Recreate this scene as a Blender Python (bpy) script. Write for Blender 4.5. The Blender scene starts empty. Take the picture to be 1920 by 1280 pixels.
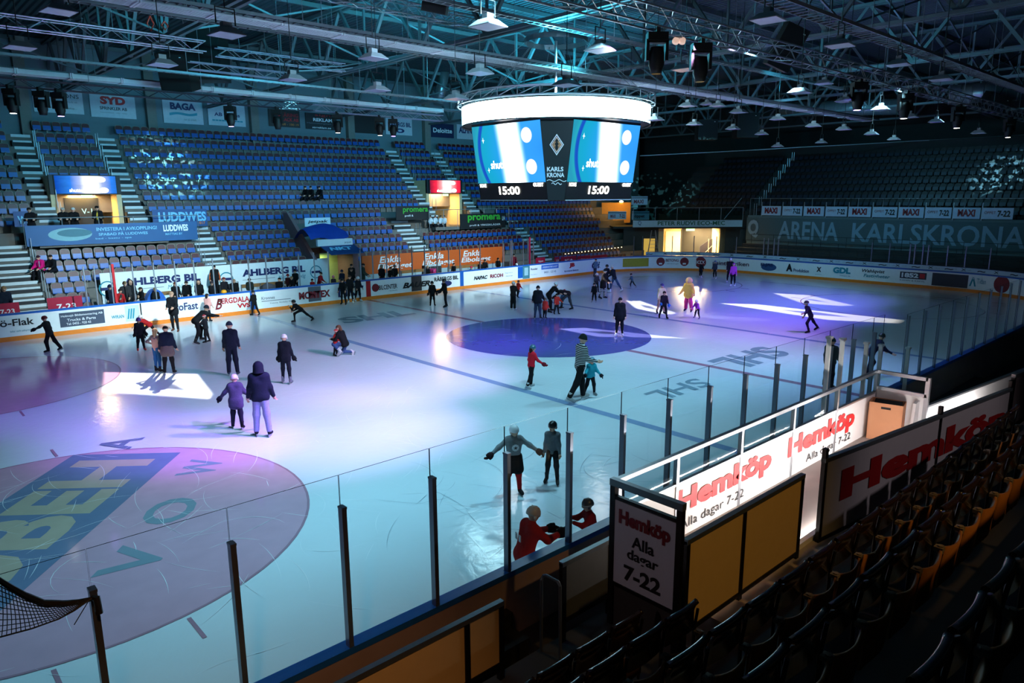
import bpy, math, random
import numpy as np
from mathutils import Vector, Matrix
random.seed(7)
SC = bpy.context.scene
COL = SC.collection
PI = math.pi
R = math.radians
# ---------------------------------------------------------------- camera
CAM = Vector((-21.93, -21.616, 6.022))
YAW, PIT, ROL, FPX = 0.740898, 0.20239, -0.00518, 1334.56
_f = Vector((math.cos(PIT)*math.sin(YAW), math.cos(PIT)*math.cos(YAW), -math.sin(PIT)))
_r = Vector((math.cos(YAW), -math.sin(YAW), 0))
_u = _r.cross(_f)
RT = math.cos(ROL)*_r + math.sin(ROL)*_u
UP = -math.sin(ROL)*_r + math.cos(ROL)*_u
FW = _f
cd = bpy.data.cameras.new('camera')
cd.sensor_fit = 'HORIZONTAL'; cd.sensor_width = 36.0; cd.lens = FPX/1920*36
cd.clip_start = 0.1; cd.clip_end = 300
cam = bpy.data.objects.new('camera', cd); COL.objects.link(cam)
cam.matrix_world = Matrix(((RT.x, UP.x, -FW.x, CAM.x), (RT.y, UP.y, -FW.y, CAM.y), (RT.z, UP.z, -FW.z, CAM.z), (0, 0, 0, 1)))
SC.camera = cam
SC.view_settings.view_transform = 'Standard'; SC.view_settings.look = 'None'
SC.view_settings.gamma = 1.0; SC.view_settings.use_curve_mapping = False
SC.view_settings.exposure = 0.0
# ---------------------------------------------------------------- world: the dim spill of a dark hall
W = bpy.data.worlds.new('hall_dark'); SC.world = W; W.use_nodes = True
W.node_tree.nodes['Background'].inputs[0].default_value = (0.10, 0.30, 0.42, 1)
W.node_tree.nodes['Background'].inputs[1].default_value = 0.022
# ---------------------------------------------------------------- large lights (violet heads, and fill spots added without fixtures)
def wash(loc, tgt, col, power, angle, rad=0.25, blend=1.0):
    l = bpy.data.lights.new('wash_light', 'SPOT'); l.energy = power; l.color = col
    l.spot_size = R(angle); l.spot_blend = blend; l.shadow_soft_size = rad
    o = bpy.data.objects.new('wash_light', l); COL.objects.link(o); o.location = loc
    o.rotation_euler = (Vector(tgt)-Vector(loc)).to_track_quat('-Z', 'Y').to_euler()
    return o
CY = (0.36, 0.80, 1.0); LAV = (0.86, 0.45, 1.0); VIO = (0.34, 0.10, 1.0); BLU = (0.16, 0.10, 1.0)
# cyan fill added to brighten the ice, set along the near truss without fixtures
for x, tx, ty, pw in ((-15, -15, -6, 2300), (-19, -19.5, -9, 1700), (-9, -10, -7, 2600), (-1, -1, -8, 3200), (6, 4, -7, 1500), (-12, -10, 11, 3600), (-3, -1, 12, 4600), (8, 10, 12, 4200), (15, 21, 9, 2400)):
    wash((x, -10.9, 9.7), (tx, ty, 0), CY, pw, 100)
# violet heads
wash((-15.5, -10.9, 9.6), (-18.4, 4.4, 0), VIO, 11000, 30)
wash((-11, -10.9, 9.6), (-16.3, -3.6, 0), VIO, 15000, 26)
wash((-8, -10.9, 9.6), (-13.6, -4.5, 0), LAV, 8500, 44)
wash((-6, -10.9, 9.6), (-9.0, 0.5, 0), LAV, 13000, 46)
wash((-3, -10.9, 9.6), (-3.4, 1.6, 0), VIO, 16000, 26)
wash((1, -10.9, 9.6), (0.5, 0.0, 0), BLU, 6000, 40)
wash((10, -10.9, 9.6), (8, -4, 0), VIO, 6000, 60)
wash((5, -10.9, 9.6), (4, -6, 0), LAV, 2200, 66)
wash((13, -10.9, 9.6), (14, -2, 0), BLU, 9000, 70)
wash((20, -10.9, 9.6), (19, 0, 0), BLU, 7500, 62)
wash((3, -10.9, 9.6), (2, -10, 0), BLU, 1300, 80)
# fill spots added over the stands, far boards, lamp rows and up into the roof
for x, tx, pw in ((-12, -11, 1900), (-3, -2, 2300), (7, 7, 2300), (17, 17, 1500)):
    wash((x, 12.7, 10.0), (tx, 25.5, 4.6), (.10, .60, 1.0), pw, 100)
for x, pw in ((-11, 25000), (0, 25000), (10, 19000)):
    wash((x, -2.0, 10.9), (x, 18.2, 1.0), (.66, .90, 1.0), pw, 42)
wash((22, 2, 11.2), (40, 2, 4.5), (.16, .62, .9), 2400, 100)
for x, tx, pw in ((-13, -9, 900), (-4, 0, 800), (8, 12, 700)):
    wash((x, -10.9, 9.7), (tx, 1.0, 11.0), (.72, .66, 1.0), pw, 44)
wash((0.4, -1.0, 11.7), (0.4, 0, 9.5), (.10, .80, 1.0), 900, 150)
for x, y, tx, ty, pw in ((-6, 2, -8, 7, 5500), (-3, -3, -4, -7, 6000), (0, 5, 3, 8, 6500), (6, 4, 11, 9, 4500), (-14, 4, -18, 8, 200), (9, -5, 15, -7, 900)):
    wash((x, y, 10.6), (tx, ty, 15.2), (.04, .72, 1.0), pw, 130)
# house light behind the camera: warm spots, and neutral fill added for barrier and sign
for lx, ly, lz, tx, ty, tz, col, e in ((-22.0, -20.4, 6.9, -19.4, -15.4, .3, (1.0, .46, .17), 520), (-15.0, -26.0, 11.0, -14.3, -17.6, 1.7, (1.0, .55, .14), 1000), (-10.0, -27.0, 11.0, -8.8, -17.9, 1.8, (1.0, .80, .82), 1400), (-25.5, -17.6, 6.5, -16, -17.2, 2.1, (1.0, .82, .92), 170)):
    l_ = bpy.data.lights.new('house_fill', 'SPOT'); l_.energy = e; l_.color = col; l_.spot_size = R({520: 42, 1000: 25, 1400: 32, 170: 22}[e]); l_.spot_blend = .8; l_.shadow_soft_size = .15
    o_ = bpy.data.objects.new('house_fill', l_); COL.objects.link(o_); o_.location = (lx, ly, lz)
    o_.rotation_euler = (Vector((tx, ty, tz))-o_.location).to_track_quat('-Z', 'Y').to_euler()

# ---------------------------------------------------------------- helpers: pixels of the survey to points of the hall
def ray(px, py):
    return FW + RT*((px-960)/FPX) - UP*((py-640)/FPX)
def on(px, py, ax, val):
    d = ray(px, py); return CAM + d*((val-CAM[ax])/d[ax])
def ice(px, py): return on(px, py, 2, 0.0)
def proj(p):
    d = Vector(p)-CAM; z = d.dot(FW)
    return (960+FPX*d.dot(RT)/z, 640-FPX*d.dot(UP)/z, z)
def height_at(g, py):
    # height over point g of the ray at row py
    lo, hi = 0.0, 4.0
    for _ in range(40):
        m = (lo+hi)/2
        if proj((g.x, g.y, g.z+m))[1] > py: lo = m
        else: hi = m
    return lo
# ---------------------------------------------------------------- helpers: materials
def lin(c):
    f = lambda v: v/12.92 if v <= 0.04045 else ((v+0.055)/1.055)**2.4
    return tuple(f(x/255.0) for x in c)
MATS = {}
def mat(name, rgb, rough=0.6, metal=0.0, var=0.12, scale=6.0, bump=0.0, emit=None, es=0.0, spec=0.5):
    if name in MATS: return MATS[name]
    m = bpy.data.materials.new(name); m.use_nodes = True
    nt = m.node_tree; b = nt.nodes['Principled BSDF']
    c = lin(rgb)
    tc = nt.nodes.new('ShaderNodeTexCoord'); no = nt.nodes.new('ShaderNodeTexNoise')
    no.inputs['Scale'].default_value = scale; no.inputs['Detail'].default_value = 3
    nt.links.new(tc.outputs['Object'], no.inputs['Vector'])
    mr = nt.nodes.new('ShaderNodeMapRange')
    mr.inputs['To Min'].default_value = 1-var; mr.inputs['To Max'].default_value = 1+var
    nt.links.new(no.outputs[0], mr.inputs['Value'])
    mx = nt.nodes.new('ShaderNodeVectorMath'); mx.operation = 'SCALE'
    mx.inputs[0].default_value = c
    nt.links.new(mr.outputs[0], mx.inputs['Scale'])
    nt.links.new(mx.outputs[0], b.inputs['Base Color'])
    b.inputs['Roughness'].default_value = rough; b.inputs['Metallic'].default_value = metal
    b.inputs['Specular IOR Level'].default_value = spec
    if bump:
        bp = nt.nodes.new('ShaderNodeBump'); bp.inputs['Strength'].default_value = bump; bp.inputs['Distance'].default_value = 0.02
        nt.links.new(no.outputs[0], bp.inputs['Height']); nt.links.new(bp.outputs[0], b.inputs['Normal'])
    if emit:
        b.inputs['Emission Color'].default_value = (*lin(emit), 1); b.inputs['Emission Strength'].default_value = es
    MATS[name] = m
    return m
def emis(name, rgb, s):
    if name in MATS: return MATS[name]
    m = bpy.data.materials.new(name); m.use_nodes = True
    nt = m.node_tree; nt.nodes.clear()
    e = nt.nodes.new('ShaderNodeEmission'); o = nt.nodes.new('ShaderNodeOutputMaterial')
    e.inputs[0].default_value = (*rgb, 1); e.inputs[1].default_value = s
    nt.links.new(e.outputs[0], o.inputs[0])
    m.cycles.emission_sampling = 'AUTO'
    MATS[name] = m
    return m
def cloth(rgb):
    return mat('cloth_%d_%d_%d' % rgb, rgb, rough=0.85, var=0.22, scale=26, bump=0.25, spec=0.2)
# ---------------------------------------------------------------- helpers: meshes
class MB:
    def __init__(s): s.v = []; s.f = []; s.m = []
    def add(s, vs, fs, mi=0):
        n = len(s.v); s.v += [tuple(p) for p in vs]
        s.f += [tuple(i+n for i in f) for f in fs]; s.m += [mi]*len(fs); return s
    def boxm(s, M, mi=0):
        vs = [M @ Vector((x, y, z)) for z in (-.5, .5) for y in (-.5, .5) for x in (-.5, .5)]
        return s.add(vs, [(0, 2, 3, 1), (4, 5, 7, 6), (0, 1, 5, 4), (2, 6, 7, 3), (0, 4, 6, 2), (1, 3, 7, 5)], mi)
    def box(s, c, d, rz=0.0, mi=0, rx=0.0, ry=0.0):
        M = Matrix.Translation(c) @ Matrix.Rotation(rz, 4, 'Z') @ Matrix.Rotation(rx, 4, 'X') @ Matrix.Rotation(ry, 4, 'Y') @ Matrix.Diagonal((*d, 1))
        return s.boxm(M, mi)
    def bb(s, a, b, mi=0):
        return s.box([(a[i]+b[i])/2 for i in range(3)], [abs(b[i]-a[i]) for i in range(3)], mi=mi)
    def bar(s, p, q, w, h, mi=0):
        p = Vector(p); q = Vector(q); d = q-p; L = d.length
        x = d/L; up = Vector((0, 0, 1)) if abs(x.z) < .95 else Vector((0, 1, 0))
        y = up.cross(x).normalized(); z = x.cross(y); c = (p+q)/2
        M = Matrix(((x.x*L, y.x*w, z.x*h, c.x), (x.y*L, y.y*w, z.y*h, c.y), (x.z*L, y.z*w, z.z*h, c.z), (0, 0, 0, 1)))
        return s.boxm(M, mi)
    def tube(s, pts, r, n=8, mi=0, cap=True):
        pts = [Vector(p) for p in pts]; N = len(pts)
        rr = r if isinstance(r, (list, tuple)) else [r]*N
        rings = []; ref = None
        for i, p in enumerate(pts):
            d = (pts[min(i+1, N-1)]-pts[max(i-1, 0)]).normalized()
            if ref is None: ref = Vector((0, 0, 1)) if abs(d.z) < .9 else Vector((1, 0, 0))
            a = d.cross(ref).normalized(); b = a.cross(d); ref = b
            rings.append([p+rr[i]*(math.cos(2*PI*k/n)*a+math.sin(2*PI*k/n)*b) for k in range(n)])
        vs = [v for rg in rings for v in rg]; fs = []
        for i in range(N-1):
            for k in range(n):
                k2 = (k+1) % n
                fs.append((i*n+k, i*n+k2, (i+1)*n+k2, (i+1)*n+k))
        if cap: fs += [tuple(reversed(range(n))), tuple((N-1)*n+k for k in range(n))]
        return s.add(vs, fs, mi)
    def prism(s, poly, ext, mi=0):
        # poly: 3D points of a planar polygon, ext: extrusion vector
        n = len(poly); e = Vector(ext); a = [Vector(p) for p in poly]; b = [p+e for p in a]
        fs = [tuple(range(n)), tuple(reversed(range(n, 2*n)))]+[(i, n+i, n+(i+1) % n, (i+1) % n) for i in range(n)]
        return s.add(a+b, fs, mi)
    def quad(s, a, b, c, d, mi=0): return s.add([a, b, c, d], [(0, 1, 2, 3)], mi)
    def lathe(s, prof, n=20, c=(0, 0, 0), mi=0, a0=0.0, a1=2*PI):
        full = abs(a1-a0-2*PI) < 1e-6; m = n if full else n+1; vs = []
        for (r, z) in prof:
            for k in range(m):
                a = a0+(a1-a0)*k/n; vs.append((c[0]+r*math.cos(a), c[1]+r*math.sin(a), c[2]+z))
        fs = []
        for i in range(len(prof)-1):
            for k in range(n):
                k2 = (k+1) % m; fs.append((i*m+k, i*m+k2, (i+1)*m+k2, (i+1)*m+k))
        return s.add(vs, fs, mi)
    def build(s, name, mats, parent=None, smooth=False, loc=None):
        off = Vector(loc) if loc is not None else (parent.location if (parent is not None and parent.get('w')) else Vector())
        o = bpy.data.objects.new(name, s.mesh(name, mats, smooth, off)); COL.objects.link(o)
        if parent is not None: o.parent = parent
        elif loc is not None: o.location = loc
        if parent is not None and loc is not None: o.location = Vector(loc)-(parent.location if parent.get('w') else Vector())
        return o
    def mesh(s, name, mats, smooth=False, off=Vector()):
        me = bpy.data.meshes.new(name)
        me.from_pydata([(p[0]-off[0], p[1]-off[1], p[2]-off[2]) for p in s.v], [], s.f)
        if not isinstance(mats, (list, tuple)): mats = [mats]
        for m in mats: me.materials.append(m)
        if len(mats) > 1: me.polygons.foreach_set('material_index', s.m)
        if smooth: me.polygons.foreach_set('use_smooth', [True]*len(s.f))
        me.update(); return me
def tag(o, label=None, cat=None, group=None, kind=None):
    if label: o['label'] = label
    if cat: o['category'] = cat
    if group: o['group'] = group
    if kind: o['kind'] = kind
    return o
def thing(name, label, cat, loc=(0, 0, 0), rz=0.0, group=None, world=True):
    o = bpy.data.objects.new(name, None); COL.objects.link(o)
    o.empty_display_size = 0.2; o.location = loc; o.rotation_euler = (0, 0, rz)
    if world: o['w'] = 1      # its parts are written in hall coordinates
    return tag(o, label, cat, group)
def struct(name, mb, mats, smooth=False): return tag(mb.build(name, mats, smooth=smooth), kind='structure')
def inst(name, me, parent=None, loc=(0, 0, 0), rz=0.0, scale=None):
    o = bpy.data.objects.new(name, me); COL.objects.link(o)
    if parent is not None: o.parent = parent
    o.location = loc; o.rotation_euler = (0, 0, rz)
    if scale: o.scale = scale
    return o
def dup(root, loc, rz=None, label=None):
    c = root.copy(); COL.objects.link(c); c.location = loc
    if rz is not None: c.rotation_euler = (0, 0, rz)
    if label: c['label'] = label
    for ch in list(root.children):
        d = ch.copy(); COL.objects.link(d); d.parent = c
        for g in list(ch.children):
            e = g.copy(); COL.objects.link(e); e.parent = d
    return c
TEXTS = []
def text(s, parent, o, right, up, w, h, m, name='lettering', off=0.0, shear=0.0, label=None, out=0.012):
    """letters s laid on a surface: o lower-left corner, right/up unit vectors, fitted to width w and height h (hall coordinates)"""
    cu = bpy.data.curves.new(name, 'FONT'); cu.body = s; cu.size = 1.0; cu.extrude = 0.0; cu.offset = off; cu.shear = shear
    cu.resolution_u = 3
    ob = bpy.data.objects.new(name, cu); COL.objects.link(ob)
    TEXTS.append((ob, cu, parent, Vector(o), Vector(right).normalized(), Vector(up).normalized(), w, h, m, name, label, out))
def flush_texts():
    bpy.context.view_layer.update()
    dg = bpy.context.evaluated_depsgraph_get()
    res = [bpy.data.meshes.new_from_object(t[0].evaluated_get(dg)) for t in TEXTS]
    for t, me in zip(TEXTS, res):
        ob, cu, parent, o, rt, up, w, h, m, name, label, out = t
        bpy.data.objects.remove(ob); bpy.data.curves.remove(cu)
        n = len(me.vertices)
        if not n: continue
        co = np.empty(n*3, np.float32); me.vertices.foreach_get('co', co); co = co.reshape(-1, 3)
        lo = co.min(0); hi = co.max(0); sx = w/max(hi[0]-lo[0], 1e-6); sy = h/max(hi[1]-lo[1], 1e-6)
        nrm = rt.cross(up)
        base = o+nrm*out-(parent.location if parent is not None and parent.get('w') else Vector())
        p = np.array(base)[None, :]+((co[:, :1]-lo[0])*sx)*np.array(rt)[None, :]+((co[:, 1:2]-lo[1])*sy)*np.array(up)[None, :]
        me.vertices.foreach_set('co', p.astype(np.float32).ravel()); me.materials.clear(); me.materials.append(m)
        me.name = name; me.update()
        q = bpy.data.objects.new(name, me); COL.objects.link(q)
        if parent is not None: q.parent = parent
        if label: q['label'] = label
    TEXTS.clear()
ORD = ['zeroth', 'first', 'second', 'third', 'fourth', 'fifth', 'sixth', 'seventh', 'eighth', 'ninth', 'tenth', 'eleventh', 'twelfth', 'thirteenth',
       'fourteenth', 'fifteenth', 'sixteenth', 'seventeenth', 'eighteenth', 'nineteenth', 'twentieth']
def nth(i):
    if i <= 20: return ORD[i]
    t = {2: 'twenty', 3: 'thirty', 4: 'forty'}[i//10]
    return t+'-'+ORD[i % 10] if i % 10 else {2: 'twentieth', 3: 'thirtieth', 4: 'fortieth'}[i//10]
X, Y, Z = Vector((1, 0, 0)), Vector((0, 1, 0)), Vector((0, 0, 1))
# ================================================================ materials
M_ice = mat('ice', (214, 226, 232), rough=0.2, var=0.05, scale=0.6, spec=0.9)
def _ice():
    nt = M_ice.node_tree; b = nt.nodes['Principled BSDF']
    tc = nt.nodes.new('ShaderNodeTexCoord')
    n1 = nt.nodes.new('ShaderNodeTexNoise'); n1.inputs['Scale'].default_value = 1.3; n1.inputs['Detail'].default_value = 6
    mp = nt.nodes.new('ShaderNodeMapping'); mp.inputs['Scale'].default_value = (0.5, 1.6, 1); mp.inputs['Rotation'].default_value = (0, 0, 0.5)
    nt.links.new(tc.outputs['Object'], mp.inputs[0]); nt.links.new(mp.outputs[0], n1.inputs['Vector'])
    mr = nt.nodes.new('ShaderNodeMapRange'); mr.inputs['To Min'].default_value = 0.09; mr.inputs['To Max'].default_value = 0.17
    nt.links.new(n1.outputs[0], mr.inputs['Value']); nt.links.new(mr.outputs[0], b.inputs['Roughness'])
    # skate scratches: thin ridges of two stretched noises
    n2 = nt.nodes.new('ShaderNodeTexNoise'); n2.inputs['Scale'].default_value = 3.2; n2.inputs['Detail'].default_value = 8; n2.inputs['Distortion'].default_value = 1.2
    nt.links.new(tc.outputs['Object'], n2.inputs['Vector'])
    bp = nt.nodes.new('ShaderNodeBump'); bp.inputs['Strength'].default_value = 0.16; bp.inputs['Distance'].default_value = 0.03
    nt.links.new(n2.outputs[0], bp.inputs['Height']); nt.links.new(bp.outputs[0], b.inputs['Normal'])
_ice()
def ice_paint(name, rgb): return mat(name, rgb, spec=0.9, rough=0.1, var=0.10, scale=2.5)
M_white = mat('board_white', (238, 241, 242), rough=0.35, var=0.05)
M_orange = mat('kick_orange', (232, 128, 30), rough=0.4)
M_cap = mat('cap_blue', (24, 92, 178), rough=0.3)
M_back = mat('board_back', (150, 128, 122), rough=0.6, var=0.14, scale=3)
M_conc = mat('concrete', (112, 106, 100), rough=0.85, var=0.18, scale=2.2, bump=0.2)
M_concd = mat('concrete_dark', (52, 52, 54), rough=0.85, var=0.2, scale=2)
M_wall = mat('wall_teal_grey', (104, 122, 130), rough=0.8, var=0.06)
M_dark = mat('dark_steel', (26, 28, 32), rough=0.5, metal=0.3)
M_black = mat('matt_black', (10, 10, 12), rough=0.6)
M_alu = mat('aluminium', (176, 180, 186), rough=0.32, metal=0.85, var=0.05)
M_post = mat('post_steel', (120, 126, 140), rough=0.3, metal=0.75, var=0.05)
M_rail = mat('rail_galvanised', (150, 158, 164), rough=0.4, metal=0.6)
M_ink = mat('ink_black', (14, 14, 18), rough=0.5)
M_navy = mat('ink_navy', (18, 34, 92), rough=0.5)
M_red = mat('ink_red', (196, 20, 26), rough=0.5)
M_dred = mat('ink_dark_red', (128, 16, 30), rough=0.5)
M_teal = mat('ink_teal', (30, 140, 160), rough=0.5)
M_wht = mat('ink_white', (235, 238, 240), rough=0.5)
M_grey = mat('ink_grey', (108, 116, 128), rough=0.5)
M_green = mat('ink_green', (60, 170, 50), rough=0.5)
M_lblue = mat('ink_light_blue', (120, 190, 220), rough=0.5)
M_wood = mat('bench_wood', (150, 104, 58), rough=0.5, var=0.25, scale=4)
def glass_mat(name, tint, gloss):
    m = bpy.data.materials.new(name); m.use_nodes = True; nt = m.node_tree; nt.nodes.clear()
    o = nt.nodes.new('ShaderNodeOutputMaterial'); t = nt.nodes.new('ShaderNodeBsdfTransparent'); g = nt.nodes.new('ShaderNodeBsdfGlossy')
    t.inputs[0].default_value = (*tint, 1); g.inputs['Roughness'].default_value = 0.02
    fr = nt.nodes.new('ShaderNodeFresnel'); fr.inputs[0].default_value = 1.35
    mu = nt.nodes.new('ShaderNodeMath'); mu.operation = 'MULTIPLY'; mu.inputs[1].default_value = gloss
    mx = nt.nodes.new('ShaderNodeMixShader')
    nt.links.new(fr.outputs[0], mu.inputs[0]); nt.links.new(mu.outputs[0], mx.inputs[0])
    nt.links.new(t.outputs[0], mx.inputs[1]); nt.links.new(g.outputs[0], mx.inputs[2]); nt.links.new(mx.outputs[0], o.inputs[0])
    return m
M_glass = glass_mat('rink_glass', (0.96, 0.98, 0.985), 0.05)
M_glass2 = glass_mat('rail_glass', (0.93, 0.97, 0.97), 0.012)
M_gedge = mat('glass_edge', (20, 42, 56), rough=0.2)
# ================================================================ the rink
XE, YF, YN, XL, RC = 28.65, 14.95, -15.15, -32.0, 8.5
mb = MB(); NS = 14
outl = [(XL, YN), (XE-RC, YN)]+[(XE-RC+RC*math.sin(a), YN+RC-RC*math.cos(a)) for a in [PI/2*i/NS for i in range(1, NS+1)]]
outl += [(XE-RC+RC*math.cos(a), YF-RC+RC*math.sin(a)) for a in [PI/2*i/NS for i in range(0, NS+1)]]+[(XL, YF)]
mb.add([(x, y, 0) for x, y in outl], [tuple(range(len(outl)))])
floor_ice = struct('floor', mb, M_ice)
mb = MB(); mb.bb((-45, -40, -0.3), (60, 40, -0.02))
struct('floor', mb, M_concd)
def mark(name, mb, m, label=None):
    o = mb.build(name, m, floor_ice)
    if label: o['label'] = label
    return o
def strip(x0, x1, y0, y1, z=0.004):
    return MB().quad((x0, y0, z), (x1, y0, z), (x1, y1, z), (x0, y1, z))
P_blue = ice_paint('paint_blue', (136, 160, 196)); P_red = ice_paint('paint_red', (166, 128, 146)); P_pink = ice_paint('paint_pink', (200, 158, 178))
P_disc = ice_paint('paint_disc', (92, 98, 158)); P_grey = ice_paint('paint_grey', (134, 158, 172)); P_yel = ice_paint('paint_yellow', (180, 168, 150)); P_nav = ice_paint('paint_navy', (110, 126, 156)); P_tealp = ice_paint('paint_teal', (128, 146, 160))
mark('blue_line', strip(-7.22, -6.92, YN, YF), P_blue); mark('blue_line', strip(6.92, 7.22, YN, YF), P_blue)
mark('centre_line', strip(-0.15, 0.15, YN, YF), P_red); mark('goal_line', strip(24.6, 24.66, -13, 13), P_red); mark('goal_line', strip(-26.0, -25.94, -13, 13), P_red)
def disc(c, r, z, n=64): return MB().add([(c[0]+r*math.cos(2*PI*k/n), c[1]+r*math.sin(2*PI*k/n), z) for k in range(n)], [tuple(range(n))])
def ring(c, r0, r1, z, n=72):
    m = MB(); v = []
    for k in range(n):
        a = 2*PI*k/n; v += [(c[0]+r0*math.cos(a), c[1]+r0*math.sin(a), z), (c[0]+r1*math.cos(a), c[1]+r1*math.sin(a), z)]
    return m.add(v, [(2*k, 2*k+1, (2*k+3) % (2*n), (2*k+2) % (2*n)) for k in range(n)])
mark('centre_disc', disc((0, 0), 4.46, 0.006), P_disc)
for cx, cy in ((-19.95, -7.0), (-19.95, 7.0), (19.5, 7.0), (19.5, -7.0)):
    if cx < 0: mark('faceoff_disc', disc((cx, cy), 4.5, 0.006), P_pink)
    mark('faceoff_circle', ring((cx, cy), 4.45, 4.5, 0.008), P_red)
    for sx in (-1, 1):
        for sy in (-1, 1):
            mark('hash_mark', strip(cx+sx*0.85-0.03, cx+sx*0.85+0.03, cy+sy*4.5, cy+sy*5.15, 0.008), P_red)
def icetext(s, o, right, up, w, h, m, off=0.03, shear=0.0): text(s, floor_ice, Vector((o[0], o[1], 0)), right, up, w, h, m, name='ice_lettering', off=off, shear=shear, out=0.010)
icetext('SHL', (-5.0, 8.7), X, Y, 4.2, 1.7, P_grey, 0.04, 0.2)
icetext('SHL', (4.4, -7.6), -X, -Y, 3.9, 1.6, P_grey, 0.04, 0.2)
icetext('SHL', (-1.9, -8.7), -X, -Y, 2.8, 0.9, P_grey, 0.02, 0.2)
# big club mark in the near end-zone circle: yellow letters on a dark band running across it
bd = (Vector((-17.2, -3.9, 0))-Vector((-20.9, -8.4, 0))).normalized(); bn = Vector((-bd.y, bd.x, 0))
def band(a0, a1, b0, b1, z):
    c = Vector((-20.55, -7.55, 0))
    return MB().quad(*[(c+bd*a+bn*b+Vector((0, 0, z))) for a, b in ((a0, b0), (a1, b0), (a1, b1), (a0, b1))])
mark('logo_band', band(-2.2, 4.9, -0.75, 1.75, 0.009), P_nav)
c0 = Vector((-20.55, -7.55, 0))
icetext('UBEH', c0+bd*(-1.7)+bn*(-0.35), bd, bn, 6.2, 1.75, P_yel, 0.035)
icetext('A', c0+bd*(5.2)+bn*0.6, bd, bn, 0.9, 0.9, P_nav, 0.02)
icetext('W', c0+bd*(3.4)+bn*(-2.0), bd, bn, 1.0, 0.8, P_tealp, 0.02)
icetext('O', c0+bd*(1.0)+bn*(-2.3), bd, bn, 1.2, 0.9, P_tealp, 0.02)
icetext('V', c0+bd*(-0.9)+bn*(-2.5), bd, bn, 1.1, 0.9, P_tealp, 0.02)
icetext('EA', (-21.0, 6.0), Vector((0.4, 1, 0)), Vector((-1, 0.4, 0)), 3.6, 1.5, P_nav, 0.03)
def tracks(name, n, m, cols, wid):
    b = MB(); rnd = random.Random(n)
    for _ in range(n):
        x, y = rnd.uniform(*cols[0]), rnd.uniform(*cols[1]); r_ = rnd.uniform(.8, 5); a0 = rnd.uniform(0, 2*PI); L = rnd.uniform(.3, 1.6)/r_; w = rnd.uniform(.4, 1)*wid; k = 8; v = []
        for i in range(k+1):
            a = a0+L*i/k; ww = w*math.sin(PI*(i+.3)/(k+.6)); v += [(x+(r_-ww)*math.cos(a)-r_*math.cos(a0), y+(r_-ww)*math.sin(a)-r_*math.sin(a0), .0125), (x+(r_+ww)*math.cos(a)-r_*math.cos(a0), y+(r_+ww)*math.sin(a)-r_*math.sin(a0), .0125)]
        b.add(v, [(2*i, 2*i+1, 2*i+3, 2*i+2) for i in range(k)])
    tag(b.build(name, m, floor_ice), kind='stuff')
P_snow = ice_paint('paint_snow', (236, 240, 244)); P_cut = ice_paint('paint_cut', (130, 150, 165))
tracks('skate_tracks', 260, P_snow, ((-23, -9), (-13.6, -2)), .006); tracks('skate_tracks', 160, P_snow, ((-12, 8), (-13.5, 12)), .009); tracks('skate_cuts', 60, P_cut, ((-15, -9), (-14, -9.5)), .005)
# ---------------------------------------------------------------- dasher boards
def ribbon(path, z0, z1, t0, t1, closed=False):
    """wall along a path (inner side to the left of travel), thickness from t0 (inside) to t1 (outside)"""
    n = len(path); m = MB(); v = []
    for i, p in enumerate(path):
        a = Vector((*path[max(i-1, 0)], 0)); b = Vector((*path[min(i+1, n-1)], 0)); d = (b-a).normalized(); nn = Vector((d.y, -d.x, 0))
        q = Vector((*p, 0))
        for t in (t0, t1):
            for z in (z0, z1):
                w = q+nn*t; v.append((w.x, w.y, z))
    f = []
    for i in range(n-1):
        a = 4*i; b = 4*i+4
        f += [(a, b, b+1, a+1), (a+2, a+3, b+3, b+2), (a+1, b+1, b+3, a+3), (a, a+2, b+2, b)]
    f += [(0, 1, 3, 2), (4*n-4, 4*n-2, 4*n-1, 4*n-3)]
    return m.add(v, f)
def boards(label, path, back=M_white):
    t = thing('rink_boards', label, 'rink boards', (path[0][0], path[0][1], 0))
    ribbon(path, 0.20, 1.12, 0.0, 0.10).build('board_face', M_white, t)
    ribbon(path, 0.0, 0.20, -0.012, 0.10).build('kick_plate', M_orange, t)
    ribbon(path, 1.12, 1.20, -0.015, 0.16).build('top_cap', M_cap, t)
    ribbon(path, 0.0, 1.12, 0.105, 0.15).build('back_cladding', back, t)
    return t
NA = 16
arc_f = [(XE-RC+RC*math.cos(a), YF-RC+RC*math.sin(a)) for a in [PI/2*i/NA for i in range(NA+1)]]
arc_n = [(XE-RC+RC*math.cos(a), YN+RC+RC*math.sin(a)) for a in [-PI/2+PI/2*i/NA for i in range(NA+1)]]
bd_end = boards('white rink boards curving round the far end, orange foot and blue cap', arc_n+arc_f, M_white)
bd_far = boards('long straight white rink boards full of adverts below the blue seats', [(XE-RC, YF), (XL, YF)])
bd_near = boards('near rink boards seen from behind, plain brown back and blue cap', [(XL, YN), (XE-RC, YN)], M_back)
def hit(px):
    """where the ray of column px meets the inner face of the far or end boards (x, y, tangent)"""
    d = ray(px, 520); d.z = 0; best = None
    loop = [(XL, YF), *reversed(arc_f), *reversed(arc_n)]
    for a, b in zip(loop, loop[1:]):
        a = Vector((*a, 0)); b = Vector((*b, 0)); e = b-a
        den = d.x*e.y-d.y*e.x
        if abs(den) < 1e-9: continue
        w = a-Vector((CAM.x, CAM.y, 0)); t = (w.x*e.y-w.y*e.x)/den; s = (w.x*d.y-w.y*d.x)/den
        if t > 0 and -1e-6 <= s <= 1+1e-6: best = a+e*s
    return best
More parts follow.
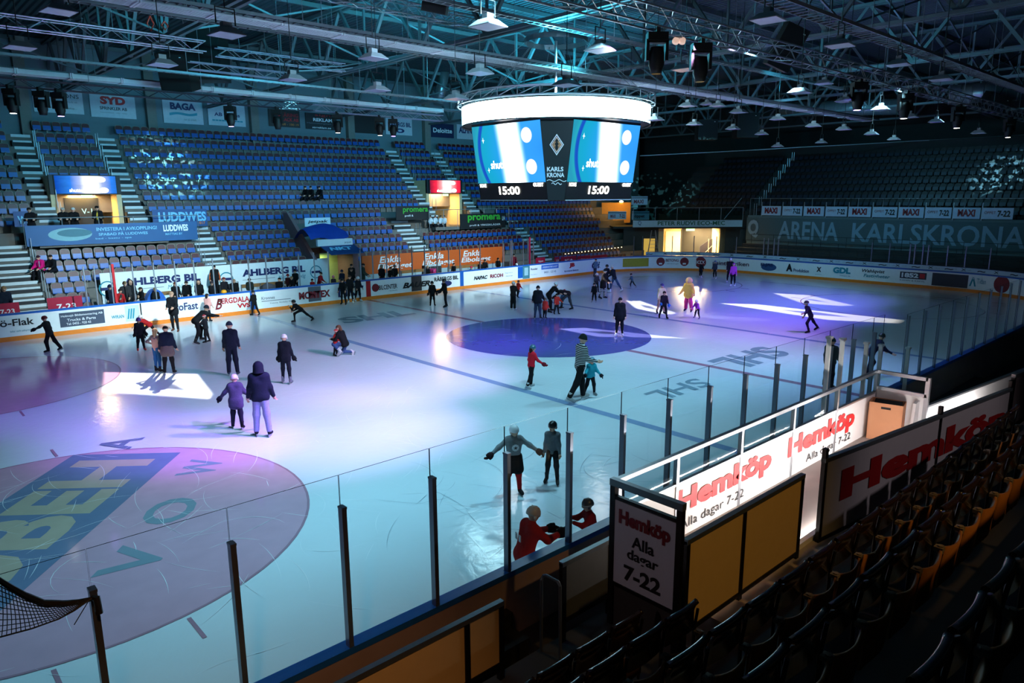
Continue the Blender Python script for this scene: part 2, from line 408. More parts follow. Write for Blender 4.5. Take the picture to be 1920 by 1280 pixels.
def ad(s, p0, p1, z0, z1, m, off=0.012, shear=0.0, name='advert_lettering'):
    a = hit(p0); b = hit(p1); par = bd_far if b.x < XE-RC else bd_end
    text(s, par, a+Z*z0, b-a, Z, (b-a).length, z1-z0, m, name=name, off=off, shear=shear, out=0.02)
def plate(p0, p1, z0, z1, m, name='advert_panel', out=0.012, label=None):
    a = hit(p0); b = hit(p1); par = bd_far if b.x < XE-RC else bd_end; d = (b-a).normalized(); nn = d.cross(Z)
    o = MB().prism([a+Z*z0+nn*out*.2, b+Z*z0+nn*out*.2, b+Z*z1+nn*out*.2, a+Z*z1+nn*out*.2], nn*out*.8).build(name, m, par)
    if label: o['label'] = label
def spot(p, z, r, m, out=0.014, ry=None, name='advert_roundel'):
    a = hit(p-2); b = hit(p+2); par = bd_far if b.x < XE-RC else bd_end; c = (a+b)/2; d = (b-a).normalized(); nn = d.cross(Z)
    MB().prism([c+d*(r*math.cos(2*PI*k/20))+Z*(z+(ry or r)*math.sin(2*PI*k/20)) for k in range(20)], nn*out).build(name, m, par)
ad('sjö-Flak', -30, 52, .55, .95, M_ink, 0.02); ad('bilar och uthyrning', 4, 48, .36, .46, M_teal, 0)
plate(101, 187, .36, 1.0, mat('panel_slate', (62, 72, 92), rough=.5)); ad('Holmsjö Bildemontering AB', 104, 184, .78, .9, M_wht); ad('Trucks & Parts', 115, 170, .6, .72, M_wht); ad('Tel: 0455 - 920 43', 113, 160, .43, .54, M_wht)
ad('WIRAN', 200, 224, .5, .66, M_teal); plate(227, 254, .3, 1.05, mat('panel_pale', (196, 214, 222), rough=.4)); ad('///', 230, 246, .42, .9, M_teal, 0.05)
ad('ProFast', 314, 366, .55, .92, M_navy, 0.02); plate(256, 258.5, .2, 1.1, M_ink, 'door_gap')
ad('BERGDALA', 404, 464, .66, .95, M_red, 0.03); ad('VVS', 440, 465, .36, .6, M_red, 0.05); ad('B', 398, 413, .4, .95, M_dred, 0.02, 0.4)
plate(466, 476, .2, 1.15, M_cap, 'line_mark')
ad('Kronnes', 487, 512, .66, .82, M_grey); ad('Yxtorp, Rödeby AB', 502, 544, .38, .48, M_grey, 0); plate(487, 542, .56, .59, M_grey)
ad('MONTEX', 558, 617, .45, .86, M_dred, 0.05); plate(576, 600, .28, 1.1, mat('panel_smoke', (92, 96, 104), rough=.3), out=.018); ad('NT', 577, 598, .45, .86, M_dred, 0.05)
ad('NKT', 632, 680, .35, .9, M_navy, 0.04); plate(685.5, 694, .2, 1.12, mat('red_line_mark', (186, 24, 32), rough=.4), 'line_mark')
spot(703, .68, .24, M_dred); ad('BILCENTER', 709, 744, .52, .8, M_ink, 0.02); ad('i Karlskrona', 728, 744, .38, .45, M_grey, 0)
ad('BAUER', 754, 806, .45, .8, M_ink, 0.05, 0.35); plate(771, 790, .22, 1.15, mat('panel_brown', (70, 60, 58), rough=.3), out=.018)
ad('RÅBERGS BIL', 814, 859, .68, 1.02, M_ink, 0.03); spot(837, .48, .42, M_navy, ry=.18)
plate(862.5, 869, .2, 1.15, M_cap, 'line_mark')
ad('NAPAC', 888, 914, .5, .76, M_ink, 0.05, 0.3); ad('RICOH', 919, 943, .52, .78, M_dred, 0.04); ad('Byggmästare', 947, 961, .72, .8, M_grey, 0); ad('i Blekinge', 947, 961, .5, .58, M_grey, 0)
plate(971, 980, .3, 1.1, M_cap); plate(980, 993, .22, 1.18, mat('door_green', (70, 130, 140), rough=.4)); plate(983, 990, .45, 1.0, mat('door_pale', (160, 200, 205), rough=.4), out=.02)
ad('Rosdal', 995, 1007, .78, .92, M_navy); ad('Cementgjuteri', 995, 1007, .42, .48, M_teal, 0)
plate(1015, 1047, .74, 1.06, mat('panel_blue', (60, 110, 200), rough=.4)); ad('LÄGENHETSBOLAGET', 1017, 1045, .84, .98, M_wht); ad('0455 - 123 45', 1020, 1042, .46, .6, M_navy, 0)
ad('JB', 1067, 1077, .64, 1.02, M_red, 0.06); ad('Byggteknik Blekinge', 1058, 1084, .36, .5, M_navy, 0.02)
ad('Gi', 1109, 1124, .4, .95, M_navy, 0.03, 0.2)
plate(1167, 1215, .36, 1.02, mat('panel_mustard', (176, 160, 40), rough=.4)); ad('NEH', 1170, 1188, .5, .9, M_ink, 0.05); ad('-com', 1189, 1212, .5, .86, M_ink, 0.0)
for p in (1237.5, 1282): spot(p, .72, .34, M_dred)
for p in (1237.5, 1282): plate(p-3, p+3, .5, .62, M_wht, out=.02)
ad('BETONG', 1247, 1271, .72, .94, M_dred, 0.02); ad('i Blekinge', 1247, 1271, .5, .58, M_grey, 0)
spot(1312, .7, .44, M_dred); ad('ICEX', 1305, 1320, .58, .84, M_wht, 0.02)
ad('paintfabriken', 1335, 1403, .46, .88, mat('ink_maroon', (96, 40, 64)), 0.01)
ad('ELJAS', 1425, 1448, .62, .9, M_navy, 0.05); spot(1440, .62, .62, mat('ink_arc', (40, 80, 130)), ry=.28, out=.006); ad('A', 1473, 1485, .42, .98, M_ink, 0.06); ad('Produktion', 1487, 1516, .42, .66, M_navy, 0.02)
ad('X', 1530, 1539, .55, .9, M_ink, 0.05); ad('ÖGON', 1528, 1540, .34, .4, M_grey, 0); ad('GDL', 1561, 1594, .55, .98, M_teal, 0.06); ad('Transport AB', 1574, 1594, .36, .44, M_navy, 0)
ad('Wahlqvist', 1615, 1658, .7, .98, M_ink, 0.02, 0.2); ad('Fastigheter', 1619, 1669, .38, .66, M_teal, 0.02, 0.2)
plate(1687, 1737, .55, .98, mat('panel_ink', (40, 44, 60), rough=.4)); ad('1852', 1690, 1722, .62, .92, M_wht, 0.05); plate(1724, 1734, .62, .92, M_red, out=.02); ad('KAMIN & KAKEL', 1688, 1735, .38, .48, M_grey, 0)
plate(1748, 1816, .24, 1.04, mat('panel_night', (34, 32, 46), rough=.4)); ad('TEMO', 1764, 1802, .5, .84, mat('ink_wine', (150, 30, 40)), 0.0)
ad('Λ', 1819, 1832, .4, .95, M_teal, 0.04); ad('Tidan', 1833, 1850, .6, .9, M_teal, 0); spot(1880, .7, .5, M_dred)
# small sponsor strip on top of the far end boards
pth = arc_n[6:]+arc_f[:11]
ribbon(pth, 1.22, 1.48, 0.03, 0.06).build('sponsor_strip', mat('strip_pale', (176, 200, 212), rough=.4), bd_end)
ribbon(pth, 1.48, 1.51, 0.02, 0.07).build('strip_edge', M_navy, bd_end)
for i, p in enumerate(range(1180, 1900, 31)):
    a = hit(p); b = hit(p+8); d = (b-a).normalized()
    text('X' if i % 2 == 0 else '~', bd_end, a+Z*1.28-d.cross(Z)*0.04, b-a, Z, 0.3 if i % 2 == 0 else .5, .15 if i % 2 == 0 else .1, M_ink, name='sponsor_mark', off=0.02, out=0.02)
    text('optik i city', bd_end, b+d*0.12+Z*1.31-d.cross(Z)*0.04, b-a, Z, 0.7, .08, M_grey, name='sponsor_lettering', out=0.02)
# ---------------------------------------------------------------- glass and posts
def pane(p, q, z0, z1, label, group, th=0.012):
    p = Vector(p); q = Vector(q); d = (q-p); n = Vector((d.y, -d.x, 0)).normalized()*th
    m = MB(); a, b, c, e = p+Z*z0, q+Z*z0, q+Z*z1, p+Z*z1
    v = [a, b, c, e, a+n, b+n, c+n, e+n]
    m.add(v, [(0, 1, 2, 3), (7, 6, 5, 4)], 0); m.add(v, [(3, 2, 6, 7), (0, 3, 7, 4), (1, 5, 6, 2), (0, 4, 5, 1)], 1)
    return tag(m.build('glass_screen', [M_glass, M_gedge], loc=(p.x, p.y, z0)), label, 'glass', group)
def post(p, z0, z1, label, group, w=0.05, m=None, cap=False):
    t = thing('glass_post', label, 'post', (p[0], p[1], z0), group=group)
    MB().box((p[0], p[1], (z0+z1)/2), (w, w*1.5, z1-z0)).build('upright', m or M_post, t)
    MB().box((p[0], p[1], z1+.012), (w*1.1, w*1.7, .024)).build('end_cap', m or M_post, t)
    if cap: MB().box((p[0], p[1], z1+.04), (w*2.4, w*2, .05)).build('cross_head', M_wht, t)
    return t
xs = [-22.04+1.165*i for i in range(16)]+[-3.92]
for i, (a, b) in enumerate(zip(xs, xs[1:])):
    pane((a+.004, YN-.06, 0), (b-.004, YN-.06, 0), 1.19, 3.17, 'tall clear pane of the near rink glass, %s from the net corner' % nth(i+1), 'panes of the near rink glass')
for i, x in enumerate(xs[1:-1]):
    post((x, YN-.11), 1.2, 2.81, 'grey steel post of the near rink glass, %s from the net corner' % nth(i+1), 'posts of the near rink glass', 0.055)
xs2 = [-2.4+1.2*i for i in range(19)]
for i, (a, b) in enumerate(zip(xs2, xs2[1:])):
    pane((a+.004, YN-.06, 0), (b-.004, YN-.06, 0), 1.19, 3.0, 'clear pane beyond the benches, %s after the cardboard box corner' % nth(i+1), 'panes of the near rink glass')
for i, x in enumerate(xs2):
    post((x, YN-.11), 1.2, 2.95, 'steel post beyond the benches, %s after the cardboard box corner' % nth(i+1), 'posts of the near rink glass', 0.032)
for i, (u, v) in enumerate(((1555, 636), (1580, 639), (1625, 646), (1652, 650), (1703, 655))):
    q = on(u, v, 1, YN-.30)
    post((q.x, q.y), 0.0, q.z, 'white door post with a wide head behind the near boards, %s towards the far end' % nth(i+1), 'white door posts of the benches', 0.055, mat('post_white', (246, 244, 240), rough=.4), True)
fp = [153, 173, 203, 245, 285, 325, 361, 397, 431, 464, 497, 528, 559, 588, 615, 675, 698, 724, 748, 772, 796, 819, 841, 862, 900, 943, 957, 960, 981, 990, 1000]
fx = sorted(on(p, 480, 1, YF+.08).x for p in fp)
for i, x in enumerate(fx):
    post((x, YF+.07), 1.2, 2.95, 'slim bright post on the far boards, %s counted from the stairs corner' % nth(i+1), 'posts of the far rink glass', 0.045, M_alu)
for i, (a, b) in enumerate(zip(fx, fx[1:])):
    if .3 < b-a < 1.6: pane((a+.03, YF+.06, 0), (b-.03, YF+.06, 0), 1.21, 2.9, 'clear pane on the far boards, %s counted from the stairs corner' % nth(i+1), 'panes of the far rink glass')
ep = [1187, 1203, 1258, 1298, 1340, 1377, 1428, 1436, 1447, 1455, 1629, 1662, 1700, 1709, 1724, 1734, 1770, 1804, 1850]
eq = [hit(p) for p in ep]
for i, q in enumerate(eq):
    n = (q-Vector((8, 0, 0))).normalized()*.07
    post((q.x+n.x, q.y+n.y), 1.2, 2.75, 'thin post on the curved end boards, %s counted from the tunnel side' % nth(i+1), 'posts of the end rink glass', 0.04 if i not in (6, 7, 8, 9, 12, 13, 14, 15) else 0.05)
for i, (a, b) in enumerate(zip(eq, eq[1:])):
    n = ((a+b)/2-Vector((8, 0, 0))).normalized()*.08
    if (b-a).length > .3: pane(a+n, b+n, 1.21, 2.75, 'clear pane on the curved end boards, %s counted from the tunnel side' % nth(i+1), 'panes of the end rink glass')
# ================================================================ the stands
D0, DK = 19.8, 0.72
VS = [487, 469, 451, 433, 415, 396.5, 377.5, 358.5, 340.5, 322.5, 304, 285.6, 267, 249]
def rowy(k): return D0+DK*k
ZT = {k: on(470, VS[k], 1, rowy(k)).z for k in range(14)}
for k in (-1, -2, -3): ZT[k] = ZT[0]+k*0.46
def zf(k): return ZT[k]-0.86
ROWS = []       # (row, x0, x1)
for k in (-3, -2, -1): ROWS += [(k, -15.2, -13.7), (k, -26, -17.2), (k, 19.2, 27.5)]
for k in (0, 1, 2): ROWS += [(k, -26, -17.2), (k, -15.3, -7.5), (k, -6.0, -1.35), (k, 1.9, 6.7), (k, 8.5, 17.7), (k, 19.2, 28)]
for k in (3, 4): ROWS += [(k, -26, -17.2), (k, -6.0, -1.35), (k, 1.9, 6.4), (k, 17.6, 29)]
ROWS += [(5, -26, -15.6), (5, -6.2, 6.4), (5, 17.4, 29.5)]
for k in (6, 7, 8): ROWS += [(k, -26, -14.8), (k, -9.0, 10.2), (k, 16.0, 30)]
for k in range(9, 14): ROWS += [(k, -26, -14.8), (k, -13.4, -10.35), (k, -9.0, 10.2), (k, 11.6, 14.6), (k, 16.0, 31)]
mb = MB()
for k in range(-3, 14):
    y0 = rowy(k)-0.62; y1 = rowy(k)+0.10
    segs = [(-30, 33)] if k >= 9 else ([(-30, -13.6), (-10.2, 11.4), (14.8, 33)] if k >= 6 else ([(-30, -14.7), (-9.2, 10.3), (15.8, 33)] if k >= 3 else ([(-30, -1.25), (1.8, 33)] if k >= 0 else [(-30, -13.4), (14.5, 33)])))
    for a, b in segs:
        if k in (3, 4) and a == -9.2: mb.bb((a, y0, zf(k)-1.6), (-1.25, y1, zf(k))); mb.bb((1.8, y0, zf(k)-1.6), (b, y1, zf(k)))
        else: mb.bb((a, y0, max(0, zf(k)-1.6)), (b, y1, zf(k)))
struct('floor_terrace', mb, M_conc)
mb = MB(); mb.bb((-40, 30.0, 0), (45, 30.3, 16)); struct('wall_north', mb, M_wall)
mb = MB(); mb.bb((52, -40, 0), (52.3, 40, 16)); struct('wall_east', mb, M_concd)
mb = MB()
for p in (47, 283, 475, 655, 798): x = on(p, 215, 1, 29.8).x; mb.bb((x-.28, 29.55, 9.4), (x+.28, 30, 15))
for x in (21, 28, -20): mb.bb((x-.28, 29.55, 9.4), (x+.28, 30, 15))
struct('wall_pillars', mb, mat('pillar_concrete', (120, 118, 112), rough=.8))
# ---------------------------------------------------------------- seats of the long stand
M_maroon = mat('seat_maroon', (78, 14, 20), rough=.45, var=.1); M_sblue = mat('seat_blue', (20, 80, 160), rough=.4, var=.1); M_rim = mat('seat_rim', (136, 124, 110), rough=.5)
def seat_parts():
    b = MB(); w = .205
    arch = [(-w, .46), (w, .46), (w, .76), (w*.86, .82), (w*.55, .85), (-w*.55, .85), (-w*.86, .82), (-w, .76)]
    b.prism([(x, -.02-(z-.46)*-.16, z) for x, z in arch], (0, .03, 0))
    f = MB(); rim = [(-w-.012, .40), (-w-.012, .77), (-w*.86, .84), (-w*.5, .87), (w*.5, .87), (w*.86, .84), (w+.012, .77), (w+.012, .40)]
    f.tube([(x, (z-.46)*.16, z) for x, z in rim], .017, 5); f.box((0, .0, .20), (.06, .07, .40)); f.box((0, -.10, .36), (.05, .24, .05))
    p = MB(); p.prism([(-.2, -.13, .36), (.2, -.13, .36), (.2, -.09, .62), (-.2, -.09, .62)], (0, .035, 0)); p.box((0, -.12, .375), (.4, .06, .04))
    return f, b, p
_f1, _b1, _p1 = seat_parts()
ME_f, ME_b, ME_p = _f1.mesh('seat_frame', M_rim), _b1.mesh('seat_back', M_maroon), _p1.mesh('seat_pan', M_sblue)
SEATS = []
for k, x0, x1 in ROWS:
    n = int((x1-x0)/.5); 
    for i in range(n):
        x = x0+.25+i*(x1-x0-.5)/max(n-1, 1)
        u, v, z = proj((x, rowy(k), ZT[k]))
        if -25 < u < 1250: SEATS.append((z, k, x, i, n, x0, x1))
def seat_block(k, x0):
    if x0 < -16.5: return 'the outer stairs'
    if x0 < -9.5: return 'the outer stairs' if k < 3 else 'the lit entrance'
    if x0 < -8: return 'the stairs by the lit entrance'
    if x0 < -5.9: return 'the blue banner stairs'
    if x0 < 3: return 'the covered tunnel'
    if x0 < 10: return 'the green banner stairs'
    if x0 < 15: return 'the red screen entrance'
    return 'the scoreboard side stairs'
vis = []
for s in SEATS:
    z, k, x, i, n, x0, x1 = s
    hid = (k == 0 and -13.4 < x < 14.6 and 0) or x < -17 or x > 17
    if not hid: vis.append(s)
vis.sort(key=lambda s: s[0])
own = set((s[1], s[3], s[5]) for s in vis[:296])
cnt = 0
for s in vis[:296]:
    z, k, x, i, n, x0, x1 = s
    t = inst('stadium_seat', ME_f, None, (x, rowy(k), zf(k)))
    tag(t, 'maroon seat, %s row up, %s one along from %s%s' % (nth(k+4), nth(i+1), seat_block(k, x0), ', over the tunnel' if k == 5 and -2.3 < x < 1.9 else ''), 'seat', 'maroon and blue stadium seats')
    inst('backrest', ME_b, t); inst('seat_pan', ME_p, t)
big = MB()
lo = MB()
w = .205
lo.prism([(-w, -.02, .46), (w, -.02, .46), (w, .03, .76), (w*.55, .045, .85), (-w*.55, .045, .85), (-w, .03, .76)], (0, .03, 0), 0)
lo.prism([(-.2, -.13, .36), (.2, -.13, .36), (.2, -.09, .62), (-.2, -.09, .62)], (0, .035, 0), 1)
lo.box((-.222, .01, .62), (.022, .03, .44), mi=2); lo.box((.222, .01, .62), (.022, .03, .44), mi=2); lo.prism([(-.2, .03, .80), (-.11, .04, .88), (.11, .04, .88), (.2, .03, .80), (.11, .04, .858), (-.11, .04, .858)], (0, .03, 0), 2)
lo.box((0, .0, .20), (.06, .07, .40), mi=2)
for s in SEATS:
    z, k, x, i, n, x0, x1 = s
    if (k, i, x0) in own: continue
    big.add([(a+x, b+rowy(k), c+zf(k)) for a, b, c in lo.v], lo.f, 0); big.m[-len(lo.f):] = lo.m
# dark seats of the end stand, facing the ice from the far end
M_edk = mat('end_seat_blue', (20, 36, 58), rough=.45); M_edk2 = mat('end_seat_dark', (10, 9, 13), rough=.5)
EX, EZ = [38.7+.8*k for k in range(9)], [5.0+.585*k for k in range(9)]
for k in range(9):
    for i in range(62):
        y = -11.5+.5*i
        if 11.6 < y < 12.8: continue
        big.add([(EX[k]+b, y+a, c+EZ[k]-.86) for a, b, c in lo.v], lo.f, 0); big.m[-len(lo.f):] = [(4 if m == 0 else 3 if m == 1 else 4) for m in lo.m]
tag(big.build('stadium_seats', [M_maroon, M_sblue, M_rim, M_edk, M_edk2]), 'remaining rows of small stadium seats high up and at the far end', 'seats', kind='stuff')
# ---------------------------------------------------------------- stairs
M_step = mat('step_nose', (206, 214, 216), rough=.6)
def stairs(label, x0, x1, k0, k1, rails=()):
    t = thing('stairs', label, 'stairs', ((x0+x1)/2, rowy(k0)-.6, max(0, zf(k0)-.4)))
    m = MB(); e = MB()
    for k in range(k0, k1+1):
        za = zf(k-1) if k-1 in ZT else zf(k)-.5; zb = zf(k); zm = (za+zb)/2
        m.bb((x0, rowy(k)-.98, max(0, zm-.9)), (x1, rowy(k)-.62, zm)); e.bb((x0+.05, rowy(k)-1.0, zm-.09), (x1-.05, rowy(k)-.96, zm+.012)); e.bb((x0+.03, rowy(k)-.66, zb-.14), (x1-.03, rowy(k)-.61, zb+.012))
    m.build('steps', M_concd, t); e.build('step_edges', M_step, t)
    for x, ka, kb in rails:
        r = MB()
        for k in range(ka, kb+1, 1):
            r.tube([(x, rowy(k)-.6, zf(k)), (x, rowy(k)-.6, zf(k)+.95)], .02, 5); r.tube([(x, rowy(k)-.1, zf(k)), (x, rowy(k)-.1, zf(k)+.95)], .02, 5)
        r.build('handrail', M_rail, t)
stairs('stairs climbing beside the lit entrance on its outer side', -14.6, -13.6, 6, 13, ((-13.5, 6, 12),))
stairs('stairs with pale edges between the lit entrance and the wide block', -10.2, -9.2, 6, 13, ((-10.3, 9, 12),))
stairs('stairs with pale edges running down to the red screen entrance', 10.35, 11.4, 5, 13, ((11.5, 6, 12),))
stairs('stairs on the scoreboard side of the red screen entrance', 14.75, 15.8, 6, 13, ((14.7, 9, 12),))
stairs('lowest stairs at the outer edge, worn white steps', -17.1, -15.5, -3, 4, ((-15.4, -3, 4),))
stairs('lower stairs beside the large blue spa banner', -7.4, -6.1, 0, 5, ((-7.45, 0, 2),))
stairs('lower stairs between the orange banner and the green sign', 6.85, 8.35, 0, 5, ((8.4, 0, 3),))
stairs('lower stairs under the scoreboard past the green sign', 17.8, 19.1, -1, 5, ((17.75, 0, 3), (19.15, 0, 3)))
# ---------------------------------------------------------------- entrances (vomitories) with screens
M_lit = mat('wall_cream', (222, 196, 150), rough=.6)
def banner(px0, py0, px1, py1, y, m, name='banner', label='', cat='banner', group=None, th=.04):
    a = on(px0, py1, 1, y); b = on(px1, py1, 1, y); zt = on((px0+px1)/2, py0, 1, y).z; zb = (a.z+b.z)/2
    t = thing(name, label, cat, (a.x, y, zb), group=group)
    MB().bb((a.x, y, zb), (b.x, y+th, zt)).build('sheet', m, t)
    t['x0'], t['x1'], t['z0'], t['z1'], t['yy'] = a.x, b.x, zb, zt, y
    return t
def write(t, s, u0, v0, u1, v1, m, off=0.01, shear=0.0):
    x0, x1, z0, z1 = t['x0'], t['x1'], t['z0'], t['z1']
    text(s, t, (x0+(x1-x0)*u0, t['yy'], z0+(z1-z0)*v0), X, Z, (x1-x0)*(u1-u0), (z1-z0)*(v1-v0), m, off=off, shear=shear, out=.01)
def vomitory(c, screen_cols, tilt_label, kind):
    yd = 24.4; zb, zt = 3.72, 6.15
    m = MB()
    m.bb((c-1.75, yd, 3.0), (c-1.5, 28.2, 7.2)); m.bb((c+1.5, yd, 3.0), (c+1.75, 28.2, 7.2)); m.bb((c-1.6, 28.0, 3.0), (c+1.6, 28.2, 7.2)); m.bb((c-1.6, yd, 6.3), (c+1.6, 28.1, 6.4)); 
    struct('wall_entrance', m, M_lit); m = MB(); m.bb((c-3.0, 21.6, 3.5), (c+3.2, 28, zb)); struct('floor_platform', m, M_conc)
    m = MB(); m.bb((c-1.75, yd-.08, zt+.05), (c+1.75, yd+.1, 7.25)); m.prism([(c-2.9, 21.7, zb), (c-2.9, yd, zb), (c-2.9, 26.4, 6.2), (c-2.9, 25.6, 6.2)], (.1, 0, 0)); m.prism([(c+2.9, 21.7, zb), (c+2.9, yd, zb), (c+2.9, 26.4, 6.2), (c+2.9, 25.6, 6.2)], (.1, 0, 0))
    struct('trim_1', m, M_dark)
    # lamp inside the passage
    t = thing('passage_lamp', 'warm ceiling lamp inside the entrance below the %s screen' % kind, 'lamp', (c, 26.2, 6.28))
    MB().box((c, 26.2, 6.27), (1.6, .5, .08)).build('housing', M_wht, t); MB().box((c, 26.2, 6.22), (1.5, .4, .03)).build('diffuser', emis('lamp_warm', (1.0, .68, .30), 9), t)
    l = bpy.data.lights.new('passage_light', 'AREA'); l.energy = 380; l.color = (1, .66, .26); l.size = 1.4
    o = bpy.data.objects.new('passage_light', l); COL.objects.link(o); o.location = (c, 25.6, 6.15)
    # LED screen over the doorway
    t = thing('entrance_screen', 'wide LED screen glowing %s above an entrance' % kind, 'screen', (c, yd-.1, zt))
    MB().box((c, yd-.10, 6.72), (3.1, .1, 1.06)).build('casing', M_black, t)
    MB().quad((c-1.5, yd-.16, 6.24), (c+1.5, yd-.16, 6.24), (c+1.5, yd-.16, 7.2), (c-1.5, yd-.16, 7.2)).build('display', screen_cols, t)
    text('shutter', t, (c-.85, yd-.165, 6.32), X, Z, .75, .2, emis('screen_white', (.9, .95, 1), 3), off=.02, out=.01)
    for dx, dz in ((.75, 7.0), (.85, 6.42)):
        MB().prism([(c+dx+.24*math.cos(2*PI*k/16), yd-.17, dz+.15*math.sin(2*PI*k/16)) for k in range(16)], (0, -.005, 0)).build('display_disc', emis('screen_white', (.9, .95, 1), 3), t)
    t = thing('exit_sign', 'small green lit exit sign under the %s screen' % kind, 'sign', (c, yd-.2, 6.02))
    MB().box((c-.05, yd-.2, 6.08), (.55, .05, .16)).build('panel', emis('exit_green', (.55, 1.0, .45), 2.2), t)
def screen_mat(name, base, cx=.56, w=.16, s=3.0):
    """a lit display: a bright vertical bar over a coloured ground, laid out in the display's own coordinates"""
    m = bpy.data.materials.new(name); m.use_nodes = True; nt = m.node_tree; nt.nodes.clear()
    o = nt.nodes.new('ShaderNodeOutputMaterial'); e = nt.nodes.new('ShaderNodeEmission'); tc = nt.nodes.new('ShaderNodeTexCoord'); sp = nt.nodes.new('ShaderNodeSeparateXYZ')
    nt.links.new(tc.outputs['Generated'], sp.inputs[0])
    ax = nt.nodes.new('ShaderNodeMath'); ax.operation = 'SUBTRACT'; ax.inputs[1].default_value = cx
    nt.links.new(sp.outputs['X'], ax.inputs[0])
    ab = nt.nodes.new('ShaderNodeMath'); ab.operation = 'ABSOLUTE'; nt.links.new(ax.outputs[0], ab.inputs[0])
    cr = nt.nodes.new('ShaderNodeValToRGB'); nt.links.new(ab.outputs[0], cr.inputs[0])
    el = cr.color_ramp.elements; el[0].position = w*.55; el[0].color = (1, 1, 1, 1); el[1].position = w*1.4; el[1].color = (*[.55*b+.28 for b in base], 1)
    a = el.new(w*2.6); a.color = (*base, 1); a = el.new(.42); a.color = (*[b*.75 for b in base], 1); a = el.new(.56); a.color = (base[0]*.2, base[1]*.35, base[2]*.55, 1)
    wv = nt.nodes.new('ShaderNodeTexNoise'); wv.inputs['Scale'].default_value = 7; nt.links.new(tc.outputs['Generated'], wv.inputs['Vector'])
    mr = nt.nodes.new('ShaderNodeMapRange'); mr.inputs['To Min'].default_value = s*.75; mr.inputs['To Max'].default_value = s*1.2; nt.links.new(wv.outputs[0], mr.inputs['Value'])
    nt.links.new(cr.outputs[0], e.inputs[0]); nt.links.new(mr.outputs[0], e.inputs[1]); nt.links.new(e.outputs[0], o.inputs[0])
    return m
vomitory(-12.0, screen_mat('display_blue', (.02, .16, .62), .58, .13, 1.6), '', 'blue')
vomitory(13.0, screen_mat('display_red', (.75, .02, .06), .55, .13, 1.6), '', 'red')
# dark board inside the blue-screen entrance
t = thing('score_board', 'dark board with pale figures inside the blue screen entrance', 'board', (-12.1, 25.6, 4.4))
MB().bb((-12.9, 25.6, 3.8), (-11.2, 25.7, 6.0)).build('panel', M_black, t); text('V-11', t, (-12.1, 25.6, 5.1), X, Z, .75, .3, M_lblue, out=.01)
M_sea = mat('banner_sea_blue', (28, 88, 140), rough=.5, var=.25, scale=.8); M_sea2 = mat('banner_deep_blue', (26, 72, 128), rough=.5)
t = banner(50, 419, 372, 455, 21.5, M_sea, 'banner', 'long blue spa banner on the railing below the blue screen', 'banner')
t2 = t
write(t, 'INVESTERA I AVKOPPLING!', .38, .64, .74, .82, M_lblue, .02); write(t, 'SPABAD PÅ LUDDWES', .39, .40, .68, .58, M_lblue, .02); write(t, 'bad - bastu - spa', .37, .2, .58, .3, M_lblue)
write(t, 'LUDDWES', .78, .50, .94, .86, M_wht, .04); write(t, 'MATTIAS BY', .79, .3, .9, .42, M_lblue)
m = MB(); m.prism([(-13.4+1.0*math.cos(a)-.2, 21.49, 4.15+.34*math.sin(a)) for a in [2*PI*k/24 for k in range(24)]], (0, -.01, 0)); m.build('spa_tub_picture', mat('picture_pale', (120, 170, 178), rough=.5), t)
MB().prism([(-13.4+.8*math.cos(a), 21.475, 4.22+.2*math.sin(a)) for a in [2*PI*k/24 for k in range(24)]], (0, -.01, 0)).build('spa_tub_picture', mat('picture_teal', (50, 110, 124), rough=.5), t)
t = banner(288, 392, 390, 425, 22.2, M_sea2, 'banner', 'blue sign with big pale capitals behind the spa banner', 'banner'); write(t, 'LUDDWES', .1, .3, .98, .85, M_lblue, .04); write(t, '017', .84, .12, .95, .28, M_orange)
t = banner(28, 396, 62, 425, 21.9, M_sea2, 'banner', 'short blue sign by the outer stairs beside a standing onlooker', 'banner'); write(t, 'WE', .2, .2, .9, .7, M_lblue, .04)
M_gdk = mat('banner_black', (16, 22, 24), rough=.5)
t = banner(743, 386, 806, 412, 21.8, M_gdk, 'banner', 'black sign with green lettering above the end of the orange banner', 'banner'); write(t, 'promera', .2, .45, .95, .85, M_green, .02); write(t, 'profil &', .25, .2, .5, .38, M_wht)
t = banner(863, 400, 948, 428, 21.5, M_gdk, 'banner', 'black railing banner with large green word below the red screen', 'banner'); write(t, 'promera', .16, .42, .88, .9, M_green, .03); write(t, 'profil & YRKESKLÄDER', .2, .14, .88, .32, M_wht, .0); write(t, 'LH', .92, .5, .98, .78, M_wht)
def railing(label, x0, x1, y, z0, h=1.05, n=6):
    t = thing('railing', label, 'railing', ((x0+x1)/2, y, z0))
    MB().tube([(x0, y, z0+h), (x1, y, z0+h)], .025, 6).build('top_rail', M_rail, t)
    for i in range(n+1):
        x = x0+(x1-x0)*i/n
        MB().tube([(x, y, z0), (x, y, z0+h)], .022, 6).build('rail_post', M_rail, t)
railing('steel railing carrying the long blue spa banner', -15.6, -7.1, 21.56, 3.55, 1.45, 5)
railing('steel railing carrying the black banner with the green word', 9.4, 17.3, 21.56, 3.5, 1.5, 6)
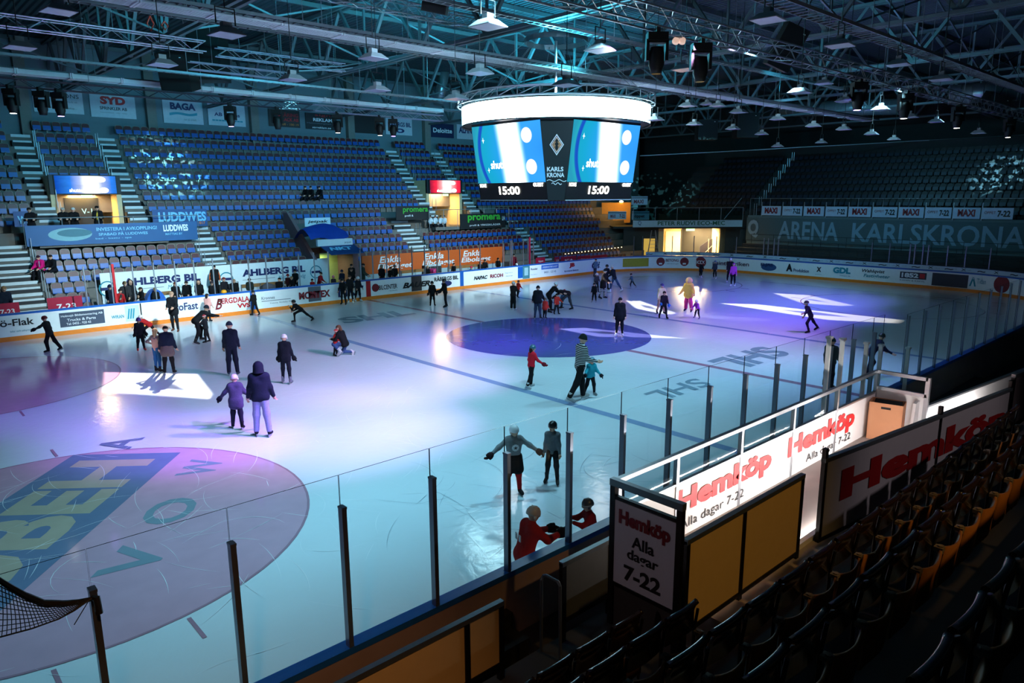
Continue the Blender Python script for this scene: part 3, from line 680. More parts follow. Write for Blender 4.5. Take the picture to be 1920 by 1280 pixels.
# ---------------------------------------------------------------- banners along the wall at the top
M_pale = mat('banner_pale', (186, 194, 204), rough=.5)
def wb(px0, py0, px1, py1, m, lab, lines):
    t = banner(px0, py0, px1, py1, 29.9, m, 'wall_banner', lab, 'banner')
    for s, u0, v0, u1, v1, mm, off in lines: write(t, s, u0, v0, u1, v1, mm, off)
wb(65, 166, 158, 212, M_pale, 'white wall banner half hidden by a violet spotlight, first by the outer pillar', [('KJELLSSONS', .1, .58, .92, .8, M_ink, 0), ('byggnads ab', .55, .42, .88, .52, M_grey, 0), ('Lösningar med kunskap...', .2, .16, .85, .26, M_ink, 0)])
wb(172, 179, 256, 221, M_pale, 'white wall banner with big red letters under the lamp row', [('SYD', .22, .58, .78, .94, M_red, .06), ('SPRINKLER AB', .2, .34, .8, .48, M_ink, .02), ('kommunikation - miljö - vatten', .2, .18, .8, .25, M_grey, 0)])
wb(308, 188, 382, 232, M_pale, 'white wall banner with dark word and a wave, between two pillars', [('BAGA', .18, .58, .82, .88, M_navy, .05), ('~', .15, .32, .85, .5, M_teal, .04), ('ren så enkelt', .5, .14, .82, .24, M_grey, 0)])
wb(392, 196, 461, 236, M_pale, 'white wall banner behind the second violet spotlight', [('AB Björns', .16, .38, .85, .6, M_navy, .03), ('----------', .1, .2, .92, .27, M_teal, .02)])
wb(505, 206, 563, 238, mat('banner_brown', (44, 26, 24), rough=.5), 'dark wall banner with faint orange letters', [('SKÄRING', .3, .6, .95, .86, M_red, .02), ('& LACK AB', .3, .34, .95, .54, M_red, .02), ('08 - 100 19', .42, .1, .95, .22, M_orange, 0)])
wb(574, 213, 632, 243, mat('banner_ink', (22, 20, 26), rough=.5), 'black wall banner with white lettering beside the dark orange one', [('REKLAM', .24, .5, .85, .7, M_wht, .03), ('Hattmakargatan 5', .04, .32, .9, .42, M_grey, 0), ('strreklam.se', .2, .06, .8, .18, M_wht, .01), ('sign', .3, .78, .8, .96, M_red, 0)])
wb(663, 216, 713, 250, mat('banner_black_brown', (26, 18, 18), rough=.5), 'plain dark wall banner without readable lettering', [])
wb(724, 222, 773, 253, M_pale, 'white wall banner with dark capitals above a blue oval', [('RÅBERGS BIL', .1, .5, .96, .85, M_navy, .03), ('O', .35, .12, .7, .4, M_navy, .06)])
wb(809, 232, 851, 258, mat('banner_navy', (20, 34, 72), rough=.5), 'navy wall banner with one white word by the lamp truss', [('Deloitte', .08, .34, .92, .68, M_wht, .02)])
wb(857, 234, 892, 261, M_pale, 'white wall banner cut off by the scoreboard', [('ALFING', .1, .4, .98, .85, M_navy, .04)])
# ---------------------------------------------------------------- white and orange banners behind the benches, covered tunnel
M_ora = mat('banner_orange', (214, 92, 28), rough=.5, var=.08)
def long_banner(x0, x1, z0, z1, m, lab):
    t = thing('banner', lab, 'banner', (x0, 19.06, z0)); MB().bb((x0, 19.06, z0), (x1, 19.12, z1)).build('sheet', m, t)
    MB().bb((x0, 19.08, 0), (x1, 19.14, z0)).build('base_wall', mat('wall_pale', (170, 190, 196), rough=.6), t)
    t['x0'], t['x1'], t['z0'], t['z1'], t['yy'] = x0, x1, z0, z1, 19.06; return t
xa, xb = on(186, 520, 1, 19.2).x, on(613, 500, 1, 19.2).x
t = long_banner(xa, xb, .55, 2.25, M_white, 'long white banner with navy capitals behind the bench spectators')
for px0, px1 in ((228, 372), (452, 570)):
    u0 = (on(px0, 510, 1, 19.2).x-xa)/(xb-xa); u1 = (on(px1, 500, 1, 19.2).x-xa)/(xb-xa)
    write(t, 'AHLBERG BIL', u0, .56, u1, .80, M_navy, .05); write(t, 'Med bilen på väg', u0+(u1-u0)*.55, .32, u1, .5, M_teal, 0, .3); write(t, '_', u0, .44, u0+(u1-u0)*.5, .455, M_grey, 0)
for px in (196, 421, 590):
    c = on(px, 505, 1, 19.2); m = MB()
    m.v, m.f = [], []
    rr = ring((0, 0), .34, .4, 0, 24); m.add([(c.x+a, 19.04, 1.45+b) for a, b, z_ in rr.v], [tuple(reversed(f)) for f in rr.f]); m.build('round_mark', M_teal, t)
    MB().bb((c.x-.3, 19.03, 1.38), (c.x+.3, 19.04, 1.52)).build('round_mark_bar', M_navy, t)
x2, x3 = on(677, 500, 1, 19.2).x, on(943, 480, 1, 19.2).x
t = long_banner(x2, x3, 1.0, 2.22, M_ora, 'long orange banner with white words behind the far benches')
for px0, px1 in ((706, 771), (790, 850), (863, 918)):
    u0 = (on(px0, 510, 1, 19.2).x-x2)/(x3-x2); u1 = (on(px1, 500, 1, 19.2).x-x2)/(x3-x2)
    write(t, 'Enkla', u0+(u1-u0)*.06, .55, u0+(u1-u0)*.66, .9, M_wht, .02, .2); write(t, 'Elbolaget', u0, .12, u1, .5, M_wht, .02, .2)
# covered tunnel to the dressing rooms
M_tar = mat('tarpaulin_blue', (24, 60, 150), rough=.5, var=.25, scale=3, bump=.6); M_brn = mat('ramp_side_brown', (136, 100, 100), rough=.7)
m = MB(); m.bb((-1.25, 19.3, 0), (-1.0, 23.6, 2.2)); m.prism([(-1.25, 19.0, 2.2), (-1.25, 22.9, 2.2), (-1.25, 22.9, 5.0), (-1.25, 22.3, 5.0)], (.22, 0, 0)); m.bb((1.45, 19.0, 0), (1.85, 23.6, 3.0)); m.bb((-1.0, 23.4, 0), (1.6, 23.6, 4.5))
struct('wall_tunnel', m, M_brn)
m = MB(); m.bb((-1.0, 22.6, 0), (.2, 22.7, 2.4)); m.bb((.2, 21.0, 0), (1.5, 21.1, 2.4)); struct('wall_tunnel', m, mat('tunnel_green_wall', (176, 190, 120), rough=.7))
l = bpy.data.lights.new('tunnel_light', 'AREA'); l.energy = 26; l.color = (.85, 1, .5); l.size = .6
o = bpy.data.objects.new('tunnel_light', l); COL.objects.link(o); o.location = (.1, 20.4, 2.35)
t = thing('door_sign', 'small lit sign beside the dark door in the covered tunnel', 'sign', (-.75, 19.6, 2.0)); MB().box((-.75, 19.6, 2.05), (.34, .06, .3)).build('panel', emis('tunnel_lamp', (.9, 1, .6), 2.5), t)
t = thing('dark_door', 'dark door at the back of the covered tunnel', 'door', (-.3, 22.5, 0)); MB().bb((-.7, 22.5, 0), (.15, 22.58, 1.9)).build('leaf', M_black, t); MB().box((.05, 22.46, 1.0), (.04, .05, .16)).build('handle', M_alu, t)
t = thing('tunnel_canopy', 'sloping canopy over the tunnel, white fascia above navy lettered panel', 'canopy', (.15, 18.6, 2.5))
MB().prism([(-.95, 18.7, 3.0), (1.35, 18.7, 3.0), (1.7, 18.0, 2.5), (-.6, 18.0, 2.5)], (0, .06, .08)).build('slope_panel', mat('canopy_navy', (24, 58, 110), rough=.5), t)
MB().bb((-1.1, 18.68, 3.02), (1.3, 18.9, 3.42)).build('fascia', M_white, t)
text('NKT', t, (-.45, 18.28, 2.74), X, Vector((0, .8, .6)), 1.5, .3, M_lblue, off=.05, out=.03); text('jetpak', t, (.7, 18.67, 3.1), X, Z, .5, .16, M_grey, out=.015)
m = MB(); nx, ny = 12, 8; vs = []
for j in range(ny+1):
    for i in range(nx+1):
        u, v = i/nx, j/ny; vs.append((-1.5+2.6*u, 18.75+2.6*v, 3.44+.95*math.sin(PI*min(1, v*1.1))*(.55+.45*math.sin(PI*u))+.10*math.sin(7*u+5*v)+.06*math.sin(13*u*v)))
m.add(vs, [(j*(nx+1)+i, j*(nx+1)+i+1, (j+1)*(nx+1)+i+1, (j+1)*(nx+1)+i) for j in range(ny) for i in range(nx)])
tag(m.build('tarpaulin', M_tar, smooth=True, loc=(-.2, 19, 3.4)), 'crumpled blue tarpaulin lying on top of the tunnel canopy', 'tarpaulin')
t = banner(572, 408, 620, 424, 20.6, M_white, 'banner', 'short white sign behind the blue tarpaulin', 'sign'); write(t, 'jetpak', .1, .3, .9, .75, M_ink, .02, .2)
# red advert panels at the foot of the stands
M_cher = mat('panel_cherry', (176, 24, 60), rough=.4)
def low_panel(px0, py0, px1, py1, y, s, lab):
    t = banner(px0, py0, px1, py1, y, M_cher, 'advert_board', lab, 'advert board'); write(t, s, .25, .35, .8, .65, M_wht, .02)
low_panel(92, 556, 158, 592, 16.4, '7-23', 'cherry red board with pale figures by the outer stairs foot')
low_panel(-10, 568, 40, 600, 16.4, '7-23', 'cherry red board at the very edge beside a seated onlooker')
for i, (a, b, s) in enumerate(((1005, 1022, 'öppet'), (1040, 1049, '7-23'), (1052, 1080, 'ICA'), (1083, 1107, 'Citykassen'), (1109, 1138, 'ICA'))):
    low_panel(a, 478+abs(i-4)*1.2, b, 492+abs(i-4)*1.2, 16.6, s, '%s red advert board beyond the corner door, below the scoreboard' % nth(i+1))
t = thing('fairy_lights', 'string of tiny warm lights above the red advert boards', 'string lights', (20, 17.2, 2.3))
for i in range(18):
    p = on(1060+i*6.2, 476-i*.75, 1, 17.2); MB().box(p, (.05, .05, .05)).build('bulb', emis('bulb_warm', (1, .8, .4), 6), t)
p0, p1 = on(1058, 475, 1, 17.2), on(1168, 462, 1, 17.2); MB().tube([p0, p1], .012, 4).build('cable', M_black, t)
# benches behind the far boards
for i, (a, b) in enumerate(((455, 560), (735, 800), (845, 920), (215, 330))):
    p, q = on(a, 520, 1, 17.6), on(b, 520, 1, 17.6)
    t = thing('bench', ['long plain wooden bench in front of the white banner', 'wooden bench below the orange banner by the pink bucket', 'wooden bench under the last orange lettering', 'wooden bench by the outer end of the white banner'][i], 'bench', ((p.x+q.x)/2, 17.6, 0))
    MB().bb((p.x, 17.45, .72), (q.x, 17.8, .78)).build('seat', M_wood, t); MB().bb((p.x, 17.9, 1.0), (q.x, 17.95, 1.2)).build('backrest', M_wood, t)
    for k in range(4):
        x = p.x+(q.x-p.x)*k/3; MB().bb((x-.03, 17.5, 0), (x+.03, 17.75, .72)).build('leg', M_rail, t); MB().bb((x-.02, 17.88, 0), (x+.02, 17.93, 1.2)).build('leg', M_rail, t)
# ================================================================ the far end: standing terrace, wall letters, seats
EXW = 37.0
mb = MB()
for k in range(9): mb.bb((EX[k]-.66, -20, 0), (EX[k]+.15, 22, EZ[k]-.86))
for k in range(6): mb.bb((31.0+k*.95, -16, 0), (32.0+k*.95, 11.3, .35+k*.28))
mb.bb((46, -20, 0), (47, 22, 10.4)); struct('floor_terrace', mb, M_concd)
mb = MB(); mb.bb((EXW, -17, 0), (EXW+.2, 11.6, 4.2)); struct('wall_parapet', mb, mat('parapet_grey', (92, 112, 116), rough=.8))
wl = tag(MB().bb((EXW-.06, on(1920, 430, 0, EXW).y-1.2, 1.95), (EXW-.01, on(1400, 430, 0, EXW).y, 4.0)).build('name_board', mat('name_board_grey', (70, 92, 98), rough=.7), loc=(EXW-.03, 0, 1.95)), 'grey wall board with huge pale capitals below the row of white adverts', 'sign')
ya, yb = on(1460, 430, 0, EXW).y, on(1926, 430, 0, EXW).y
M_let = mat('letter_pale_blue', (120, 152, 172), rough=.6)
q = MB(); q.bb((0, 0, 0), (.001, .001, .001))
class _W: pass
def wall_text(par, s, y0, y1, z0, z1, m, x, off=0.0):
    text(s, par, (x, y0, z0), -Y, Z, y0-y1, z1-z0, m, off=off, out=0.012)
wl['w'] = 1; wl.location = Vector((EXW-.03, 0, 1.95))
wall_text(wl, 'ARENA', ya, ya+(yb-ya)*.29, 2.25, 3.75, M_let, EXW-.08, .02); wall_text(wl, 'KARLSKRONA', ya+(yb-ya)*.35, yb, 2.25, 3.75, M_let, EXW-.08, .02)
wall_text(wl, 'Q', on(1403, 430, 0, EXW).y, on(1423, 430, 0, EXW).y, 2.25, 3.8, M_let, EXW-.08, .05)
M_adp = mat('advert_pale_blue', (176, 192, 214), rough=.45)
edges = [1428, 1467, 1507, 1548, 1591, 1636, 1685, 1735, 1787, 1841, 1903]
for i, (a, b) in enumerate(zip(edges, edges[1:])):
    y0, y1 = on(a+1.5, 395, 0, EXW).y, on(b-1.5, 395, 0, EXW).y
    t = thing('advert_board', ('pale advert board with red capitals, %s of its kind on the end balcony' if i % 2 == 0 else 'pale advert board with black opening hours, %s of its kind on the end balcony') % nth(i//2+1), 'advert board', (EXW-.1, (y0+y1)/2, 4.22), group='advert boards of the end balcony')
    MB().bb((EXW-.14, y1, 4.22), (EXW-.08, y0, 5.0)).build('panel', M_adp, t); MB().bb((EXW-.12, y0-.03, 4.1), (EXW-.06, y0+.03, 5.35)).build('support_post', M_rail, t)
    if i % 2 == 0: wall_text(t, 'MAXI', y0-.3, y1+.3, 4.38, 4.88, M_dred, EXW-.15, .05)
    else: wall_text(t, '7-22', y0-.95, y1+.15, 4.38, 4.82, M_ink, EXW-.15, .04); wall_text(t, 'ÖPPET', y0-.15, y0-.85, 4.58, 4.8, M_dred, EXW-.15, .0)
def rail_end(label, y0, y1, x, z0, h, n, m=M_rail):
    t = thing('railing', label, 'railing', (x, (y0+y1)/2, z0))
    MB().tube([(x, y0, z0+h), (x, y1, z0+h)], .02, 5).build('top_rail', m, t)
    for i in range(n+1):
        y = y0+(y1-y0)*i/n; MB().tube([(x, y, z0), (x, y, z0+h)], .018, 5).build('rail_post', m, t)
rail_end('thin railing above the pale advert boards of the far end', -9, 11.4, EXW-.05, 4.2, 1.45, 11)
for k in range(4): rail_end('%s crush rail from the ice on the dark standing terrace' % nth(k+1), -14, 10.5, 31.6+1.42*k, .3+.4*k, 1.1, 12, M_dark)
t = thing('stairs', 'dark steep stairs with pale rail posts between the two end seat blocks', 'stairs', (42, 12.2, 4.2))
m = MB(); e = MB()
for k in range(9): m.bb((EX[k]-.7, 11.7, 3), (EX[k]-.2, 12.7, EZ[k]-1.1)); e.tube([(EX[k]-.6, 11.65, EZ[k]-.9), (EX[k]-.6, 11.65, EZ[k]+.2)], .02, 5); e.tube([(EX[k]-.2, 11.65, EZ[k]-.9), (EX[k]-.2, 11.65, EZ[k]+.2)], .02, 5)
m.build('steps', M_concd, t); e.build('rail_post', M_alu, t)
# ---------------------------------------------------------------- corner tunnel for the ice machine (its front looks across the corner)
FH = Vector((FW.x, FW.y, 0)).normalized(); RH = Vector((FH.y, -FH.x, 0))
def cf(px, py, D): return CAM+ray(px, py)*D
def corner_box(mb, px0, px1, z0, z1, D, depth, mi=0):
    a, b = cf(px0, 400, D), cf(px1, 400, D); a.z = b.z = z0; b = a+RH*(b-a).dot(RH)
    return mb.prism([a, b, b+Z*(z1-z0), a+Z*(z1-z0)], FH*depth, mi)
TD = 64.5
m = MB(); corner_box(m, 1170, 1245, 0, 3.1, TD, .3); corner_box(m, 1352, 1440, 0, 3.1, TD, .3); corner_box(m, 1150, 1470, 3.0, 3.2, TD-.2, 6)
struct('wall_corner', m, mat('corner_wall', (58, 60, 62), rough=.8))
m = MB(); corner_box(m, 1236, 1246, 0, 3.0, TD, 5); corner_box(m, 1352, 1362, 0, 3.0, TD, 5); corner_box(m, 1236, 1366, 0, 3.0, TD+5, .2)
struct('wall_passage', m, mat('passage_cream', (232, 206, 160), rough=.7))
l = bpy.data.lights.new('passage_light', 'AREA'); l.energy = 2400; l.color = (1, .68, .30); l.size = 2.5
o = bpy.data.objects.new('passage_light', l); COL.objects.link(o); o.location = cf(1298, 428, TD+2.4); o.location.z = 2.95
t = thing('passage_lamp', 'long warm ceiling lamp inside the corner passage', 'lamp', cf(1298, 428, TD+2.4))
m = MB(); corner_box(m, 1255, 1345, 2.96, 3.0, TD+2, 1.0); m.build('housing', M_wht, t)
m = MB(); corner_box(m, 1260, 1340, 2.93, 2.96, TD+2.1, .8); m.build('diffuser', emis('lamp_warm', (1.0, .68, .30), 9), t)
t = thing('exit_sign', 'green lit exit sign under the green lettered banner', 'sign', cf(1296, 431, TD-.1)); m = MB(); corner_box(m, 1288, 1304, 2.78, 2.98, TD-.25, .06); m.build('panel', emis('exit_green', (.55, 1.0, .45), 2.2), t)
t = thing('passage_door', 'pale double door at the back of the lit corner passage', 'door', cf(1265, 450, TD+4.8))
m = MB(); corner_box(m, 1250, 1278, 0, 2.5, TD+4.8, .1); m.build('leaf', mat('door_cream', (240, 220, 180), rough=.5), t); m = MB(); corner_box(m, 1279, 1281, 0, 2.7, TD+4.75, .1); m.build('frame', M_concd, t)
t = thing('roller_gate', 'half open dark machine gate at the lit corner passage', 'gate', cf(1330, 460, TD+3))
a, b = cf(1312, 470, TD+3), cf(1345, 470, TD+3); a.z = b.z = 0
MB().prism([a, b, b+Z*1.9, a+RH*1.0+Z*1.9, a+Z*1.2], FH*.1).build('leaf', mat('gate_dark', (40, 40, 60), rough=.5), t); m = MB()
m.tube([a+RH*.8, a+RH*.8+Z*1.9], .04, 6); m.tube([a-FH*.05+Z*.1, b-FH*.05+Z*1.8], .03, 6); m.build('gate_bar', M_alu, t)
t = thing('yellow_panel', 'small lit yellow doorway beside the stepladder', 'doorway', cf(1220, 460, TD-.2)); m = MB(); corner_box(m, 1209, 1230, 0, 2.1, TD-.1, .08); m.build('leaf', mat('doorway_glow', (232, 190, 90), rough=.6, emit=(255, 200, 90), es=.5), t)  # light of the doorway put in as the panel's own glow
M_sil = mat('fascia_silver', (186, 196, 206), rough=.35, var=.1)
t = thing('banner', 'long pale balcony banner with green capitals above the lit passage', 'banner', cf(1290, 420, TD-2)); t['w'] = 1
a, b = cf(1187, 420, TD-2), cf(1392, 420, TD-2); b = a+RH*(b-a).dot(RH); zb, zt = cf(1290, 425.5, TD-2).z, cf(1290, 413, TD-2).z; a.z = b.z = zb
MB().prism([a, b, b+Z*(zt-zb), a+Z*(zt-zb)], FH*.15).build('sheet', M_sil, t); L = (b-a).length
text('PETER RUDVI ECO-MEC', t, a+RH*L*.225+Z*.16, RH, Z, L*.615, (zt-zb)*.62, mat('ink_dark_green', (30, 84, 50), rough=.5), off=.02, out=.02); text('Q', t, a+RH*L*.045+Z*.14, RH, Z, L*.03, (zt-zb)*.7, M_navy, out=.02)
t = thing('balcony_glass', 'greenish glass balustrade above the banner with green capitals', 'balustrade', a+Z*(zt-zb)); z0 = zt
for i in range(6):
    p = a+RH*L*(i/5.0); p = Vector((p.x, p.y, 0)); m = MB(); m.tube([p+Z*z0, p+Z*(z0+1.1)], .03, 6); m.build('rail_post', M_rail, t)
m = MB(); a0 = Vector((a.x, a.y, z0)); m.prism([a0+Z*.1, a0+RH*L+Z*.1, a0+RH*L+Z*1.0, a0+Z*1.0], FH*.02); m.build('pane', glass_mat('balcony_glass', (.55, .75, .75), .8), t)
m = MB(); m.tube([a0+Z*1.1, a0+RH*L+Z*1.1], .03, 6); m.tube([a0+RH*L*.83+Z*.1, a0+RH*L*.98+Z*1.9], .03, 6); m.build('top_rail', M_rail, t)
t = thing('stepladder', 'tall aluminium stepladder standing by the small yellow doorway', 'stepladder', cf(1225, 485, TD-2.2)); p = cf(1224, 470, TD-2.2); p.z = 0
for sx in (-1, 1):
    MB().bar(p+RH*(.62*sx)-FH*.4, p+RH*(.16*sx)+Z*3.0, .06, .05).build('leg', M_alu, t); MB().bar(p+RH*(.5*sx)+FH*.5, p+RH*(.14*sx)+Z*3.0, .04, .04).build('leg', M_alu, t)
m = MB()
for i in range(1, 9): f = i/10; m.bar(p-RH*(.62-.46*f)-FH*.4*(1-f)+Z*3*f, p+RH*(.62-.46*f)-FH*.4*(1-f)+Z*3*f, .05, .03)
m.build('rungs', M_alu, t); MB().box(p+Z*3.02, (.4, .3, .05)).build('platform', M_black, t)
for i, (u0, v0, u1, v1, s, dd) in enumerate(((1184, 368, 1214, 384, 'MAXI', 1), (1140, 396, 1157, 411, 'MAX', 1.5), (1157, 396, 1174, 411, '7-22', 1.5), (1185, 396, 1217, 412, 'öppet', 1))):
    a, b = cf(u0, v1, TD-dd), cf(u1, v1, TD-dd); zt = cf(u0, v0, TD-dd).z; b = a+RH*(b-a).dot(RH); b.z = a.z
    t = thing('advert_board', ['pale striped sign on the balcony corner nearest the scoreboard', 'small pale sign on the corner railing before the orange wall', 'second small pale sign on the corner railing before the orange wall', 'pale sign at the upper end of the green lettered banner'][i], 'advert board', a, group='corner advert boards')
    MB().prism([a, b, b+Z*(zt-a.z), a+Z*(zt-a.z)], FH*.06).build('panel', M_adp, t); MB().prism([a+Z*(zt-a.z)*.75, b+Z*(zt-a.z)*.75, b+Z*(zt-a.z)*.9, a+Z*(zt-a.z)*.9], -FH*.01).build('stripe', M_grey, t)
    text(s, t, a+RH*.2+Z*.12-FH*.01, RH, Z, (b-a).length*.6, (zt-a.z)*.45, M_dred, off=.03, out=.02)
m = MB(); corner_box(m, 1128, 1182, 3.4, 5.3, TD+3.5, .2); struct('wall_orange', m, mat('wall_amber', (214, 150, 60), rough=.7))
l = bpy.data.lights.new('corner_light', 'POINT'); l.energy = 130; l.color = (1, .55, .12); l.shadow_soft_size = .2
o = bpy.data.objects.new('corner_light', l); COL.objects.link(o); o.location = cf(1165, 386, TD+1.5)
t = thing('corner_lamp', 'warm bulkhead lamp on the orange wall behind the scoreboard', 'lamp', cf(1165, 378, TD+3)); m = MB(); m.lathe([(0, .12), (.16, .08), (.2, 0), (.16, -.06), (0, -.08)], 12, cf(1165, 378, TD+3.2)); m.build('globe', emis('lamp_warm', (1.0, .68, .30), 9), t)
# seats turned round the corner beside the dark stairs belong to the same far rows; their terrace
# ================================================================ scoreboard
SBX, SBY = 0.37, 0.0
sb = thing('scoreboard', 'glowing octagonal video scoreboard hanging over centre ice', 'scoreboard', (SBX, SBY, 5.8))
def oct_pts(a, hw, z): return [Vector((SBX+x, SBY+y, z)) for x, y in ((-a, -hw), (-hw, -a), (hw, -a), (a, -hw), (a, hw), (hw, a), (-hw, a), (-a, hw))]
A0, A1, A2 = oct_pts(2.87, 2.0, 8.78), oct_pts(2.55, 2.0, 6.52), oct_pts(2.44, 2.0, 5.82)
m = MB(); vs = A2+A1+A0+oct_pts(2.95, 2.05, 9.0); n = 8
m.add(vs, [(r_*n+i, r_*n+(i+1) % n, (r_+1)*n+(i+1) % n, (r_+1)*n+i) for r_ in range(3) for i in range(n)]+[tuple(reversed(range(8))), tuple(range(24, 32))])
M_sbk = mat('scoreboard_case', (22, 28, 32), rough=.45, var=.05); m.build('casing', M_sbk, sb)
def face_quad(i0, i1, lo, hi, out, m, name, inset=0.0):
    a, b, c, d = lo[i0], lo[i1], hi[i1], hi[i0]; nn = (b-a).cross(d-a).normalized()
    o = MB().quad(a+nn*out, b+nn*out, c+nn*out, d+nn*out).build(name, m, sb); return a, b, c, d, nn, o
M_scr = None
def display_mat():
    """video image: turquoise to deep blue rings with the view-angle glow painted in as a white beam, in the display's own coordinates"""
    m = bpy.data.materials.new('display_video'); m.use_nodes = True; nt = m.node_tree; nt.nodes.clear()
    N = nt.nodes.new; L_ = nt.links.new
    o = N('ShaderNodeOutputMaterial'); e = N('ShaderNodeEmission'); uv = N('ShaderNodeUVMap'); sp = N('ShaderNodeSeparateXYZ'); L_(uv.outputs[0], sp.inputs[0])
    def mth(op, a, b=None, c=None):
        n_ = N('ShaderNodeMath'); n_.operation = op
        for i, v in enumerate((a, b, c)):
            if v is None: continue
            if isinstance(v, (int, float)): n_.inputs[i].default_value = v
            else: L_(v, n_.inputs[i])
        return n_.outputs[0]
    u, v = sp.outputs['X'], sp.outputs['Y']
    # centre of the painted glow drifts a little with height
    c = mth('ADD', .56, mth('MULTIPLY', mth('SUBTRACT', .5, v), .06))
    d = mth('ABSOLUTE', mth('SUBTRACT', u, c))
    beam = N('ShaderNodeMapRange'); beam.interpolation_type = 'SMOOTHSTEP'
    for k, val in (('From Min', .21), ('From Max', .045), ('To Min', 0), ('To Max', 1)): beam.inputs[k].default_value = val
    L_(d, beam.inputs['Value'])
    # concentric rings around a point beyond the upper side
    r = mth('POWER', mth('ADD', mth('POWER', mth('SUBTRACT', u, 1.0), 2), mth('POWER', mth('MULTIPLY', mth('SUBTRACT', v, .55), .75), 2)), .5)
    cr = N('ShaderNodeValToRGB'); L_(r, cr.inputs[0]); el = cr.color_ramp.elements
    el[0].position = 0; el[0].color = (.03, .30, .85, 1); el[1].position = 1; el[1].color = (.02, .30, .45, 1)
    for p, col in ((.35, (.04, .36, .95, 1)), (.62, (.02, .34, .80, 1)), (.80, (.01, .36, .62, 1)), (.885, (.01, .36, .56, 1)), (.90, (.01, .07, .50, 1)), (.935, (.01, .10, .50, 1)), (.95, (.02, .38, .48, 1))):
        x = el.new(p); x.color = col
    mx = N('ShaderNodeMix'); mx.data_type = 'RGBA'; L_(beam.outputs[0], mx.inputs['Factor']); L_(cr.outputs[0], mx.inputs['A']); mx.inputs['B'].default_value = (1, 1, 1, 1)
    L_(mx.outputs['Result'], e.inputs[0]); st = mth('ADD', 1.15, mth('MULTIPLY', beam.outputs[0], 3.0)); L_(st, e.inputs[1]); L_(e.outputs[0], o.inputs[0])
    return m
M_scr = display_mat(); M_glow = emis('screen_glow', (.93, .96, 1), 5.0); M_glow2 = emis('screen_glow_soft', (.80, .88, 1), 1.25)
for i0, i1 in ((7, 0), (1, 2), (3, 4), (5, 6)):
    a, b, c, d, nn, ob = face_quad(i0, i1, A1, A0, .02, M_scr, 'display')
    ul = ob.data.uv_layers.new(name='UVMap')
    for k, w_ in enumerate(((0, 0), (1, 0), (1, 1), (0, 1))): ul.data[k].uv = w_
    rt = (b-a).normalized(); up = ((d-a)-rt*(d-a).dot(rt)).normalized(); H = (d-a).dot(up); Wd = (b-a).length
    text('shutter', sb, a+rt*Wd*.24+up*H*.25+nn*.03, rt, up, Wd*.3, H*.14, M_glow, name='display_lettering', off=.015, out=.01)
    for fu, fv in ((.80, .78), (.83, .26)):
        cc = a+rt*Wd*fu+up*H*fv+nn*.035
        MB().add([cc+rt*(.30*math.cos(2*PI*k/24))+up*(.29*math.sin(2*PI*k/24)) for k in range(24)], [tuple(range(24))]).build('display_disc', M_glow2, sb)
    for fu, fv in ((.16, .75), (.20, .23)):
        cc = a+rt*Wd*fu+up*H*fv+nn*.035; s_ = MB()
        s_.add([cc-rt*.08, cc-up*.012, cc+rt*.08, cc+up*.012], [(0, 1, 2, 3)]); s_.add([cc-up*.12, cc+rt*.012, cc+up*.12, cc-rt*.012], [(0, 1, 2, 3)]); s_.build('display_sparkle', M_glow, sb)
    # clock panel
    a, b, c, d = A2[i0], A2[i1], A1[i1], A1[i0]; nn = (b-a).cross(d-a).normalized(); rt = (b-a).normalized(); up = ((d-a)-rt*(d-a).dot(rt)).normalized(); H = (d-a).dot(up); Wd = (b-a).length
    MB().quad(a+nn*.02, b+nn*.02, c+nn*.02, d+nn*.02).build('clock_panel', M_black, sb)
    text('15:00', sb, a+rt*Wd*.32+up*H*.34+nn*.03, rt, up, Wd*.31, H*.46, emis('clock_white', (1, .98, .9), 6), name='clock_figures', off=.02, out=.01)
    for s, f0, f1 in (('HOME', .03, .13), ('GUEST', .83, .97)):
        text(s, sb, a+rt*Wd*f0+up*H*.77+nn*.035, rt, up, Wd*(f1-f0), H*.2, emis('clock_white', (1, .98, .9), 6), name='clock_lettering', off=.03, out=.01)
    MB().prism([a+up*.0+nn*.03, b+nn*.03, b+up*.03+nn*.03, a+up*.03+nn*.03], nn*.03).build('bottom_edge', M_pale, sb)
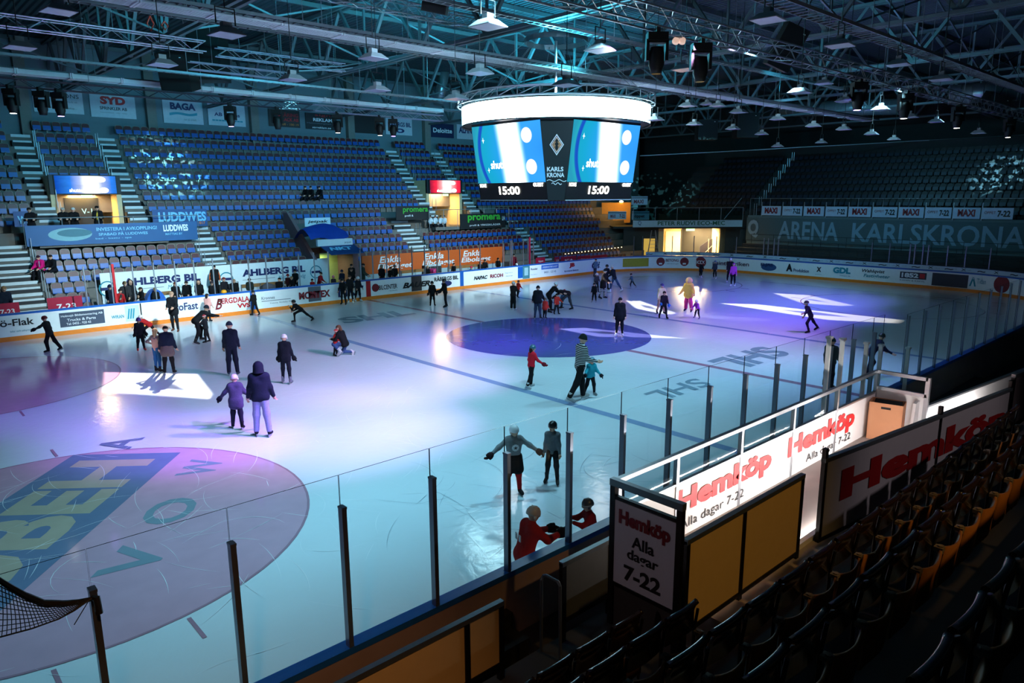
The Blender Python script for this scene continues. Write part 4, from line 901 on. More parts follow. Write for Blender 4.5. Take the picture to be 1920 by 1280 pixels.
# emblem and town name on the narrow corner faces
for i0, i1 in ((0, 1), (2, 3), (6, 7), (4, 5)):
    a, b, c, d = A1[i0], A1[i1], A0[i1], A0[i0]; nn = (b-a).cross(d-a).normalized(); rt = (b-a).normalized(); up = nn.cross(rt); mid = (a+b)/2; H = (d-a).dot(up)
    cc = mid+up*H*.60+nn*.015; m = MB(); s_ = (.27, .39)
    def dia(k, col, name, o_): MB().prism([cc+rt*(x*s_[0]*k)+up*(y*s_[1]*k)+nn*o_ for x, y in ((0, -1), (1, 0), (0, 1), (-1, 0))], nn*.008).build(name, col, sb)
    dia(1.0, M_wht, 'emblem_rim', 0); dia(.86, M_dred, 'emblem_band', .01); dia(.76, M_wht, 'emblem_rim', .02); dia(.68, mat('emblem_copper', (196, 130, 90), rough=.5), 'emblem_field', .03)
    bug = MB()
    for y, rx, ry in ((.15, .05, .055), (.03, .065, .07), (-.10, .055, .10)):
        bug.prism([cc+rt*(rx*math.cos(2*PI*k/14))+up*(y+ry*math.sin(2*PI*k/14))+nn*.04 for k in range(14)], nn*.01)
    for sx in (-1, 1):
        for y0, y1 in ((.10, .17), (.03, .02), (-.05, -.13)): bug.bar(cc+rt*(.03*sx)+up*y0+nn*.045, cc+rt*(.14*sx)+up*y1+nn*.045, .016, .01)
        bug.bar(cc+rt*(.02*sx)+up*.2+nn*.045, cc+rt*(.06*sx)+up*.26+nn*.045, .012, .01)
    bug.build('emblem_insect', M_ink, sb)
    text('KARLS', sb, mid-rt*.36+up*H*.17+nn*.02, rt, up, .62, .17, M_wht, name='case_lettering', off=.03); text('KRONA', sb, mid-rt*.36+up*H*.075+nn*.02, rt, up, .66, .17, M_wht, name='case_lettering', off=.03)
    for zz, x0, x1 in ((.02, -.36, .38), (-.03, -.18, .20)):
        w_ = MB(); pts = [mid+rt*(x0+(x1-x0)*k/16)+up*(H*zz+.035*math.sin(k*PI/4))+nn*.025 for k in range(17)]; w_.tube(pts, .014, 5); w_.build('case_wave', M_wht, sb)
# ring display and its truss
M_ring = emis('ring_white', (.50, .88, 1.0), 16)
MB().lathe([(3.9, 8.83), (3.9, 9.54)], 72, (SBX, SBY, 0)).build('ring_display', M_ring, sb, smooth=True)
m = MB(); m.lathe([(3.86, 9.56), (3.86, 8.81)], 72, (SBX, SBY, 0)); m.lathe([(3.86, 8.81), (3.93, 8.79), (3.93, 8.83)], 72, (SBX, SBY, 0)); m.lathe([(2.2, 8.86), (3.88, 8.86)], 72, (SBX, SBY, 0)); m.lathe([(3.93, 9.54), (3.93, 9.58), (3.86, 9.58)], 72, (SBX, SBY, 0)); m.build('ring_casing', M_sbk, sb)
tr = MB(); NT = 30
for rr_, zz in ((4.08, 9.62), (4.08, 9.95), (3.78, 9.62), (3.78, 9.95)): tr.tube([(SBX+rr_*math.cos(2*PI*k/60), SBY+rr_*math.sin(2*PI*k/60), zz) for k in range(61)], .03, 6, cap=False)
for k in range(NT):
    a0, a1 = 2*PI*k/NT, 2*PI*(k+1)/NT
    P_ = lambda a, r_, z_: (SBX+r_*math.cos(a), SBY+r_*math.sin(a), z_)
    tr.tube([P_(a0, 4.08, 9.62), P_(a0, 4.08, 9.95)], .022, 5); tr.tube([P_(a0, 4.08, 9.62), P_(a1, 4.08, 9.95)], .018, 5); tr.tube([P_(a0, 3.78, 9.95), P_(a0, 4.08, 9.95)], .015, 4); tr.tube([P_(a0, 3.78, 9.62), P_(a0, 4.08, 9.62)], .015, 4)
tr.build('ring_truss', M_alu, sb)
m = MB()
for k in range(8):
    a = 2*PI*k/8+.2; m.tube([(SBX+3.9*math.cos(a), SBY+3.9*math.sin(a), 9.95), (SBX+1.2*math.cos(a), SBY+1.2*math.sin(a), 12.2)], .012, 4)
m.lathe([(1.3, 12.1), (1.3, 12.3)], 16, (SBX, SBY, 0)); m.tube([(SBX, SBY, 9), (SBX, SBY, 12.2)], .06, 8); m.build('suspension', M_rail, sb)
# ================================================================ roof
mb = MB(); mb.bb((-45, -40, 15.2), (60, 40, 15.5))
M_deck = mat('roof_deck', (58, 72, 82), rough=.55, var=.1)
def _deck():
    nt = M_deck.node_tree; b = nt.nodes['Principled BSDF']; tc = nt.nodes.new('ShaderNodeTexCoord'); w = nt.nodes.new('ShaderNodeTexWave')
    w.wave_type = 'BANDS'; w.bands_direction = 'X'; w.inputs['Scale'].default_value = 1.05; w.inputs['Distortion'].default_value = 0
    mp = nt.nodes.new('ShaderNodeMapping'); nt.links.new(tc.outputs['Object'], mp.inputs[0]); nt.links.new(mp.outputs[0], w.inputs['Vector'])
    bp = nt.nodes.new('ShaderNodeBump'); bp.inputs['Strength'].default_value = 1.0; bp.inputs['Distance'].default_value = .12
    nt.links.new(w.outputs[0], bp.inputs['Height']); nt.links.new(bp.outputs[0], b.inputs['Normal'])
_deck()
struct('ceiling', mb, M_deck)
M_stl = mat('roof_steel', (96, 108, 114), rough=.5, metal=.2, var=.08)
for x in (-21, -12, -3, 6.7, 15.6, 24, 33, 42):
    m = MB(); zb, zt = 12.0, 14.9
    for dx in (-.16, .16): m.bb((x+dx-.07, -26, zb-.06), (x+dx+.07, 31, zb+.06)); m.bb((x+dx-.07, -26, zt-.06), (x+dx+.07, 31, zt+.06))
    y = -26.0; up = True
    while y < 30.5:
        m.bar((x, y, zb if up else zt), (x, y+2.2, zt if up else zb), .14, .14)
        if up: m.bar((x, y, zb), (x, y, zt), .09, .09)
        y += 2.2; up = not up
    struct('trim_truss', m, M_stl)
m = MB()
for y in range(-24, 31, 6): m.bb((-30, y-.06, 14.95), (50, y+.06, 15.15))
for y in (-9, 9, 21):
    for x0, x1 in zip((-21, -12, -3, 6.7, 15.6, 24, 33), (-12, -3, 6.7, 15.6, 24, 33, 42)): m.bar((x0, y, 12.2), (x1, y, 14.8), .07, .07); m.bar((x0, y, 14.8), (x1, y, 12.2), .07, .07)
struct('trim_purlins', m, M_stl)
# ---------------------------------------------------------------- box trusses for lights
def box_truss(label, x0, x1, y, z, s=.29, m=M_alu, along='X'):
    t = thing('lighting_truss', label, 'truss', ((x0+x1)/2 if along == 'X' else y, y if along == 'X' else (x0+x1)/2, z))
    P_ = (lambda a, b, c: (a, y+b, z+c)) if along == 'X' else (lambda a, b, c: (y+b, a, z+c))
    ch = MB(); h = s/2
    for b in (-h, h):
        for c in (-h, h): ch.tube([P_(x0, b, c), P_(x1, b, c)], .025, 6)
    ch.build('chords', m, t)
    n = max(2, int((x1-x0)/.5)); br = MB(); st = (x1-x0)/n
    for i in range(n):
        a, b = x0+i*st, x0+(i+1)*st; k = 1 if i % 2 == 0 else -1
        for q in (-h, h):
            br.tube([P_(a, q, -h*k), P_(b, q, h*k)], .012, 4, cap=False); br.tube([P_(a, -h*k, q), P_(b, h*k, q)], .012, 4, cap=False)
    br.build('braces', m, t)
    k = x0+1.0
    while k < x1: MB().tube([P_(k, 0, h), P_(k, 0, 15.2-z)], .012, 4).build('hanger', M_rail, t); k += 4.5
    return t
TZF = on(400, 186, 1, 12.5).z
M_altd = mat('truss_shaded', (60, 62, 70), rough=.4, metal=.6)  # darker copy of the truss metal, shading put in for the unlit stretch
box_truss('long dark lighting truss over the far boards, violet spotlights under it', -24, -4.2, 12.5, TZF, .3, M_altd)
box_truss('bright lit stretch of truss running up to the scoreboard', -4.1, 3.9, 12.5, TZF, .3)
box_truss('bright aluminium truss crossing the upper edge, carrying two black spotlights', -13.2, 42, -10.9, 10.0, .4)
box_truss('short aluminium truss behind the black speakers', -9.6, -3.6, 10.2, 12.0, .34); box_truss('second short aluminium truss below it with a red strap', -10.2, -5.8, 11.8, 11.6, .3)
box_truss('truss at the upper edge above the large perforated lamp row', -12.5, -2.0, 1.2, 12.6, .4); box_truss('outer purple lit truss near the corner of the hall roof', -20, -11.5, 6.4, 11.4, .36)
t = thing('red_strap', 'red lifting sling over the truss by the black speakers', 'strap', on(290, 60, 1, 8.6))
for u, v0, v1 in ((281, 30, 58), (308, 40, 56)):
    a, b = on(u, v0, 1, 8.6), on(u+2, v1, 1, 8.6); MB().tube([a, (a+b)/2+X*.12, b, (a+b)/2-X*.12, a], .03, 6).build('sling', mat('sling_red', (220, 50, 30), rough=.6), t)
# ---------------------------------------------------------------- rows of lamp troughs
M_trf = mat('lamp_housing', (214, 212, 220), rough=.4); M_lou = mat('lamp_louvre', (206, 204, 212), rough=.4); M_tub = mat('lamp_tube_unlit', (236, 236, 240), rough=.2); M_tray = mat('cable_tray', (110, 114, 122), rough=.5, metal=.4)
def trough_mesh(L):
    h = MB(); h.prism([(0, -.34, .02), (0, -.30, .20), (0, .30, .20), (0, .34, .02), (0, .31, .02), (0, .27, .17), (0, -.27, .17), (0, -.31, .02)], (L, 0, 0)); h.bb((-.03, -.36, 0), (.03, .36, .22)); h.bb((L-.03, -.36, 0), (L+.03, .36, .22))
    lo_ = MB(); k = .06
    while k < L-.03: lo_.bb((k, -.24, .025), (k+.012, .30, .065)); k += .09
    for y in (-.24, -.15, -.06, .03, .12, .21, .30): lo_.bb((.03, y-.005, .02), (L-.03, y+.005, .06))
    tu = MB(); tu.tube([(.06, -.285, .06), (L-.06, -.285, .06)], .025, 8)
    return h.mesh('housing', M_trf), lo_.mesh('louvre', M_lou), tu.mesh('tube', M_tub)
TM = trough_mesh(1.9)
def trough_row(y, z, x0, n, side, lab):
    for i in range(n):
        t = inst('lamp_trough', None, None, (x0+1.98*i, y, z)); tag(t, 'louvred trough, %s from the outer end of the %s' % (nth(i+1), lab), 'lamp', 'louvred lamps of the '+lab)
        for nm, me in zip(('housing', 'louvre', 'tube'), TM): inst(nm, me, t)
TZ = 11.0
y1, y2 = on(900, 112, 2, TZ).y, on(430, 176, 2, TZ).y
trough_row(y1, TZ, -19.5, 26, 1, 'big central lamp row'); trough_row(y2, TZ, -22, 14, 1, 'far lamp row over the seats')
def tray(label, x0, x1, y, z, w=.3):
    t = thing('cable_tray', label, 'cable tray', ((x0+x1)/2, y, z)); m = MB()
    for b in (-w/2, w/2): m.bb((x0, y+b-.015, z), (x1, y+b+.015, z+.09))
    m.build('side_rails', M_tray, t); r_ = MB(); k = x0
    while k < x1: r_.bb((k, y-w/2, z), (k+.04, y+w/2, z+.025)); k += .3
    r_.build('tray_floor', M_tray, t); k = x0+1
    while k < x1: MB().tube([(k, y, z), (k, y, 15.2)], .014, 4).build('hanger', M_rail, t); k += 4
tray('cable tray beside the big central lamp row on its upper side', -19.5, 32, y1-.6, TZ+.05); tray('bright edged cable tray beside the big central lamp row on its lower side', -19.5, 14, y1+.62, TZ-.02, .22)
tray('broad cable tray above the far lamp row', -22, 8, y2+.55, TZ+.25, .5); tray('slim tray running from the black speakers to the scoreboard', -20, 3.5, 9.8, 10.9, .2); tray('cable ladder sloping along the upper edge toward the far end', -12, 34, -12.3, 10.55, .55); tray('single dark tray high over the bright central lamp row', -14, 18, -4.2, 11.4, .25)
# ---------------------------------------------------------------- hanging flood lamps
fl_h = MB(); fl_h.add([(-.28, -.28, .0), (.28, -.28, 0), (.28, .28, 0), (-.28, .28, 0), (-.14, -.14, .13), (.14, -.14, .13), (.14, .14, .13), (-.14, .14, .13)], [(0, 1, 5, 4), (1, 2, 6, 5), (2, 3, 7, 6), (3, 0, 4, 7), (4, 5, 6, 7)]); fl_h.box((0, 0, .18), (.18, .14, .12))
fl_g = MB(); fl_g.box((0, 0, 0), (.54, .54, .02)); fl_b = MB(); fl_b.tube([(-.2, 0, .2), (-.2, 0, .5), (.2, 0, .5), (.2, 0, .2)], .015, 5); fl_b.tube([(0, 0, .5), (0, 0, 4.0)], .012, 4)
ME_fl = (fl_h.mesh('reflector', mat('lamp_reflector', (150, 152, 158), rough=.4)), fl_g.mesh('glass', mat('lamp_glass', (190, 186, 204), rough=.2)), fl_b.mesh('bracket', M_dark))
FL = [(915, 50, 60), (1125, 95, 50), (900, 138, 44), (700, 110, 46), (548, 150, 44), (37, 90, 52), (304, 122, 48), (110, 22, 70), (425, 66, 60), (1440, 38, 58), (1575, 86, 50), (1283, 131, 42), (1685, 122, 42), (1765, 150, 40), (855, 186, 40), (1062, 160, 46), (708, 170, 40), (1325, 196, 22), (1290, 199, 30), (1346, 199, 26), (1385, 211, 30), (1228, 225, 30), (1302, 234, 26), (1374, 242, 24), (1458, 224, 26), (1525, 237, 26), (1582, 243, 26), (1634, 252, 24), (1676, 262, 22), (1500, 174, 40), (1585, 190, 34), (1652, 206, 32), (1706, 220, 30), (1755, 229, 26), (1835, 250, 26), (1545, 157, 30), (1458, 275, 20), (1540, 268, 20), (1428, 252, 22), (1180, 240, 24)]
for i, (u, v, s) in enumerate(FL):
    D = .62*FPX/s; D = min(max(D, 14), 62); p = CAM+ray(u, v)*D
    if p.z > 13: p = on(u, v, 2, 12.2)
    t = inst('flood_lamp', None, None, p, rz=.1)
    near = 'beside the black speakers' if u < 440 else 'before the scoreboard cables' if u < 950 else 'near the top of the scoreboard' if u < 1250 else 'beyond the scoreboard' if u < 1420 else 'over the dark end seats'
    ra = sorted([f for f in FL if (f[0] < 440) == (u < 440) and (f[0] < 950) == (u < 950) and (f[0] < 1250) == (u < 1250) and (f[0] < 1420) == (u < 1420)], key=lambda f: f[0])
    tag(t, 'square hanging flood lamp, unlit, %s along the roof %s' % (nth(ra.index((u, v, s))+1), near), 'lamp', 'hanging flood lamps')
    for nm, me in zip(('reflector', 'glass', 'bracket'), ME_fl): inst(nm, me, t)
# ---------------------------------------------------------------- moving-head spotlights
mh_b = MB(); mh_b.box((0, 0, -.08), (.42, .30, .16)); mh_b.tube([(0, 0, 0), (0, 0, .12)], .05, 8)
mh_y = MB(); mh_y.box((-.2, 0, -.34), (.06, .18, .42)); mh_y.box((.2, 0, -.34), (.06, .18, .42)); mh_y.box((0, 0, -.17), (.42, .18, .06))
mh_h = MB(); mh_h.lathe([(0, -.28), (.13, -.28), (.16, -.40), (.165, -.62), (.13, -.72), (.12, -.80), (0, -.80)], 16)
mh_l = MB(); mh_l.lathe([(.0, -.805), (.1, -.805), (.105, -.79)], 16)
ME_mh = (mh_b.mesh('base_box', M_black), mh_y.mesh('yoke', M_black), mh_h.mesh('head', M_black, True))
M_len_v = emis('lens_violet', (.45, .25, 1.0), 14); M_len_w = emis('lens_white', (1, .95, .85), 10); M_len_o = mat('lens_dark', (40, 40, 50), rough=.1)
ME_ln = {k: mh_l.mesh('lens', m_) for k, m_ in (('v', M_len_v), ('w', M_len_w), ('o', M_len_o))}
MH = [(112, 197, 'v', 60, 'with a violet lens before the white wall banners'), (432, 216, 'v', 58, 'with a violet lens under the dark truss by the pale banner'), (737, 237, 'v', 44, 'with a violet lens beside the scoreboard side of the lamp row'), (22, 190, 'w', 60, 'with a small white lens at the outer end of the dark truss'), (75, 166, 'o', 50, 'dark, high on the truss between two lit heads'), (520, 222, 'o', 46, 'dark and tilted before the brown banner'), (633, 234, 'w', 44, 'with a pale lens beside the black wall banner'), (712, 238, 'w', 44, 'small, with a pale lens close to the last violet head'),
      (1232, 75, 'o', 96, 'large and black below the bright truss'), (1315, 90, 'o', 96, 'large and tilted below the bright truss, two white lenses above it'), (1610, 172, 'v', 62, 'with a violet glint over the end seats'), (1697, 196, 'w', 46, 'with a white lens beside the silver duct'), (1796, 220, 'w', 46, 'with a warm lens low by the end duct'), (1892, 240, 'w', 44, 'with a bright lens at the far edge of the roof')]
for u, v, c, s, d in MH:
    p = on(u, v, 1, 12.4 if u < 800 else -10.9); zt = TZF-.16 if u < 800 else 9.8; sc = 1.12; t = inst('spotlight', None, None, (p.x, p.y, zt-.1), rz=YAW*-1, scale=(sc,)*3); tag(t, 'black moving spotlight '+d, 'spotlight', 'moving spotlights on the trusses')
    for nm, me in zip(('base_box', 'yoke', 'head'), ME_mh): inst(nm, me, t)
    inst('lens', ME_ln[c], t)
    k = MB(); k.box((0, 0, .06), (.08, .3, .14)); q = k.build('clamp', M_black); q.parent = t
    if s == 96 and u > 1300:
        t['label'] = t['label']
        for dx in (-.07, .07):
            m = MB(); m.lathe([(0, .06), (.07, .05), (.08, -.02), (.0, -.03)], 12); q = m.build('blinder_lamp', mat('lamp_glass_warm', (220, 190, 170), rough=.2, emit=(255, 210, 190), es=.6)); q.parent = t; q.location = (-.55+dx, -.2, .02); q.rotation_euler = (1.2, 0, 0)
# ---------------------------------------------------------------- loudspeakers
def speaker(u0, v0, u1, v1, D, lab, tilt=0.0, roll=0.0):
    a = CAM+ray((u0+u1)/2, (v0+v1)/2)*D; w_ = (u1-u0)/FPX*D; h_ = (v1-v0)/FPX*D
    t = inst('loudspeaker', None, None, a, rz=-YAW); t.rotation_euler = (tilt, roll, -YAW); tag(t, lab, 'speaker')
    q = MB().box((0, 0, 0), (w_, w_*.8, h_)).build('cabinet', M_black); q.parent = t
    q = MB().box((0, -w_*.4-.01, 0), (w_*.92, .02, h_*.94)).build('grille', mat('speaker_grille', (14, 14, 16), rough=.8)); q.parent = t
    q = MB().tube([(0, 0, h_/2), (0, 0, h_/2+3)], .02, 5).build('hanger', M_dark); q.parent = t
    q = MB().box((w_*.32, -w_*.4-.025, h_*.38), (.08, .01, .03)).build('badge', M_wht); q.parent = t
speaker(362, 58, 421, 150, 33, 'tall black loudspeaker hanging over the far side, larger of the pair'); speaker(306, 100, 362, 168, 32, 'black loudspeaker hanging lower beside the tall one', .25)
speaker(1452, 50, 1496, 128, 25, 'tilted black loudspeaker under the bright truss toward the end', .2, .42); speaker(1306, 226, 1342, 262, 54, 'dark loudspeaker beyond the scoreboard, nearer of the pair'); speaker(1378, 214, 1418, 258, 54, 'dark loudspeaker beyond the scoreboard, at the end of the pair'); speaker(1842, 178, 1880, 216, 44, 'tilted dark loudspeaker by the silver duct', .2, .4); speaker(796, -40, 842, 22, 22, 'black loudspeaker cut by the upper edge above the lamp row', .2, .2)
# ---------------------------------------------------------------- ducts and the long cable
M_duct = mat('duct_silver', (150, 158, 166), rough=.3, metal=.7)
def duct(pts, r, lab):
    t = thing('ventilation_duct', lab, 'duct', pts[0]); m = MB(); m.tube(pts, r, 16); m.build('pipe', M_duct, t, smooth=True); rb = MB(); N = 26
    for a, b in zip(pts, pts[1:]):
        a, b = Vector(a), Vector(b); n = max(2, int((b-a).length/.6)); d = (b-a).normalized()
        for i in range(n+1): p = a+(b-a)*i/n; rb.tube([p-d*.03, p+d*.03], r*1.03, 16)
    rb.build('seams', M_duct, t)
duct([CAM+ray(1470, 205)*58, CAM+ray(1690, 200)*50], .55, 'silver duct crossing above the dark end seats'); duct([CAM+ray(1780, 178)*46, CAM+ray(1930, 168)*44], .6, 'silver duct at the far edge of the roof'); duct([on(836, 120, 1, 24), on(822, 195, 1, 24)], .38, 'short cyan lit duct dropping behind the scoreboard')
t = thing('sagging_cable', 'long pale cable sagging across the dark end seats', 'cable', CAM+ray(1280, 286)*60)
pts = [CAM+ray(u, v)*60 for u, v in ((1200, 292), (1280, 288), (1400, 282), (1500, 276), (1600, 271), (1700, 265), (1800, 260), (1930, 252))]; MB().tube(pts, .035, 5).build('wire', M_pale, t)
t = thing('sagging_cable', 'two bundled cables swinging from the lamp row behind the scoreboard lamps', 'cable', on(640, 128, 1, 10)); pts = [on(u, v, 1, 10) for u, v in ((560, 133), (640, 130), (690, 122), (740, 112), (790, 102))]; MB().tube(pts, .03, 5).build('wire', M_rail, t); MB().tube([p+Z*.14 for p in pts], .03, 5).build('wire', M_rail, t)
# ================================================================ near side: walkway, bench wall, barriers, seats
M_lt = mat('walk_concrete', (176, 166, 160), rough=.8, var=.18, scale=2)
mb = MB(); mb.bb((-15.05, -17.75, .4), (-6.5, -16.1, 1.1)); mb.bb((-6.6, -18.2, .4), (4, -16.9, .8)); struct('floor_walkway', mb, M_lt)
mb = MB(); mb.bb((-24, -18.2, 0), (-15.05, -16.05, .55)); mb.bb((-24, -16.0, 0), (4, -15.3, .25)); struct('floor_bench', mb, M_concd)
mb = MB(); mb.bb((-24, -15.75, .25), (-16.3, -15.45, .5)); mb.bb((-24, -15.45, .25), (-16.3, -15.32, .72)); struct('trim_2', mb, M_black)
M_wp = mat('panel_gloss_white', (232, 230, 230), rough=.35, var=.03); M_hred = mat('letter_red', (214, 36, 40), rough=.5)
YB = -16.15
t = thing('bench_wall', 'bright white wall of panels with red and black lettering behind the players bench', 'wall panels', (-11, YB, 1.1))
bw = t
xe = [-15.05, -13.75, -12.0, -10.25, -8.5, -6.62]
for a, b in zip(xe, xe[1:]):
    MB().bb((a+.006, YB, 1.1), (b-.006, YB+.04, 1.95)).build('panel', M_wp, t)
    m = MB(); m.bb((a+.03, YB+.015, 1.97), (b-.03, YB+.027, 2.36)); m.build('glass_strip', M_glass2, t)
MB().bb((-15.08, YB-.02, 2.37), (-6.6, YB+.05, 2.43)).build('top_rail', M_alu, t); MB().bb((-15.08, YB-.01, 1.94), (-6.6, YB+.05, 1.975)).build('middle_rail', M_alu, t)
for x in xe: MB().bb((x-.03, YB-.015, 1.1), (x+.03, YB+.05, 2.4)).build('post', M_alu, t)
for p0, p1, q0, q1, vv in ((1267, 1441, 1277, 1393, 930), (1478, 1597, 1513, 1592, 830)):
    a, b = on(p0, vv, 1, YB).x, on(p1, vv, 1, YB).x; c, d = on(q0, vv, 1, YB).x, on(q1, vv, 1, YB).x
    text('Hemköp', t, (a, YB, 1.38), X, Z, b-a, .47, M_hred, off=.05, out=.012); text('Alla dagar 7-22', t, (c, YB, 1.17), X, Z, d-c, .19, M_ink, out=.012)
t = thing('corner_partition', 'white partition with glass strip closing the walkway behind the cardboard box', 'partition', (-6.6, -16.6, 1.1))
MB().bb((-6.6, -17.1, 1.1), (-6.55, YB, 2.02)).build('panel', M_wp, t); MB().bb((-6.59, -17.05, 2.1), (-6.575, YB, 2.36)).build('glass_strip', M_glass2, t); MB().bb((-6.62, -17.1, 2.36), (-6.54, YB, 2.43)).build('top_rail', M_alu, t); MB().bb((-6.62, -17.1, 2.02), (-6.54, YB, 2.09)).build('middle_rail', M_alu, t); MB().bb((-6.62, -17.14, 1.1), (-6.54, -17.06, 2.43)).build('post', M_alu, t)
M_card = mat('cardboard', (190, 132, 96), rough=.8, var=.06)
t = thing('cardboard_box', 'open brown cardboard box in the corner of the white walkway', 'box', (-6.9, -16.5, 1.1), rz=R(-78), world=False)
q = MB(); w_, d_, h_ = .62, .42, .78
q.bb((-w_/2, -d_/2, 0), (w_/2, -d_/2+.012, h_-.12)); q.bb((-w_/2, -d_/2, h_-.07), (w_/2, -d_/2+.012, h_)); q.bb((-w_/2, -d_/2, h_-.12), (-.09, -d_/2+.012, h_-.07)); q.bb((.09, -d_/2, h_-.12), (w_/2, -d_/2+.012, h_-.07))
q.bb((-w_/2, d_/2-.012, 0), (w_/2, d_/2, h_)); q.bb((-w_/2, -d_/2, 0), (-w_/2+.012, d_/2, h_)); q.bb((w_/2-.012, -d_/2, 0), (w_/2, d_/2, h_)); q.bb((-w_/2, -d_/2, 0), (w_/2, d_/2, .012)); q.build('body', M_card, t)
MB().bb((-.09, -d_/2+.02, h_-.13), (.09, -d_/2+.03, h_-.06)).build('hole_shade', M_black, t); q = MB(); q.box((0, .05, h_-.05), (.5, .22, .03), rx=.3); q.box((-.1, -.05, h_-.08), (.3, .2, .03), rx=-.2); q.build('contents', M_black, t)  # black plate stands for the shade inside the hand hole
# white parapet beyond the partition, turning a little toward the stand
d6 = Vector((math.cos(R(6)), -math.sin(R(6)), 0)); n6 = Vector((-d6.y, d6.x, 0)); q0 = Vector((-6.5, -17.0, 0))
t = thing('parapet', 'bright white parapet with a frosty glass strip beyond the cardboard box', 'parapet', q0+Z*.8)
MB().prism([q0+Z*.8, q0+d6*7.4+Z*.8, q0+d6*7.4+Z*1.72, q0+Z*1.72], n6*.06).build('panel', M_wp, t)
q = MB(); q.prism([q0+d6*7.4+Z*.8, q0+d6*9+Z*.8, q0+d6*9+Z*2.25, q0+d6*7.5+Z*2.2], n6*.06); q.build('raised_end', M_wp, t); q = MB(); q.prism([q0-d6*.35+Z*.8, q0+d6*.15+Z*.8, q0+d6*.15+Z*2.0, q0-d6*.25+Z*1.9], n6*.06); q.build('raised_end', M_wp, t)
MB().prism([q0+d6*.2+Z*1.76, q0+d6*7.3+Z*1.76, q0+d6*7.3+Z*2.15, q0+d6*.2+Z*2.15], n6*.015).build('glass_strip', M_glass, t); MB().prism([q0+Z*1.72, q0+d6*7.4+Z*1.72, q0+d6*7.4+Z*1.76, q0+Z*1.76], n6*.07).build('rail', M_alu, t)
p_ = q0+d6*5.7+n6*.05; MB().prism([p_+Z*1.85, p_+d6*.2+Z*1.85, p_+d6*.2+Z*2.2, p_+Z*2.2], n6*.005).build('paper_notice', M_wht, t)
# lamp of the walkway, fixed to the back of the barrier
t = thing('walkway_lamp', 'long white tube lamp behind the front barrier lighting the walkway', 'lamp', (-11, -17.5, 1.1))
MB().bb((-13.6, -17.52, 1.1), (-7.2, -17.44, 1.18)).build('housing', M_wht, t); MB().tube([(-13.5, -17.42, 1.15), (-7.3, -17.42, 1.15)], .02, 8).build('tube', emis('tube_white', (1, .97, .95), 6), t)
for x, y, e, s in ((-12.0, -17.42, 190, 2.8), (-9.0, -17.42, 160, 3.0)):
    l = bpy.data.lights.new('walkway_light', 'AREA'); l.energy = e; l.color = (1, .93, .90); l.shape = 'RECTANGLE'; l.size = s; l.size_y = .07
    o = bpy.data.objects.new('walkway_light', l); COL.objects.link(o); o.location = (x, y, 1.14); o.rotation_euler = (R(135), 0, 0)
p_ = q0+d6*3.5-n6*.55
l = bpy.data.lights.new('walkway_light', 'AREA'); l.energy = 260; l.color = (1, .95, .93); l.shape = 'RECTANGLE'; l.size = 6; l.size_y = .06
o = bpy.data.objects.new('walkway_light', l); COL.objects.link(o); o.location = (p_.x, p_.y, .92); o.rotation_euler = (R(105), 0, R(-6))
t = thing('walkway_lamp', 'white tube lamp lighting the parapet beyond the cardboard box', 'lamp', (p_.x, p_.y, .8)); MB().bar(p_-d6*3+Z*.84, p_+d6*3+Z*.84, .05, .05).build('housing', M_wht, t)
# ---------------------------------------------------------------- barriers in front of the seats
M_frm = mat('frame_black', (20, 22, 26), rough=.35, metal=.4); M_pan = mat('panel_cream', (214, 186, 130), rough=.6, var=.06); M_pan2 = mat('panel_grey', (150, 150, 156), rough=.6, var=.06); M_toprail = mat('rail_dull_steel', (120, 130, 138), rough=.3, metal=.7)
def barrier(label, P0, d, parts, z0, z1, m, posts_up=0.0):
    """parts: distances along d of the posts"""
    P0 = Vector(P0); d = Vector(d).normalized(); n = Vector((-d.y, d.x, 0)); t = thing('barrier', label, 'barrier', P0+Z*z0)
    for a, b in zip(parts, parts[1:]): MB().prism([P0+d*(a+.03)+Z*(z0+.06), P0+d*(b-.03)+Z*(z0+.06), P0+d*(b-.03)+Z*(z1-.03), P0+d*(a+.03)+Z*(z1-.03)], n*.03).build('panel', m, t)
    for a in parts: MB().prism([P0+d*(a-.035)-n*.015+Z*(z0-.3), P0+d*(a+.035)-n*.015+Z*(z0-.3), P0+d*(a+.035)-n*.015+Z*(z1+posts_up), P0+d*(a-.035)-n*.015+Z*(z1+posts_up)], n*.06).build('post', M_frm, t)
    a, b = parts[0]-.035, parts[-1]+.035
    MB().prism([P0+d*a-n*.02+Z*(z1-.04), P0+d*b-n*.02+Z*(z1-.04), P0+d*b-n*.02+Z*(z1+.02), P0+d*a-n*.02+Z*(z1+.02)], n*.07).build('top_rail', M_toprail, t)
    MB().prism([P0+d*a-n*.012+Z*z0, P0+d*b-n*.012+Z*z0, P0+d*b-n*.012+Z*(z0+.06), P0+d*a-n*.012+Z*(z0+.06)], n*.055).build('bottom_rail', M_frm, t)
    return t
barrier('low cream panelled barrier with dull rail along the lower edge', (-21.6, -16.15, 0), X, [0, 1.6, 21.6-17.62, 21.6-17.12], .72, 1.52, M_pan)
barrier('short grey panel barrier with cyan lit rail beside the lettered sign', (-16.09, -16.15, 0), X, [0, .9], .80, 1.62, mat('panel_slate_dark', (66, 70, 74), rough=.6))
barrier('cream two-panel barrier in front of the lettered white wall', (-15.66, -17.6, 0), X, [0, 1.2, 2.7], 1.15, 2.31, M_pan)
d7 = Vector((math.cos(R(7)), -math.sin(R(7)), 0)); n7 = Vector((-d7.y, d7.x, 0)); P7 = Vector((-12.28, -17.6, 0))
def onp(px, py, P0, n):
    r_ = ray(px, py); return CAM+r_*((P0-CAM).dot(n)/r_.dot(n))
